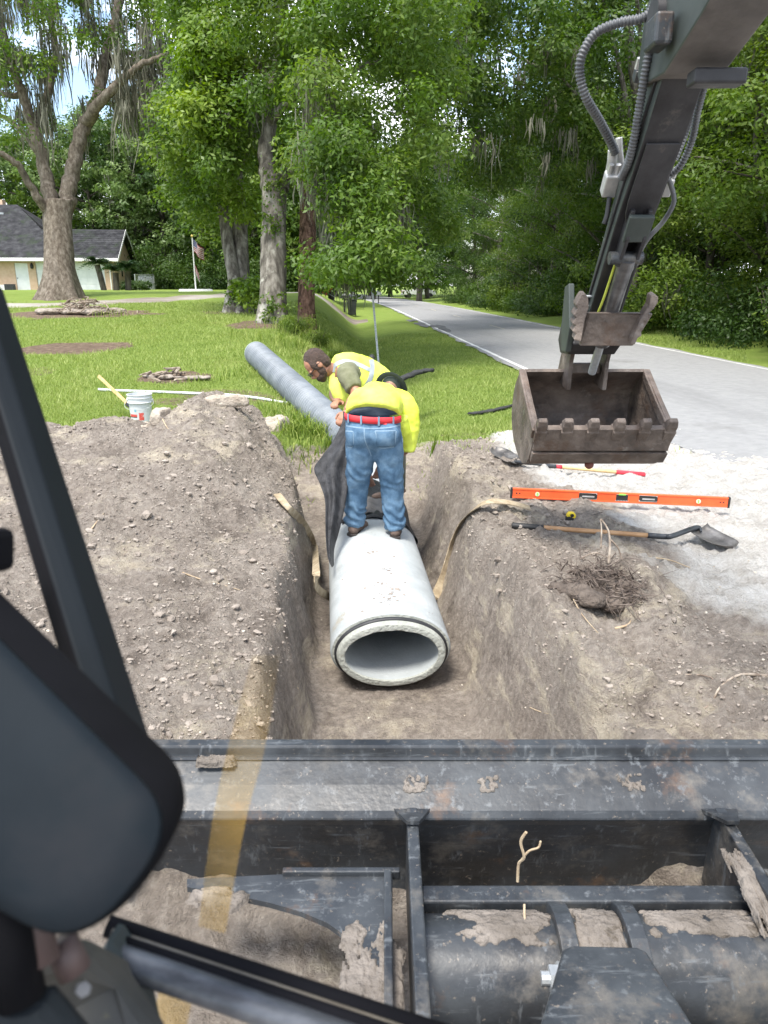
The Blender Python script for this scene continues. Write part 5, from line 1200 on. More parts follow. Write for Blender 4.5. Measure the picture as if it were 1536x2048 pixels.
q0 = MP(.37, 1.66, .27); k = MB(); k.tube(smooth_path([q0, q0 + [0, 0, .06], q0 + [.008, -.02, .10], q0 + [-.004, -.02, .15], q0 + [.006, -.03, .19]], 5), [.004] * 21, 6); k.tube(smooth_path([q0 + [.003, -.01, .08], q0 + [.02, -.02, .12], q0 + [.045, -.02, .13], q0 + [.05, -.02, .15]], 4), .003, 5); k.tube(smooth_path([q0 + [0, -.08, -.0], q0 + [-.01, -.14, -.005], q0 + [.01, -.19, -.02]], 4), .003, 5)
tag(k.obj('forked_root', rootm), 'forked pale root stuck in the mud on the blade frame', 'root')
# ---------------- cab: pillar, mirror, lower windscreen rail
def pixbar(name, a, b_, da, db, prof, m_, parent):
    """bar from pixel a to b at two distances; prof = corner offsets (across px direction metres, away metres)"""
    p, q = P(*a, da), P(*b_, db); t_ = nrm(q - p); s_ = nrm(np.cross(t_, FW)); f_ = np.cross(s_, t_); k = MB()
    k.loft([[e + s_ * u + f_ * v for u, v in prof] for e in (p, q)]); return k.obj(name, m_, parent, bevel=.004)
pp = P(-72, 540, .62); pq = P(248, 1580, .52)
t_ = nrm(pq - pp); s_ = nrm(np.cross(t_, FW)); s_ = s_ if s_ @ RT > 0 else -s_; f_ = nrm(np.cross(s_, t_)); f_ = f_ if f_ @ FW > 0 else -f_
k = MB(); k.loft([[e + s_ * u * sc + f_ * v for u, v in ((-.020, 0), (.0, -.012), (.015, .0), (.015, .04), (-.020, .04))] for e, sc in ((pp, .72), (pq, .88))]); pil = k.obj('cab_pillar', [cabm, cabg], ex, bevel=.003)
for p in pil.data.polygons:
    c = np.array(p.center)
    if p.normal @ Vector(s_) > .25: p.material_index = 1
k = MB(); k.box(P(-22, 1100, .5), (.024, .03, .03), (RT, UP, FW)); k.obj('latch', cabm, ex, bevel=.006)
# mirror housing: rounded slab, dark rim, slate face
def rounded(poly, r, n=8):
    poly = [np.asarray(p, float) for p in poly]; out = []; m = len(poly)
    for i in range(m):
        p, a, b_ = poly[i], poly[i - 1], poly[(i + 1) % m]; ra = min(r[i], np.linalg.norm(a - p) * .45, np.linalg.norm(b_ - p) * .45); p0, p1 = p + nrm(a - p) * ra, p + nrm(b_ - p) * ra
        for k in range(n + 1): t = k / n; out.append((1 - t) ** 2 * p0 + 2 * t * (1 - t) * p + t * t * p1)
    return out
front = [P(x, y, d) for x, y, d in ((-260, 1010, .50), (384, 1648, .40), (172, 1922, .37), (-420, 1600, .42))]
fr = rounded(front, [.05, .035, .035, .05]); cen = np.mean(fr, 0); mnv = nrm(np.cross(front[1] - front[0], front[3] - front[0])); mnv = mnv if mnv @ FW > 0 else -mnv
off = P(418, 1578, .445) - P(384, 1648, .40)
k = MB(); sc = lambda pts, s: [cen + (p - cen) * s for p in pts]
k.m = 0; k.loft([[p + off for p in sc(fr, .97)], [p + off * .8 for p in sc(fr, 1.0)], [p + off * .2 for p in sc(fr, 1.0)], sc(fr, .975)], cap=True); mir = k.obj('mirror_housing', cabm, ex, smooth=False, auto=True)
k = MB(); k.loft([[p - mnv * .001 for p in sc(fr, .972)], [p - mnv * .004 for p in sc(fr, .955)], [p - mnv * .008 for p in sc(fr, .80)], [p - mnv * .010 for p in sc(fr, .4)], [p - mnv * .0105 for p in sc(fr, .05)]]); k.obj('mirror_face', mat('slate_mirror_back', [(.005, .008, .011), (.009, .013, .017)], 4, .66, spec=.10, spots=[((.010, .012, .015), 6, .52, .68)]), mir, smooth=True)
# bracket below the mirror
brm = mat('brown_bracket', [(.055, .035, .032), (.085, .055, .05)], 6, .6)
for a, b_, r_, m_ in (((20, 1690, .44), (78, 1930, .43), .012, brm), ((-20, 1700, .42), (40, 2000, .42), .014, cabm), ((120, 1880, .45), (150, 1945, .45), .010, brm)):
    k = MB(); k.tube([P(*a), P(*b_)], r_, 12); k.obj('mirror_bracket', m_, ex, smooth=True)
k = MB(); k.prism([P(x, y, d) for x, y, d in ((30, 1920, .46), (150, 1915, .48), (230, 1990, .5), (330, 2110, .5), (-80, 2150, .46), (-80, 1990, .44))], FW * .03); k.obj('sill_panel', mat('dusty_sill', [(.030, .030, .028), (.055, .052, .045)], 9, .7, spots=[((.14, .12, .06), 14, .62, .7)]), ex, bevel=.01)
k = MB(); k.prism([P(x, y, d) for x, y, d in ((-60, 2005, .40), (90, 2000, .42), (190, 2120, .42), (-60, 2150, .4))], FW * .02); k.obj('sill_panel', cabg, ex, bevel=.008)
for px, py in ((163, 1976), (132, 1933)): k = MB(); k.tube([P(px, py, .455), P(px + 4, py + 3, .445)], .0045, 6); k.obj('bolt', mat('dusty_bolt', [(.06, .06, .065), (.12, .12, .125)], 30, .5, metal=.5), ex, auto=True)
k = MB(); k.prism([P(x, y, d) for x, y, d in ((205, 1880, .56), (265, 1960, .56), (300, 2120, .55), (200, 2120, .55), (190, 1960, .55))], FW * .04); k.obj('post_foot', mat('dark_teal_paint', [(.016, .024, .026), (.03, .04, .042)], 4, .6), ex, bevel=.008)
wa, wb = (212, 1862), (900, 2110)
def bar2(name, a, b_, d, r_, m_, fl=1.0): k = MB(); k.tube([P(*a, d), P((a[0] + b_[0]) / 2, (a[1] + b_[1]) / 2, d), P(*b_, d)], r_, 14, flat=fl); return k.obj(name, m_, ex, smooth=True)
bar2('windscreen_seal', (215, 1852), (905, 2076), .60, .0085, cabm); bar2('windscreen_seal', (222, 1868), (905, 2094), .592, .0045, mat('seal_highlight', [(.10, .085, .065), (.16, .14, .11)], 20, .5)); bar2('windscreen_seal', (218, 1880), (905, 2108), .585, .0065, cabm)
bar2('rail', (205, 1908), (900, 2150), .575, .0115, mat('worn_grey_rail', [(.045, .048, .055), (.10, .105, .115), (.16, .165, .175)], 14, .4, metal=.3, stretch=(1, 3, 1)))
# amber reflection in the windscreen, modelled as a translucent coloured strip
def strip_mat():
    m = bpy.data.materials.new('amber_reflection'); m.use_nodes = True; N, L = m.node_tree.nodes, m.node_tree.links; bs = N['Principled BSDF']; out = N['Material Output']
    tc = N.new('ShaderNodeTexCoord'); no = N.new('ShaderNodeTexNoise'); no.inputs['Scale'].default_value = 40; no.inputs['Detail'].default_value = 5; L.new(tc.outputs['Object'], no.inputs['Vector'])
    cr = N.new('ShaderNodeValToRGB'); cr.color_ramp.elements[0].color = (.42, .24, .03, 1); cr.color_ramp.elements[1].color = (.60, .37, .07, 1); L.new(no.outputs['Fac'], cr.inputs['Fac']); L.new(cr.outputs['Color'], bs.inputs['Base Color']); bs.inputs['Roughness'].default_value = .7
    tr = N.new('ShaderNodeBsdfTransparent'); tr.inputs['Color'].default_value = (1, .97, .88, 1); mx = N.new('ShaderNodeMixShader'); nf = N.new('ShaderNodeTexNoise'); nf.inputs['Scale'].default_value = 9; nf.inputs['Detail'].default_value = 6; L.new(tc.outputs['Object'], nf.inputs['Vector']); mf = N.new('ShaderNodeMapRange'); mf.inputs[1].default_value = .3; mf.inputs[2].default_value = .7; mf.inputs[3].default_value = .16; mf.inputs[4].default_value = .42; L.new(nf.outputs['Fac'], mf.inputs[0]); wa = N.new('ShaderNodeAttribute'); wa.attribute_name = 'reflection_fade'; mm_ = N.new('ShaderNodeMath'); mm_.operation = 'MULTIPLY'; L.new(mf.outputs[0], mm_.inputs[0]); L.new(wa.outputs['Fac'], mm_.inputs[1]); L.new(mm_.outputs[0], mx.inputs[0]); L.new(tr.outputs[0], mx.inputs[1]); L.new(bs.outputs[0], mx.inputs[2]); L.new(mx.outputs[0], out.inputs['Surface']); return m
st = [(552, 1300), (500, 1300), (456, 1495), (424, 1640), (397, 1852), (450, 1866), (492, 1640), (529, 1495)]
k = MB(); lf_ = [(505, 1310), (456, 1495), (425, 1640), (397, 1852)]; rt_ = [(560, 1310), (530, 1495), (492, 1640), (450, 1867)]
la, ra = smooth_path(np.array(lf_, float), 6), smooth_path(np.array(rt_, float), 6); n_ = len(la); k.add([P(x, y, .66) for x, y in la] + [P(x, y, .66) for x, y in ra], [(i, i + 1, n_ + i + 1, n_ + i) for i in range(n_ - 1)]); fm = k.obj('reflection_strip', strip_mat(), ex)
at_ = fm.data.attributes.new('reflection_fade', 'FLOAT', 'POINT'); at_.data.foreach_set('value', np.tile(np.linspace(0, 1, n_) ** .9, 2).astype(np.float32))  # painted reflection fades out towards the top of the strip
k2 = MB(); k2.add([P(318, 1985, .66), P(384, 2000, .66), P(372, 2060, .66), P(300, 2060, .66)], [(0, 1, 2, 3)]); f2 = k2.obj('reflection_strip', fm.data.materials[0], ex); a2 = f2.data.attributes.new('reflection_fade', 'FLOAT', 'POINT'); a2.data.foreach_set('value', [1.0] * 4)
# ================================================================== PIPES, TOOLS AND TRENCH THINGS
conc = mat('pale_concrete', [(.325, .348, .352), (.375, .40, .404), (.42, .445, .449)], 3, .85, bump=.25, bscale=60, spec=.2,
           spots=[((.31, .275, .20), 1.6, .60, .70), ((.10, .088, .08), 13, .69, .72), ((.47, .49, .49), 9, .60, .72)])
conc2 = mat('raw_concrete_rim', [(.30, .31, .275), (.39, .40, .36)], 9, .9, bump=.7, bscale=50, spots=[((.30, .30, .25), 14, .58, .70)])
gask = mat('black_gasket', [(.014, .014, .016), (.03, .03, .033)], 9, .55)
PA = np.array([.28, 4.22, -.405]); PDIR = nrm(np.array([PIPE_DX, 1, .004])); PX = nrm(np.cross(PDIR, [0, 0, 1.0])); PZv = np.cross(PX, PDIR)
def ering(s, a, b_, n=64, off=None, nz=0, seed=0):
    c = PA + PDIR * s; R_ = []
    for i in range(n):
        t = 2 * math.pi * i / n; k_ = 1 + (nz * float(vnoise(np.array([math.cos(t) * 6 + seed]), np.array([math.sin(t) * 6]), s=seed)[0]) if nz else 0)
        R_.append(c + PX * a * k_ * math.cos(t) + PZv * b_ * k_ * math.sin(t))
    return R_
def concrete_pipe(s0, L, label):
    c = PA + PDIR * s0; t = thing('concrete_pipe', c - np.array([0, 0, .26]), label, 'pipe', 'elliptical concrete pipes in the trench')
    A, B_, a, b_ = .392, .262, .300, .176
    k = MB(); k.loft([ering(s0 + .085, A - .012, B_ - .012), ering(s0 + .10, A, B_)] + [ering(s0 + .10 + (L - .10) * i / 10, A, B_) for i in range(1, 11)] + [ering(s0 + L, a + .035, b_ + .035), ering(s0 + L - .12, a + .035, b_ + .035), ering(s0 + L - .121, a, b_)] + [ering(s0 + (L - .13) * i / 8, a, b_) for i in range(8, 0, -1)] + [ering(s0 + .008, a, b_)], cap=False); bd = k.obj('barrel', conc, t, auto=True)
    k = MB(); T0 = .045
    k.loft([ering(s0 + .0852, A - .012, B_ - .012), ering(s0 + .082, a + T0 + .012, b_ + T0 + .012, nz=.006, seed=3), ering(s0 + .03, a + T0 + .006, b_ + T0 + .006), ering(s0 + .004, a + T0 - .004, b_ + T0 - .004), ering(s0, a + T0 - .016, b_ + T0 - .016), ering(s0, a + .004, b_ + .004, nz=.022, seed=5), ering(s0 + .012, a - .002, b_ - .002, nz=.01, seed=6)], cap=False); k.obj('spigot', conc2, t, auto=True)
    k = MB(); k.loft([ering(s0 + .068, a + T0 + .006, b_ + T0 + .006), ering(s0 + .066, a + T0 + .022, b_ + T0 + .022), ering(s0 + .044, a + T0 + .021, b_ + T0 + .021), ering(s0 + .042, a + T0 + .004, b_ + T0 + .004)], cap=False); k.obj('gasket', gask, t, smooth=True)
    return t
concrete_pipe(0, 2.40, 'pale elliptical concrete pipe with a black gasket that a worker stands on')
concrete_pipe(2.33, 2.0, 'concrete pipe farther along the trench beyond the wrapped joint')
# dirt crumbs on the pipe
k = MB()
for i in range(200):
    s = abs(RNG.normal()) * .5 + .15 if RNG.random() < .6 else RNG.uniform(.1, 1.7); th_ = math.pi / 2 + RNG.normal() * .33; cl_ = RNG.normal(size=2)
    cc_ = ((.42, 1.50), (.55, 1.68), (.5, 1.35), (.85, 1.55), (1.2, 1.75), (.3, 1.6))[i % 6]; s = s if i % 4 == 0 else cc_[0] + .035 * cl_[0]; th_ = th_ if i % 4 == 0 else cc_[1] + .09 * cl_[1]; p = PA + PDIR * s + PX * .392 * math.cos(th_) + PZv * .262 * math.sin(th_); r_ = .002 + .007 * RNG.random() ** 5
    k.add([p + r_ * 1.3 * np.array(v) * [1.4, 1.4, .5] for v in icoV * RNG.uniform(.6, 1.3, (12, 1))], [tuple(f) for f in icoF])
tag(k.obj('dirt_crumbs', clodm), 'dark dirt crumbs fallen on top of the pale pipe', 'dirt', kind='stuff')
# -------- black filter fabric wrapped at the joint and held up
fab = mat('black_geotextile', [(.012, .012, .013), (.026, .026, .028), (.045, .045, .048)], 20, .55, bump=.5, bscale=120, spec=.35, stretch=(1, 1, .3))
ft = thing('filter_fabric', PA + PDIR * 2.2, 'black filter fabric sheet hanging from gripped hands and wrapped under the pipe', 'fabric')
rowsF = [((686, 822, 6.35), (708, 832, 6.2)), ((684, 845, 6.3), (712, 850, 6.15)), ((664, 885, 6.22), (706, 880, 6.12)), ((642, 915, 6.15), (704, 910, 6.1)), ((628, 938, 6.1), (700, 940, 6.1)), ((640, 968, 6.05), (696, 970, 6.08)), ((650, 1000, 6.0), (692, 1000, 6.06)), ((651, 1040, 5.9), (684, 1040, 6.0)), ((652, 1080, 5.75), (676, 1070, 5.95)), ((656, 1115, 5.6), (668, 1100, 5.85)), ((664, 1135, 5.55), (668, 1130, 5.75))]
Lp = smooth_path([P(*a) for a, _ in rowsF], 4); Rp = smooth_path([P(*b_) for _, b_ in rowsF], 4); nu = 18
grid = np.array([[l * (1 - u) + r * u + FW * (.028 * math.sin(u * 7 + i * .06) * math.sin(math.pi * u) + .006 * math.sin(u * 15 + i * .17)) for u in np.linspace(0, 1, nu)] for i, (l, r) in enumerate(zip(Lp, Rp))])
def gridmesh(name, g, m_, parent, th_=.003, sub=0):
    nr_, nc_ = g.shape[:2]; idx = np.arange(nr_ * nc_).reshape(nr_, nc_); q = np.stack([idx[:-1, :-1], idx[:-1, 1:], idx[1:, 1:], idx[1:, :-1]], -1).reshape(-1, 4); o = put(name, npmesh(name, g.reshape(-1, 3), q, True), m_, parent) if parent else link(name, npmesh(name, g.reshape(-1, 3), q, True), m_)
    if th_: s = o.modifiers.new('solid', 'SOLIDIFY'); s.thickness = th_; s.offset = 0
    return o
gridmesh('hanging_sheet', grid, fab, ft)
# collar of fabric round the pipe joint, down the right side
def pipe_pt(s, th_, add): return PA + PDIR * s + PX * (.392 + add) * math.cos(th_) + PZv * (.262 + add) * math.sin(th_)
g = np.array([[pipe_pt(2.12 + 1.25 * v + .10 * math.sin(u * 5 + 1) * (1 - v) - .35 * (1 - v) * (1 if u < .35 else .0) * (.35 - u) / .35, -2.2 + u * 4.5, .012 + .012 * math.sin(u * 40 + v * 7)) for u in np.linspace(0, 1, 60)] for v in np.linspace(0, 1, 24)])
gridmesh('wrapped_collar', g, fab, ft)
g = np.array([[pipe_pt(2.15 + .35 * v, .9 + u * 1.5, .02 + .05 * v * math.sin(u * 3.1) + .01 * math.sin(u * 30)) for u in np.linspace(0, 1, 30)] for v in np.linspace(0, 1, 8)])
gridmesh('inner_fold', g, mat('grey_fabric_back', [(.10, .095, .09), (.16, .15, .145)], 14, .85, bump=.4), ft)
# -------- lifting sling under the pipe, ends thrown out on both banks
slingm = mat('tan_webbing', [(.28, .215, .135), (.40, .32, .21), (.50, .42, .30)], 12, .9, bump=.6, bscale=160, spots=[((.20, .15, .10), 6, .58, .7)])
def ribbon(pts, w, side, mb_, th_=.008, n=8):
    pa = smooth_path(pts, n); sd = smooth_path(side, n); rg = []
    for i, p in enumerate(pa):
        t_ = nrm(pa[min(i + 1, len(pa) - 1)] - pa[max(i - 1, 0)]); s = nrm(sd[i] - t_ * (sd[i] @ t_)); n_ = np.cross(t_, s); rg.append([p + s * w / 2 + n_ * th_ / 2, p + s * w / 2 - n_ * th_ / 2, p - s * w / 2 - n_ * th_ / 2, p - s * w / 2 + n_ * th_ / 2])
    mb_.loft(rg)
def onG(px, py, guess, lift=.015):
    """point of the ground under a pixel, near distance guess"""
    r = ray(px, py); best = None
    for d in np.arange(guess - 2.2, guess + 2.5, .02):
        q = C0 + r * d
        if q[2] < G(q[0], q[1]) + lift: return q
    return C0 + r * guess
R0 = [P(1058, 1022, 6.05), P(1010, 1010, 6.08), P(965, 1013, 6.05), P(930, 1040, 5.9), P(910, 1075, 5.75), P(898, 1115, 5.6), P(886, 1160, 5.5), P(872, 1196, 5.45), P(858, 1230, 5.4)]
R0 = [onG(*p, 6) + np.array([0, -.02, .03]) for p in ((1058, 1022), (1010, 1010), (965, 1013), (930, 1040), (910, 1075), (898, 1115))] + [onG(886, 1160, 5.5) + [0, 0, .02], onG(870, 1198, 5.4) + [0, 0, .02]]
k = MB(); ribbon(R0, .075, [np.array([0, 1, .2])] * 2 + [np.array([.3, 1, .1])] + [np.array([.7, .6, .2])] * 5, k)
under = [pipe_pt(1.15, a, .012) for a in np.linspace(-.35, -math.pi + .35, 9)]; ribbon([R0[-1], under[0]] + under, .07, [PDIR] * 11, k)
L0 = [onG(*p, 6) + np.array([.01, -.01, .02]) for p in ((552, 992), (575, 1020), (600, 1045), (618, 1072), (628, 1100))] + [P(632, 1140, 5.45), P(634, 1175, 5.4)]
ribbon(L0 + [under[-1]], .06, [np.array([.5, 1, .1])] * 5 + [np.array([.3, 1, 0])] * 3, k)
tag(k.obj('lifting_sling', slingm), 'tan webbing sling passing under the pipe with its ends over both banks', 'sling')
# -------- corrugated plastic pipe
corr = mat('grey_corrugated_plastic', [(.13, .148, .167), (.175, .195, .215), (.22, .24, .26)], 3, .5, spec=.4, spots=[((.28, .30, .31), 7, .62, .75)])
c0 = P(512, 694, 13.4); c1 = P(712, 824, 8.75); r_ = .21
for q in (c0, c1): q[2] = G(q[0], q[1]) + r_ * .92
c1[2] = min(c1[2], c0[2] - .1)
t = thing('corrugated_pipe', (c0 + c1) / 2 - [0, 0, r_], 'grey corrugated plastic drain pipe lying across the lawn', 'pipe'); n = 280; k = MB(); k.tube([c0 + (c1 - c0) * i / n for i in range(n + 1)], [r_ * (1 + .045 * (1 if (i // 2) % 2 else -1)) for i in range(n + 1)], 36, cap=False); k.obj('corrugated_wall', corr, t, auto=False)
dirc = nrm(c1 - c0); k = MB(); k.tube([c0 + dirc * .002, c1 - dirc * .002], r_ * .9, 36, cap=False); k.obj('liner', mat('pipe_liner', [(.10, .11, .12), (.16, .17, .18)], 4, .5), t, smooth=True)
ru, rv = nrm(np.cross(dirc, [0, 0, 1.0])), None; rv = np.cross(ru, dirc); k = MB()
for e, s in ((c0, -1), (c1, 1)): k.loft([[e + (ru * math.cos(a) + rv * math.sin(a)) * q + dirc * s * z for a in np.linspace(0, 2 * math.pi, 37)[:-1]] for q, z in ((r_ * .9, -.02), (r_ * .9, .012), (r_ * 1.035, .012), (r_ * 1.035, -.02))], cap=False)
k.obj('rim', mat('pale_green_rim', [(.28, .34, .30), (.36, .42, .38)], 4, .5), t)
# -------- pail with a stick
pw = mat('white_pail_plastic', [(.56, .58, .60), (.63, .64, .65)], 4, .4); b = PZ(284, 845, .16); b[2] = G(b[0], b[1]) ; 
for i in range(6): b = PZ(284, 845, b[2]); b[2] = G(b[0], b[1])
t = thing('pail', b, 'white plastic pail with a red band on the soil edge', 'pail'); H_ = .37; rb, rt = .128, .148
def lathe(prof, c, n=40, mb_=None): k = mb_ or MB(); k.loft([[c + np.array([r * math.cos(a), r * math.sin(a), z]) for a in np.linspace(0, 2 * math.pi, n + 1)[:-1]] for r, z in prof], cap=False); return k
k = lathe([(.001, .004), (rb, .0), (rb + .012, H_ * .70), (rt + .008, H_ * .70 + .002), (rt + .010, H_ * .73), (rt, H_ * .75), (rt, H_ * .86), (rt + .008, H_ * .865), (rt + .008, H_ * .89), (rt + .001, H_ * .90), (rt + .002, H_ * .97), (rt + .01, H_ * .975), (rt + .01, H_), (rt - .003, H_), (rt - .006, H_ * .9), (rb - .004, .01), (.001, .012)], b); pb = k.obj('body', pw, t, auto=True)
redp = mat('red_print', [(.55, .06, .05), (.65, .10, .08)], 20, .5, spots=[((.72, .70, .69), 30, .56, .62)]); blup = mat('blue_print', [(.10, .35, .50), (.2, .5, .6)], 30, .5)
def wrap(a0, a1, z0, z1, m_, nm, e=.0015):
    k = MB(); n = 14; rr = lambda z: rb + .012 * z / (H_ * .7) + e; k.loft([[b + np.array([rr(z) * math.cos(a), rr(z) * math.sin(a), z]) for a in np.linspace(a0, a1, n)] for z in (z0, z1)], cap=False, closed=False); k.obj(nm, m_, pb)
A0 = -math.pi / 2
wrap(A0 - 1.2, A0 - .12, .095, .125, redp, 'printed_band'); wrap(A0 - 1.2, A0 - .14, .085, .094, blackp, 'printed_line'); wrap(A0 - 1.1, A0 - .2, .03, .045, blup, 'printed_text'); wrap(A0 + .05, A0 + .5, .05, .145, redp, 'printed_emblem'); wrap(A0 - .35, A0 - .15, .16, .19, blup, 'printed_text')
for s in (-1, 1): k = MB(); k.tube([b + [s * rt, 0, H_ * .8], b + [s * (rt + .02), 0, H_ * .8]], .014, 10); k.obj('handle_lug', pw, pb)
k = MB(); k.tube(smooth_path([b + np.array([-rt - .015, 0, H_ * .8]), b + np.array([-rt - .03, -.08, H_ * .66]), b + np.array([-.1, -.19, H_ * .55]), b + np.array([.08, -.19, H_ * .53]), b + np.array([rt + .03, -.08, H_ * .66]), b + np.array([rt + .015, 0, H_ * .8])], 6), .003, 6); k.obj('wire_handle', galv, pb)
wood = mat('pine_wood', [(.46, .29, .11), (.58, .39, .17), (.66, .47, .23)], 6, .65, stretch=(6, 6, 1)); s0, s1 = b + np.array([-.05, .02, .12]), P(197, 752, 9.85)
t = thing('wooden_stick', s0, 'pale wooden brush handle leaning out of the white pail', 'stick'); ax2 = nrm(s1 - s0); k = MB(); sd_ = nrm(np.cross(ax2, [0, 1, 0])); k.box((s0 + s1) / 2 + ax2 * .11, (.042, .022, np.linalg.norm(s1 - s0) - .22), (sd_, np.cross(sd_, ax2), ax2)); k.obj('handle', wood, t, bevel=.005)
k = MB(); k.box(s0 + ax2 * .19, (.06, .03, .10), (sd_, np.cross(sd_, ax2), ax2)); k.obj('brush_head', blackp, t, bevel=.006); 
# -------- white plastic conduit on the lawn
p0, p1 = PZ(197, 780, .42), PZ(574, 806, .3)
for q, px, py in ((p0, 197, 780), (p1, 574, 806)):
    for i in range(6): v_ = PZ(px, py, q[2]); q[:] = v_; q[2] = G(q[0], q[1]) + .03
k = MB(); n = 24; pts = []
for i in range(n + 1): q = p0 + (p1 - p0) * i / n; q[2] = max(q[2], G(q[0], q[1]) + .022); pts.append(q)
t = thing('white_conduit', p0, 'long thin white plastic conduit lying on the lawn', 'conduit'); k.tube(pts, .021, 10); k.obj('tube', pw, t, smooth=True)
k = MB(); k.tube([pts[14], pts[14] + nrm(p1 - p0) * .12], .026, 10); k.obj('coupling', mat('grey_coupling', [(.25, .26, .27), (.33, .34, .35)], 5, .5), t, smooth=True)
# -------- black fabric scraps
scr = mat('black_scrap', [(.016, .016, .017), (.04, .04, .04)], 16, .85, bump=.6)
def scrap(pts, w, label, tw=1.0):
    Q = [onG(x, y, g, .02) for x, y, g in pts]; pa = smooth_path(Q, 6); k = MB(); n = len(pa); k.tube(pa + [0, 0, .02], [w * (.55 + .45 * math.sin(math.pi * (i + 1) / (n + 1)) + .12 * math.sin(i * 1.9)) for i in range(n)], 10, flat=.45, wob=.18); tag(k.obj('fabric_scrap', scr, None, smooth=True), label, 'fabric')
scrap([(868, 742, 12), (840, 746, 12), (815, 755, 11.6), (797, 764, 11.3)], .09, 'rolled black fabric scrap lying on the grass behind the workers'); scrap([(1028, 812, 10.2), (990, 822, 10), (955, 828, 9.8), (937, 829, 9.7)], .05, 'thin black fabric strip on the grass beside the bucket')
# -------- broken slab of pale crust at the lawn edge
def slab(px, py, g, rx, ry, h, label, seed, m_, name='concrete_chunk'):
    c = onG(px, py, g); st_ = np.random.default_rng(seed); n = 11; an = np.sort(st_.uniform(0, 6.28, n)); out = [(math.cos(a) * rx * st_.uniform(.75, 1.1), math.sin(a) * ry * st_.uniform(.75, 1.1)) for a in an]; k = MB(); k.loft([[c + np.array([x * 1.05, y * 1.05, -.05]) for x, y in out], [c + np.array([x, y, h * .6 + .03 * x]) for x, y in out], [c + np.array([x * .86, y * .86, h + .05 * x + .02 * math.sin(9 * x)]) for x, y in out], [c + np.array([x * .4, y * .4, h * 1.05]) for x, y in out]]); tag(place(name, fuse(k, .018, 3, lambda V, N: V + N * (.028 * fbm(V[:, 0] * 9, V[:, 1] * 9, V[:, 2] * 9, o=4, s=seed) + .012 * fbm(V[:, 0] * 34, V[:, 1] * 34, V[:, 2] * 34, o=2, s=seed))[:, None]), m_, None), label, 'slab')
tans = mat('tan_sand_crust', [(.30, .25, .20), (.39, .335, .275), (.47, .41, .34)], 8, .95, bump=.8, bscale=50, spec=.08)
slab(545, 852, 8.5, .26, .30, .09, 'pale flat slab of sandy crust between spoil heap and weeds', 2, tans, 'soil_slab'); slab(255, 862, 9.3, .28, .16, .04, 'pale sandy slab beneath the white pail', 4, tans, 'soil_slab'); slab(322, 838, 9.2, .12, .15, .1, 'tan sand lump leaning beside the white pail', 5, tans, 'sand_lump'); slab(428, 803, 7.9, .32, .12, .05, 'flat sandy crust on top of the spoil heap', 6, tans, 'soil_slab')
# -------- spirit level
orng = mat('orange_red_paint', [(.80, .105, .028), (.88, .135, .038)], 6, .4, spec=.5, spots=[((.55, .20, .12), 30, .66, .72)]); endc = mat('black_end_cap', [(.012, .012, .012), (.025, .025, .025)], 8, .6)
a0 = PZ(1020, 1004, .09); a1 = PZ(1456, 1024, .06); lx = nrm(a1 - a0); LL = np.linalg.norm(a1 - a0); ly = nrm(np.cross([0, 0, 1.0], lx)); lz = np.cross(lx, ly)
g0 = max(G(*(a0 + (a1 - a0) * s)[:2]) - (a0 + (a1 - a0) * s)[2] for s in np.linspace(0, 1, 30)) ; 
base = a0 + np.array([0, 0, min(g0, .10) - .032])
def LV(s, y, z): return base + lx * s + ly * y + lz * z
HL, WL = .084, .030
t = thing('spirit_level', LV(LL / 2, 0, 0), 'long orange spirit level with black end caps lying on the sand', 'level')
k = MB(); k.box(LV(LL / 2, 0, .006), (LL - .03, WL, .012), (lx, ly, lz)); k.box(LV(LL / 2, 0, HL - .006), (LL - .03, WL, .012), (lx, ly, lz)); 
wins = [(LL * .125, .022), (LL * .36, .075), (LL * .515, .048), (LL * .635, .075), (LL * .86, .022)]
segs, x0 = [], .015
for c_, h_ in wins: segs.append((x0, c_ - h_)); x0 = c_ + h_
segs.append((x0, LL - .015))
for u, v in segs: k.box(LV((u + v) / 2, 0, HL / 2), (v - u, WL * .72, HL - .02), (lx, ly, lz))
bd = k.obj('frame', orng, t, bevel=.002)
for s in (.007, LL - .007): k = MB(); k.box(LV(s, 0, HL / 2), (.018, WL + .006, HL + .006), (lx, ly, lz)); k.obj('end_cap', endc, t, bevel=.003)
grn = mat('green_vial', [(.25, .75, .10), (.35, .85, .16)], 4, .2); whp = mat('clear_vial_housing', [(.55, .60, .40), (.70, .74, .55)], 8, .3)
for i in (0, 4):
    k = MB(); k.box(LV(wins[i][0], 0, HL / 2), (.044, WL * .6, HL - .02), (lx, ly, lz)); k.obj('vial_mount', orng, t)
    k = MB(); k.tube([LV(wins[i][0], -WL * .5, HL / 2), LV(wins[i][0], WL * .5, HL / 2)], .019, 20); vv = k.obj('plumb_vial', whp, t, auto=True); k = MB(); k.tube([LV(wins[i][0], -WL * .53, HL / 2 - .014), LV(wins[i][0], -WL * .53, HL / 2 + .014)], .005, 8); k.obj('bubble_tube', grn, vv)
k = MB(); k.box(LV(wins[2][0], 0, HL / 2 - .006), (.096, WL * .66, HL - .03), (lx, ly, lz)); k.obj('vial_mount', endc, t); k = MB(); k.tube([LV(wins[2][0] - .028, -.006, HL - .012), LV(wins[2][0] + .028, -.006, HL - .012)], .011, 12); k.obj('level_vial', grn, t, smooth=True)
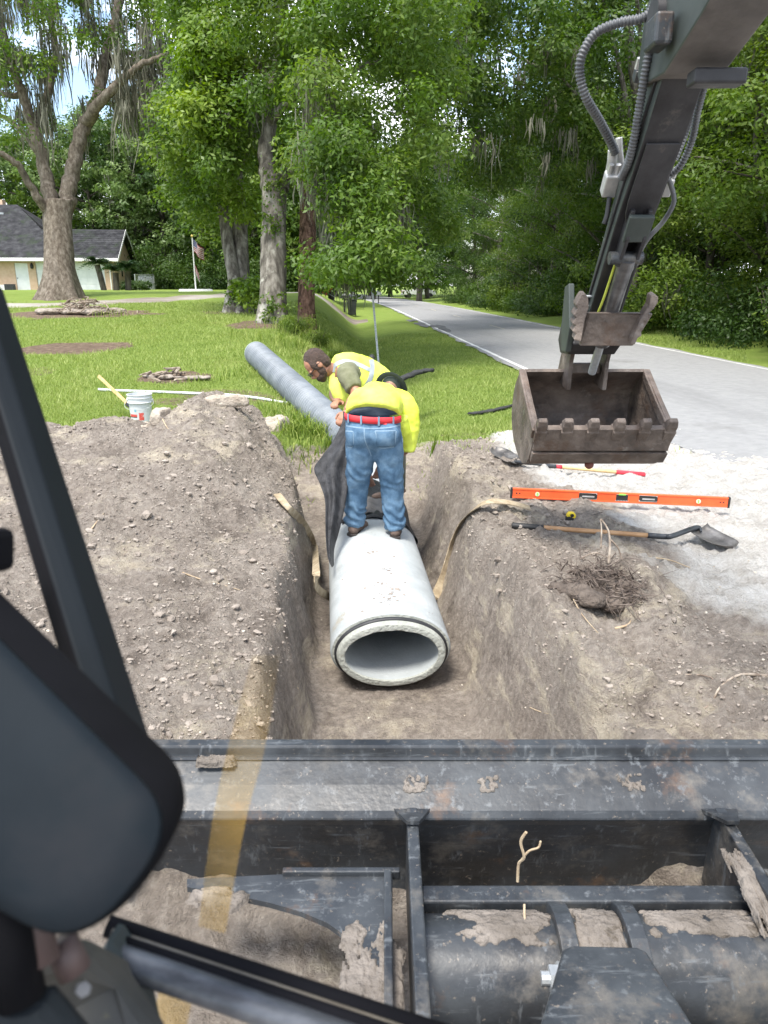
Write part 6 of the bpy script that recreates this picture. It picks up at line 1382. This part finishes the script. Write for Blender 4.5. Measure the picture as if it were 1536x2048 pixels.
for i in (1, 3):
    k = MB(); k.loft([[LV(wins[i][0] + sx * .073 * (1 if abs(sx) else 1), y, HL / 2 + sz * .019) for sx, sz in ((-1, -.6), (-.9, -1), (.9, -1), (1, -.6), (1, .6), (.9, 1), (-.9, 1), (-1, .6))] for y in (-WL * .5, WL * .5)]); gr_ = k.obj('hand_grip', endc, t)
    k = MB(); k.box(LV(wins[i][0], -WL * .52, HL / 2), (.10, .003, .012), (lx, ly, lz)); k.obj('grip_lettering', whh, gr_)
k = MB()
for j in range(9): k.box(LV(wins[2][0] - .05 + j * .0125, -WL * .37, .018), (.007, .003, .007), (lx, ly, lz))
k.obj('lettering', whh, bd)
for s in (.05, .075, LL - .05, LL - .075): k = MB(); k.tube([LV(s, -WL * .38, HL * .5), LV(s, WL * .38, HL * .5)], .007, 10); k.obj('hole', endc, bd)
# -------- shovels
def shovel(name, h0, h1, b0, b1, grip, gripm, handm, label, bands=None):
    """h0..h1 wooden handle, socket bends to blade b0..b1 (tip)"""
    t = thing(name, (h0 + h1) / 2, label, 'shovel', None); ax = nrm(h1 - h0); k = MB(); k.tube([h0, h1], [.0185, .0175], 14); k.obj('handle', handm, t, smooth=True)
    k = MB(); k.tube([h0 - ax * .01, h0, h0 + ax * grip], [.016, .0225, .021], 14); k.obj('grip', gripm, t, auto=True)
    if bands: k = MB(); k.tube([h1 - ax * .12, h1 - ax * .04], .0186, 14); k.obj('band', gripm, t, smooth=True)
    mid = h1 + ax * .12 + [0, 0, .012]; k = MB(); k.tube(smooth_path([h1 - ax * .06, h1 + ax * .06, mid, b0 + [0, 0, .03], b0 + (b1 - b0) * .12 + [0, 0, .015]], 6), [.021] * 8 + [.020] * 10 + [.018, .016, .013, .011, .010, .009, .008], 12); k.obj('socket', steelB, t, smooth=True)
    f = nrm(b1 - b0); s = nrm(np.cross(f, [0, 0, 1.0])); n_ = np.cross(s, f); L = np.linalg.norm(b1 - b0); g = []
    for u in np.linspace(0, 1, 14):
        w = .118 * (1 if u < .62 else math.sqrt(max(0, 1 - ((u - .62) / .385) ** 2))) * (.86 + .14 * min(1, u * 6)); g.append([b0 + f * u * L + s * v * w + n_ * (.035 * v * v - .022 * u * (1 - u) * 4 * .6 + (.016 if u < .03 else 0)) for v in np.linspace(-1, 1, 11)])
    o = gridmesh('blade', np.array(g), mat('worn_shovel_steel', [(.06, .055, .05), (.12, .112, .105), (.2, .19, .18)], 8, .5, metal=.5, bump=.2, spots=[((.24, .21, .17), 5, .58, .7)]), t, .003)
redg = mat('red_grip', [(.62, .03, .05), (.72, .05, .07)], 5, .5); ash = mat('ash_wood', [(.55, .38, .17), (.66, .49, .25)], 6, .55, stretch=(5, 5, 5)); oakw = mat('brown_wood', [(.36, .19, .085), (.48, .28, .14)], 7, .55)
def gp_(px, py, g, up): q = onG(px, py, g, up); return q
shovel('shovel', gp_(1288, 949, 7.3, .02), gp_(1100, 932, 7.7, .03), onG(1036, 932, 7.8, .02) + [0, 0, .01], onG(988, 909, 8.1, .02) + [0, 0, .05], .30, redg, ash, 'round point shovel with yellow wood handle and red grip under the bucket', True)
shovel('shovel', gp_(1026, 1051, 5.5, .03), gp_(1312, 1072, 5.3, .035), gp_(1392, 1070, 5.2, .04) + [0, 0, .03], gp_(1468, 1099, 5.0, .004), .22, endc, oakw, 'round point shovel with brown wood handle and black grip on the sand')
# -------- tape measure
c = onG(1141, 1042, 5.6, .0); t = thing('tape_measure', c, 'yellow and black tape measure beside the black gripped shovel', 'tape measure'); yel = mat('yellow_plastic', [(.80, .58, .02), (.88, .66, .04)], 5, .4)
k = MB(); k.prism([c + np.array([x, -.022, z]) for x, z in ((-.034, 0), (.036, 0), (.036, .05), (.022, .074), (-.018, .076), (-.034, .055))], (0, .044, 0)); o = k.obj('case', yel, t, bevel=.008, seg=3)
k = MB(); k.prism([c + np.array([x, -.026, z]) for x, z in ((-.037, -.002), (.020, -.002), (.024, .028), (-.02, .046), (-.037, .04))], (0, .052, 0)); k.obj('rubber_grip', endc, t, bevel=.005); k = MB(); k.tube([c + [.002, -.027, .052], c + [.002, .027, .052]], .014, 16); k.obj('label_disc', endc, t)
# -------- root ball and loose roots
b = onG(1200, 1180, 4.7, 0.0); rt_m = mat('dark_root', [(.055, .042, .035), (.12, .095, .08), (.22, .18, .15)], 14, .9, spec=.15); t = thing('root_ball', b, 'tangled dark root ball with upright stems on the right bank', 'roots')
k = MB()
for i in range(420):
    a = RNG.uniform(0, 6.28); r0 = RNG.random() ** .6 * .30; p = b + np.array([math.cos(a) * r0 * 1.05, math.sin(a) * r0, .02 + .12 * math.exp(-(r0 / .2) ** 2) * RNG.uniform(.3, 1.1)]); L = RNG.uniform(.08, .30); d = unit(1)[0]; d[2] *= .5
    q1 = p + d * L * .5 + RNG.normal(size=3) * .025; q2 = q1 + unit(1)[0] * L * .4 - [0, 0, .02]; rr = RNG.uniform(.0018, .005); k.tube(smooth_path([p, q1, q2], 4), [rr * (1 - .08 * j) for j in range(9)], 4)
tag(k.obj('rootlets', rt_m, t, smooth=True), kind='stuff')
k = MB(); 
for i in range(34): k.ell(b + np.array([RNG.normal() * .12, RNG.normal() * .11, RNG.uniform(-.02, .05)]), (.08, .08, .045), seg=9, rings=6)
place('soil', fuse(k, .012, 1, lambda V, N: V + N * (.03 * fbm(V[:, 0] * 16, V[:, 1] * 16, V[:, 2] * 16, o=3, s=3) + .012 * fbm(V[:, 0] * 60, V[:, 1] * 60, V[:, 2] * 60, o=2, s=5))[:, None]), mat('dark_humus', [(.07, .055, .045), (.15, .12, .097)], 14, .97, bump=1, bscale=60), t)
def stem(pts, r, par=t): k = MB(); pa = smooth_path(pts, 6); k.tube(pa, [r * (1 - .5 * i / (len(pa) - 1)) for i in range(len(pa))], 8); k.obj('stem', twig, par, smooth=True)
D_ = float((b - C0) @ FW)
stem([P(1217, 1128, D_), P(1220, 1090, D_), P(1216, 1060, D_), P(1202, 1038, D_)], .009); stem([P(1202, 1096, D_), P(1203, 1060, D_), P(1201, 1038, D_)], .006); stem([P(1222, 1080, D_), P(1236, 1096, D_), P(1245, 1122, D_)], .006); stem([P(1160, 1118, D_), P(1190, 1106, D_), P(1220, 1118, D_)], .004)
for pts, r, lab in ((((1240, 1112, 4.9), (1330, 1118, 4.9), (1380, 1135, 4.8), (1400, 1133, 4.8)), .006, 'thin twig lying on the sand beside the root ball'), (((1230, 1257, 4.2), (1255, 1250, 4.2), (1262, 1240, 4.2)), .008, 'short pale curved root end below the root ball'),
                     (((1140, 1185, 4.6), (1165, 1230, 4.4), (1205, 1275, 4.1)), .004, 'thin root lying along the right bank'), (((1536, 1352, 3.6), (1480, 1350, 3.6), (1440, 1375, 3.5), (1420, 1410, 3.4), (1380, 1425, 3.4)), .008, 'curved brown root looping over the near right bank'),
                     (((1350, 1350, 3.7), (1400, 1350, 3.6), (1428, 1360, 3.6), (1432, 1390, 3.5)), .004, 'thin dark root arching on the near right bank'), (((1060, 1415, 3.4), (1085, 1425, 3.3), (1115, 1430, 3.3)), .004, 'pale rootlet on the sloping right trench wall'),
                     (((365, 1145, 5.0), (400, 1158, 4.9), (440, 1168, 4.8), (480, 1180, 4.7)), .005, 'pale winding root on the spoil heap face'), (((180, 1062, 5.3), (195, 1042, 5.4), (208, 1026, 5.5)), .006, 'short straight stick poking from the spoil heap'), (((325, 838, 8), (335, 856, 7.8), (347, 864, 7.6)), .006, 'thin curved root near the heap crest'),
                     (((595, 1375, 3.9), (605, 1395, 3.8), (618, 1412, 3.7)), .003, 'fine rootlet hanging from the left trench wall')):
    lone_root([onG(x, y, g, .006) for x, y, g in pts], r, lab, m_=twig if 'brown' in lab or 'dark' in lab else None)
# ================================================================== WORKERS
skin = mat('tanned_skin', [(.33, .155, .095), (.39, .195, .12)], 9, .55, sss=.08, bump=.1, bscale=120); skin2 = mat('darker_skin', [(.23, .125, .085), (.30, .17, .12)], 9, .6, sss=.05)
denim = mat('blue_denim', [(.062, .120, .195), (.095, .172, .262), (.15, .24, .335)], 9, .9, bump=.35, bscale=220, spec=.15, spots=[((.18, .29, .41), 2.6, .55, .72, (1, 1, .5))])
stitch = mat('denim_seam', [(.16, .25, .34), (.22, .31, .40)], 60, .9); hiv = mat('hi_vis_yellow', [(.62, .72, .05), (.76, .84, .16)], 3, .8, bump=.2, bscale=200, spec=.2)
olive = mat('olive_cotton', [(.14, .145, .085), (.19, .19, .12)], 12, .95, bump=.2, bscale=150); refl = mat('silver_reflective', [(.27, .30, .315), (.34, .37, .385)], 14, .5)
bootm = mat('brown_boot_leather', [(.10, .066, .05), (.17, .118, .092)], 12, .7, bump=.3, bscale=70); solem = mat('dark_boot_sole', [(.03, .026, .024), (.06, .05, .045)], 12, .9)
beltm = mat('red_belt', [(.62, .022, .03), (.70, .04, .05)], 8, .6); hairm = mat('dark_brown_hair', [(.040, .024, .017), (.09, .055, .04)], 60, .6, bump=.8, bscale=160); hatm = mat('dark_green_cap', [(.018, .026, .022), (.035, .047, .04)], 9, .85, bump=.3, bscale=120)
trous = mat('olive_trousers', [(.10, .10, .07), (.15, .15, .11)], 9, .9); gutm = mat('navy_waistband', [(.035, .05, .075), (.06, .08, .11)], 20, .8)
def limb(mb_, pts, rad, n=5, seg=14, flat=1.0, upv=None): mb_.tube(smooth_path(pts, n), smooth_vals(rad, n), seg, flat=flat, upv=upv)
def wrinkle(amp, f, zs=1.0, seed=0, more=None):
    def fn(V, N):
        w = fbm(V[:, 0] * f, V[:, 1] * f, V[:, 2] * f * zs, o=3, s=seed)
        w = (1 - np.abs(w) * 2.6) * amp
        if more is not None: w = w + more(V)
        return V + N * w[:, None]
    return fn
def decal(bv, line, wpx, name, m_, parent, lift=.004, n=6, zmax=12, th_=.0):
    """a sewn-on strip: a pixel polyline laid on the garment's surface"""
    ln = smooth_path(np.array(line, float), n); g = []
    for i, (x, y) in enumerate(ln):
        t_ = ln[min(i + 1, len(ln) - 1)] - ln[max(i - 1, 0)]; nx_ = np.array([-t_[1], t_[0]]); nx_ = nx_ / (np.linalg.norm(nx_) + 1e-9); row = []
        for s in (-1, -.33, .33, 1):
            r = ray(x + nx_[0] * s * wpx / 2, y + nx_[1] * s * wpx / 2); h = bv.ray_cast(Vector(C0), Vector(nrm(r)), zmax)
            row.append(None if h[0] is None else np.array(h[0]) + np.array(h[1]) * lift * (1 if np.array(h[1]) @ r < 0 else -1))
        if all(q is not None for q in row): g.append(row)
        elif g: break
    if len(g) < 2: return None
    return gridmesh(name, np.array(g), m_, parent, th_)
# ------------------------------------------------ near worker, seen from behind, standing on the pipe
wa_ = thing('person', PA + PDIR * 1.62 + np.array([0, 0, .262]), 'worker in yellow shirt, blue jeans and red belt bending over on the pipe', 'person', 'pipe laying workers')
A_ = lambda px, py, Y: PY(px, py, Y)
j = MB()
wst, pel = A_(746, 836, 5.90), A_(747, 868, 5.86)
hl, hr = A_(722, 890, 5.86), A_(776, 890, 5.85)
kl, kr = A_(714, 975, 5.95), A_(784, 975, 5.90)
al, ar = A_(708, 1050, 5.97), A_(790, 1056, 5.88)
limb(j, [hl + [0, 0, .07], hl, (hl + kl) / 2 + [.004, -.012, 0], kl, (kl + al) / 2, al], [.118, .122, .108, .094, .086, .084]); limb(j, [hr + [0, 0, .07], hr, (hr + kr) / 2 + [0, -.012, 0], kr, (kr + ar) / 2, ar], [.118, .124, .108, .094, .088, .088])
j.ell(pel, (.228, .165, .135)); j.tube([wst + [0, 0, -.09], wst + [0, 0, .012]], [.222, .212], 28, flat=.74, upv=(0, 1, 0)); j.ell(A_(722, 872, 5.80), (.11, .10, .11)); j.ell(A_(774, 872, 5.79), (.11, .10, .11))
def denim_folds(V):
    z = V[:, 2]; x = V[:, 0]
    kn = np.exp(-((z - .38) / .13) ** 2); an = np.exp(-((z + .0) / .12) ** 2)
    return kn * .005 * np.sin(z * 62 + x * 40 + 5 * vnoise(x * 14, V[:, 1] * 14, z * 9, s=2)) + an * .009 * np.sin(z * 85 + x * 35 + 4 * vnoise(x * 16, V[:, 1] * 16, z * 10, s=4)) - .007 * np.exp(-((x - .205) / .02) ** 2) * np.exp(-((z - .68) / .12) ** 2)
jm = fuse(j, .0115, 4, wrinkle(.007, 8, .8, 5, denim_folds)); jbv = bvh_of(jm, Vector((0, 0, 0))); jo = place('jeans', jm, denim, wa_)
# cuffs end on the boots
for nm, ank, toe, yaw_ in (('boot', al, np.array([.055, .06, 0]), .5), ('boot', ar, np.array([.01, .09, 0]), .1)):
    tp_ = pipe_pt(float((ank - PA) @ PDIR), math.acos(max(-1, min(1, ((ank - PA) @ PX) / .392))), 0); g_ = np.array([ank[0], ank[1] - .03, tp_[2]])
    b_ = MB(); f = nrm(np.array([math.sin(yaw_), math.cos(yaw_), 0])); s_ = np.array([f[1], -f[0], 0])
    b_.tube([ank + [0, 0, .04], np.array([ank[0], ank[1], g_[2] + .06])], [.058, .054], 14); b_.ell(g_ + [0, 0, .045] + f * -.01, (.047, .055, .048), (s_, f, ZD)); b_.ell(g_ + [0, 0, .040] + f * .09, (.050, .095, .040), (s_, f, ZD)); b_.ell(g_ + [0, 0, .035] + f * .16, (.047, .06, .036), (s_, f, ZD))
    bo = place('boot', fuse(b_, .007, 4), bootm, wa_)
    k = MB(); ol = [(-.045, -.05), (.0, -.066), (.045, -.05), (.042, .03), (.053, .12), (.045, .19), (0, .222), (-.045, .19), (-.053, .12), (-.042, .03)]; k.loft([[g_ + s_ * x * sc_ + f * y + [0, 0, z] for x, y in ol] for z, sc_ in ((-.008, 1.0), (.016, 1.02))]); k.obj('sole', solem, bo, bevel=.004)
# belt, loops, waistband seam, pockets
k = MB(); rg = []
for z_, e in ((-.030, .0), (-.027, .009), (.020, .008), (.024, .0)):
    rg.append([wst + np.array([(.2205 + e) * math.cos(a), (.2205 * .745 + e) * math.sin(a), z_ + .01 - .012 * math.cos(a)]) for a in np.linspace(0, 2 * math.pi, 49)[:-1]])
k.loft(rg, cap=False); bl = k.obj('belt', beltm, wa_, smooth=True)
for px in (698, 723, 757, 786):
    a = -math.acos(max(-.99, min(.99, (A_(px, 834, 5.75)[0] - wst[0]) / .226))); n_ = np.array([math.cos(a), math.sin(a), 0]); k = MB(); k.box(wst + np.array([.234 * math.cos(a), .177 * math.sin(a), .006 - .012 * math.cos(a)]), (.006, .016, .072), (n_, np.array([-n_[1], n_[0], 0]), ZD)); k.obj('belt_loop', stitch, jo, bevel=.002)
for ln, w_ in (([(690, 851), (720, 856), (750, 857), (780, 855), (800, 850)], 2.4), ([(728, 856), (730, 880), (738, 900), (742, 912)], 2.2), ([(690, 858), (691, 890), (693, 915)], 2), ([(706, 862), (707, 885), (703, 895), (694, 893)], 1.8), ([(690, 862), (706, 863)], 2.6), ([(750, 862), (770, 862), (791, 861)], 2.8), ([(750, 862), (755, 880), (757, 892), (765, 896), (782, 894), (789, 890), (792, 862)], 1.8), ([(802, 860), (806, 900), (806, 950), (804, 1000)], 2)):
    decal(jbv, ln, w_, 'seam', stitch, jo, .0025)
decal(jbv, [(767, 848), (773, 848)], 3, 'tab', beltm, jo, .004); decal(jbv, [(755, 866), (756, 893)], .1, 'seam', stitch, jo)
pk = decal(jbv, [(771, 864), (772, 893)], 36, 'pocket', denim, jo, .0035, n=8, th_=.003); decal(jbv, [(699, 865), (700, 892)], 14, 'pocket', denim, jo, .0035, n=8, th_=.003)
# waistband of shorts and bare skin showing above the belt, shirt
k = MB(); k.tube([wst + [0, .0, .005], wst + [0, .012, .022], wst + [.003, .03, .026]], [.209, .204, .190], 40, flat=.73, upv=(0, 1, 0)); k.obj('waistband', gutm, wa_, smooth=True)
s = MB()
limb(s, [wst + [0, -.012, .034], wst + [.012, .060, .094], A_(761, 807, 6.14), A_(757, 798, 6.3), A_(764, 796, 6.46), A_(770, 792, 6.56)], [.214, .206, .188, .182, .160, .11], 5, 22, .76, (0, 0, 1))
shR, shL = A_(808, 812, 6.34), A_(738, 812, 6.50)
limb(s, [A_(785, 800, 6.4), shR, A_(816, 850, 6.28), A_(812, 902, 6.24)], [.10, .105, .095, .078]); limb(s, [A_(752, 800, 6.46), shL, A_(735, 850, 6.55), A_(735, 892, 6.5)], [.08, .08, .075, .068]); limb(s, [A_(798, 838, 6.12), A_(806, 862, 6.15), A_(808, 885, 6.2)], [.07, .065, .05]); s.ell(A_(762, 790, 6.28), (.13, .2, .10))
shm = fuse(s, .010, 4, wrinkle(.011, 6, 1.4, 9)); place('shirt', shm, hiv, wa_)
def head_mb(c, fwd, up_, sc=1.0):
    """skull, jaw, nose, brow, ears fused into one head"""
    f, u = nrm(fwd), None; u = nrm(np.asarray(up_) - f * (np.asarray(up_) @ f)); r = np.cross(f, u); m = MB(); ax = (r, f, u)
    m.ell(c + u * .02 * sc - f * .012 * sc, (.076 * sc, .096 * sc, .098 * sc), ax); m.ell(c - u * .045 * sc + f * .028 * sc, (.058 * sc, .066 * sc, .068 * sc), ax); m.ell(c - u * .088 * sc + f * .062 * sc, (.030 * sc, .026 * sc, .024 * sc), ax)
    m.tube([c + u * .005 * sc + f * .082 * sc, c - u * .022 * sc + f * .106 * sc, c - u * .036 * sc + f * .094 * sc], [.009 * sc, .014 * sc, .012 * sc], 8); m.ell(c + u * .018 * sc + f * .078 * sc, (.05 * sc, .014 * sc, .012 * sc), ax); m.ell(c - u * .062 * sc + f * .086 * sc, (.024 * sc, .011 * sc, .010 * sc), ax)
    for e in (-1, 1): m.ell(c + r * e * .077 * sc - u * .006 * sc - f * .004 * sc, (.009 * sc, .022 * sc, .031 * sc), ax)
    return m, r, f, u
def hand(mb_, wrist, fwd, palm_n, sc=1.0, curl=.6, spread=.16, side=1):
    """palm, four unequal bent fingers and a thumb leaving the palm's side"""
    f = nrm(fwd); n = nrm(np.asarray(palm_n) - f * (np.asarray(palm_n) @ f)); s_ = np.cross(n, f) * side
    mb_.ell(wrist + f * .048 * sc, (.040 * sc, .054 * sc, .017 * sc), (s_, f, n))
    for i, (o_, L) in enumerate(((-.030, .068), (-.010, .078), (.010, .073), (.029, .058))):
        p = wrist + f * .088 * sc + s_ * o_ * sc; pts = [p - f * .02 * sc]; d = nrm(f + s_ * o_ * spread * 20 * .15); a = curl * .35
        for q in (.42, .32, .26): dd = nrm(d * math.cos(a) + n * math.sin(a)); pts.append(pts[-1] + dd * L * q * sc + (dd * .02 * sc if q == .42 else 0)); a += curl
        mb_.tube(smooth_path(pts, 3), [.0095 * sc] * 4 + [.009 * sc] * 3 + [.008 * sc] * 3, 8)
    p = wrist + f * .03 * sc + s_ * -.034 * sc; mb_.tube(smooth_path([p, p - s_ * .028 * sc + f * .022 * sc + n * .012 * sc, p - s_ * .030 * sc + f * .055 * sc + n * .026 * sc], 4), [.013 * sc] * 5 + [.010 * sc] * 4, 8)
b = MB(); hc = A_(783, 780, 6.70); hm_, r_, f_, u_ = head_mb(hc, (.15, .35, -.92), (.35, .85, .38)); b.v, b.f, b.mi = hm_.v, hm_.f, hm_.mi
limb(b, [A_(770, 792, 6.5), (A_(770, 792, 6.5) + hc) / 2, hc - u_ * .04], [.07, .062, .06]); limb(b, [A_(756, 815, 6.1), A_(764, 800, 6.45)], [.15, .15], 4, 16, .6, (0, 0, 1)); limb(b, [wst + [0, .05, .015], A_(754, 814, 6.1)], [.199, .17], 4, 18, .72, (0, 0, 1))
hndR = A_(762, 930, 6.34); limb(b, [A_(776, 800, 6.4), shR, A_(816, 850, 6.28), A_(812, 895, 6.25), (A_(812, 895, 6.25) + hndR) / 2, hndR], [.07, .062, .055, .045, .04, .030]); hand(b, hndR, A_(748, 968, 6.36) - hndR, (-.4, .8, -.1), 1.0, .45, side=1)
hndL = A_(735, 945, 6.45); limb(b, [A_(752, 802, 6.46), shL, A_(735, 850, 6.55), A_(735, 890, 6.5), hndL], [.07, .062, .055, .045, .030]); hand(b, hndL, A_(745, 985, 6.45) - hndL, (.4, .8, -.1), 1.0, .5, side=-1)
place('body', fuse(b, .0062, 3), skin2, wa_)
k = MB(); k.loft([[hndR + (A_(812, 895, 6.25) - hndR) * t_ + np.array([math.cos(a) * .046, 0, math.sin(a) * .046]) for a in np.linspace(0, 6.283, 15)[:-1]] for t_ in (.22, .75)], cap=False); k.obj('cuff', mat('grey_sleeve', [(.28, .29, .24), (.40, .41, .35)], 14, .9), wa_, smooth=True)
h = MB(); h.ell(hc + u_ * .045 - f_ * .012, (.098, .118, .088), (r_, f_, u_)); hm2 = fuse(h, .010, 3, wrinkle(.004, 14, 1, 3)); ho = place('cap', hm2, hatm, wa_)
k = MB(); k.loft([[hc + u_ * (.02 - z) - f_ * .012 + r_ * (math.cos(a) * (.10 + w)) + f_ * (math.sin(a) * (.12 + w)) for a in np.linspace(0, 2 * math.pi, 29)[:-1]] for w, z in ((0, 0), (.05, .016), (.051, .020), (0, .006))], cap=False); k.obj('brim', hatm, ho, smooth=True)
for sgn in (-1, 1): k = MB(); k.ell(hc + f_ * .084 + r_ * sgn * .03 - u_ * .004, (.012, .007, .008), (r_, f_, u_)); k.obj('eye', endc, wa_)
# ------------------------------------------------ far worker, in profile, holding the fabric
wb_ = thing('person', np.array([.42, 7.02, -.14]), 'bearded worker in yellow safety vest and sunglasses leaning over holding black fabric', 'person', 'pipe laying workers')
hc = A_(634, 731, 6.86); b = MB(); hm_, r_, f_, u_ = head_mb(hc, (-.50, -.26, -.80), (-.78, -.05, .52), 1.12); b.v, b.f, b.mi = hm_.v, hm_.f, hm_.mi
nk = A_(668, 742, 6.93); limb(b, [hc - u_ * .05 - f_ * .02, (hc + nk) / 2, nk, A_(690, 748, 6.95)], [.066, .066, .075, .09]); limb(b, [nk, A_(715, 752, 6.96), A_(755, 785, 7.0)], [.11, .14, .14], 5, 16)
shN, elN, wrN = A_(694, 748, 6.72), A_(712, 786, 6.58), A_(694, 822, 6.40)
limb(b, [A_(700, 748, 6.85), shN, (shN + elN) / 2, elN, (elN + wrN) / 2, wrN], [.07, .062, .055, .050, .046, .032]); hand(b, wrN, A_(678, 842, 6.32) - wrN, (.35, .55, -.75), 1.12, .95, side=-1)
shF, elF, wrF = A_(680, 752, 7.12), A_(668, 790, 7.0), A_(678, 804, 6.75); limb(b, [A_(690, 750, 7.0), shF, elF, wrF], [.07, .062, .048, .034]); hand(b, wrF, A_(666, 806, 6.62) - wrF, (.3, .3, -.9), 1.05, .95, side=1)
place('body', fuse(b, .0062, 3), skin, wb_)
ax = (r_, f_, u_); S = 1.12
h = MB(); h.ell(hc + u_ * .036 * S - f_ * .034 * S, (.083 * S, .092 * S, .096 * S), ax); h.ell(hc - u_ * .015 * S - f_ * .055 * S, (.074 * S, .060 * S, .075 * S), ax)
for e in (-1, 1): h.ell(hc + r_ * e * .062 * S + f_ * .012 * S + u_ * .018 * S, (.02 * S, .04 * S, .05 * S), ax)
place('hair', fuse(h, .007, 3, wrinkle(.004, 40, 1, 8)), hairm, wb_)
h = MB(); h.ell(hc - u_ * .072 * S + f_ * .046 * S, (.060 * S, .056 * S, .042 * S), ax); h.ell(hc - u_ * .094 * S + f_ * .064 * S, (.036 * S, .030 * S, .030 * S), ax)
for e in (-1, 1): h.ell(hc + r_ * e * .056 * S - u_ * .045 * S + f_ * .022 * S, (.016 * S, .030 * S, .042 * S), ax)
place('beard', fuse(h, .006, 2, wrinkle(.003, 50, 1, 4)), mat('dark_beard', [(.035, .022, .016), (.085, .052, .038)], 70, .8, bump=.6), wb_)
k = MB()
for e in (-1, 1): k.box(hc + f_ * .098 * S + r_ * e * .034 * S + u_ * .006 * S, (.054 * S, .010, .036 * S), (r_, f_ + r_ * e * -.2, u_)); k.tube([hc + f_ * .092 * S + r_ * e * .062 * S + u_ * .012 * S, hc + r_ * e * .086 * S + u_ * .010 * S, hc - f_ * .02 * S + r_ * e * .084 * S], .0035, 6)
k.obj('sunglasses', mat('black_gloss', [(.006, .006, .007), (.012, .012, .014)], 4, .15), wb_, bevel=.003)
s = MB(); limb(s, [A_(702, 744, 6.90), shN, (shN * .45 + elN * .55), (shN * .2 + elN * .8)], [.09, .090, .080, .072]); limb(s, [nk + [.01, 0, 0], A_(690, 750, 6.95), A_(720, 757, 6.97), A_(755, 788, 7.0)], [.10, .15, .165, .16]); limb(s, [A_(690, 750, 7.0), shF, (shF + elF) / 2], [.08, .09, .078])
place('tee_shirt', fuse(s, .010, 4, wrinkle(.008, 11, 1, 6)), olive, wb_)
v = MB(); limb(v, [A_(664, 736, 6.95), A_(684, 742, 6.97), A_(712, 752, 6.99), A_(742, 770, 7.01), A_(768, 792, 7.02)], [.115, .175, .20, .205, .195], 5, 22, .92, (0, 1, 0)); limb(v, [A_(672, 752, 6.92), A_(676, 775, 6.86), A_(690, 796, 6.84), A_(712, 800, 6.9)], [.07, .075, .075, .08])
vm = fuse(v, .010, 4, wrinkle(.010, 7, 1, 12)); vbv = bvh_of(vm, Vector((0, 0, 0))); vo = place('safety_vest', vm, hiv, wb_)
decal(vbv, [(666, 744), (668, 734), (676, 727), (690, 723), (705, 725), (720, 731), (735, 738), (742, 741)], 7.5, 'reflective_strip', refl, vo, .006); decal(vbv, [(742, 718), (744, 735), (742, 752), (737, 764), (730, 776)], 9, 'reflective_strip', refl, vo, .006)
k = MB(); k.ell(A_(744, 716, 7.1), (.03, .05, .035)); k.obj('radio_pouch', endc, vo)
s = MB(); hpB = A_(778, 800, 7.02)
for e, px in ((-1, 776), (1, 800)):
    ft_ = np.array([hpB[0] + .05 + e * .05, 6.98 + e * .10, -.14]); kn_ = (hpB + ft_) / 2 + [.03, -.02, .02]; limb(s, [hpB + [0, e * .07, .02], kn_, ft_ + [0, 0, .06]], [.115, .085, .07])
s.ell(hpB, (.15, .17, .15)); place('trousers', fuse(s, .013, 4), trous, wb_)
for e in (-1, 1): ft_ = np.array([hpB[0] + .05 + e * .05, 6.98 + e * .10, -.14]); k = MB(); k.ell(ft_ + [-.05, 0, .035], (.13, .045, .045)); k.ell(ft_ + [0, 0, .06], (.05, .05, .06)); place('boot', fuse(k, .008, 3), bootm, wb_)
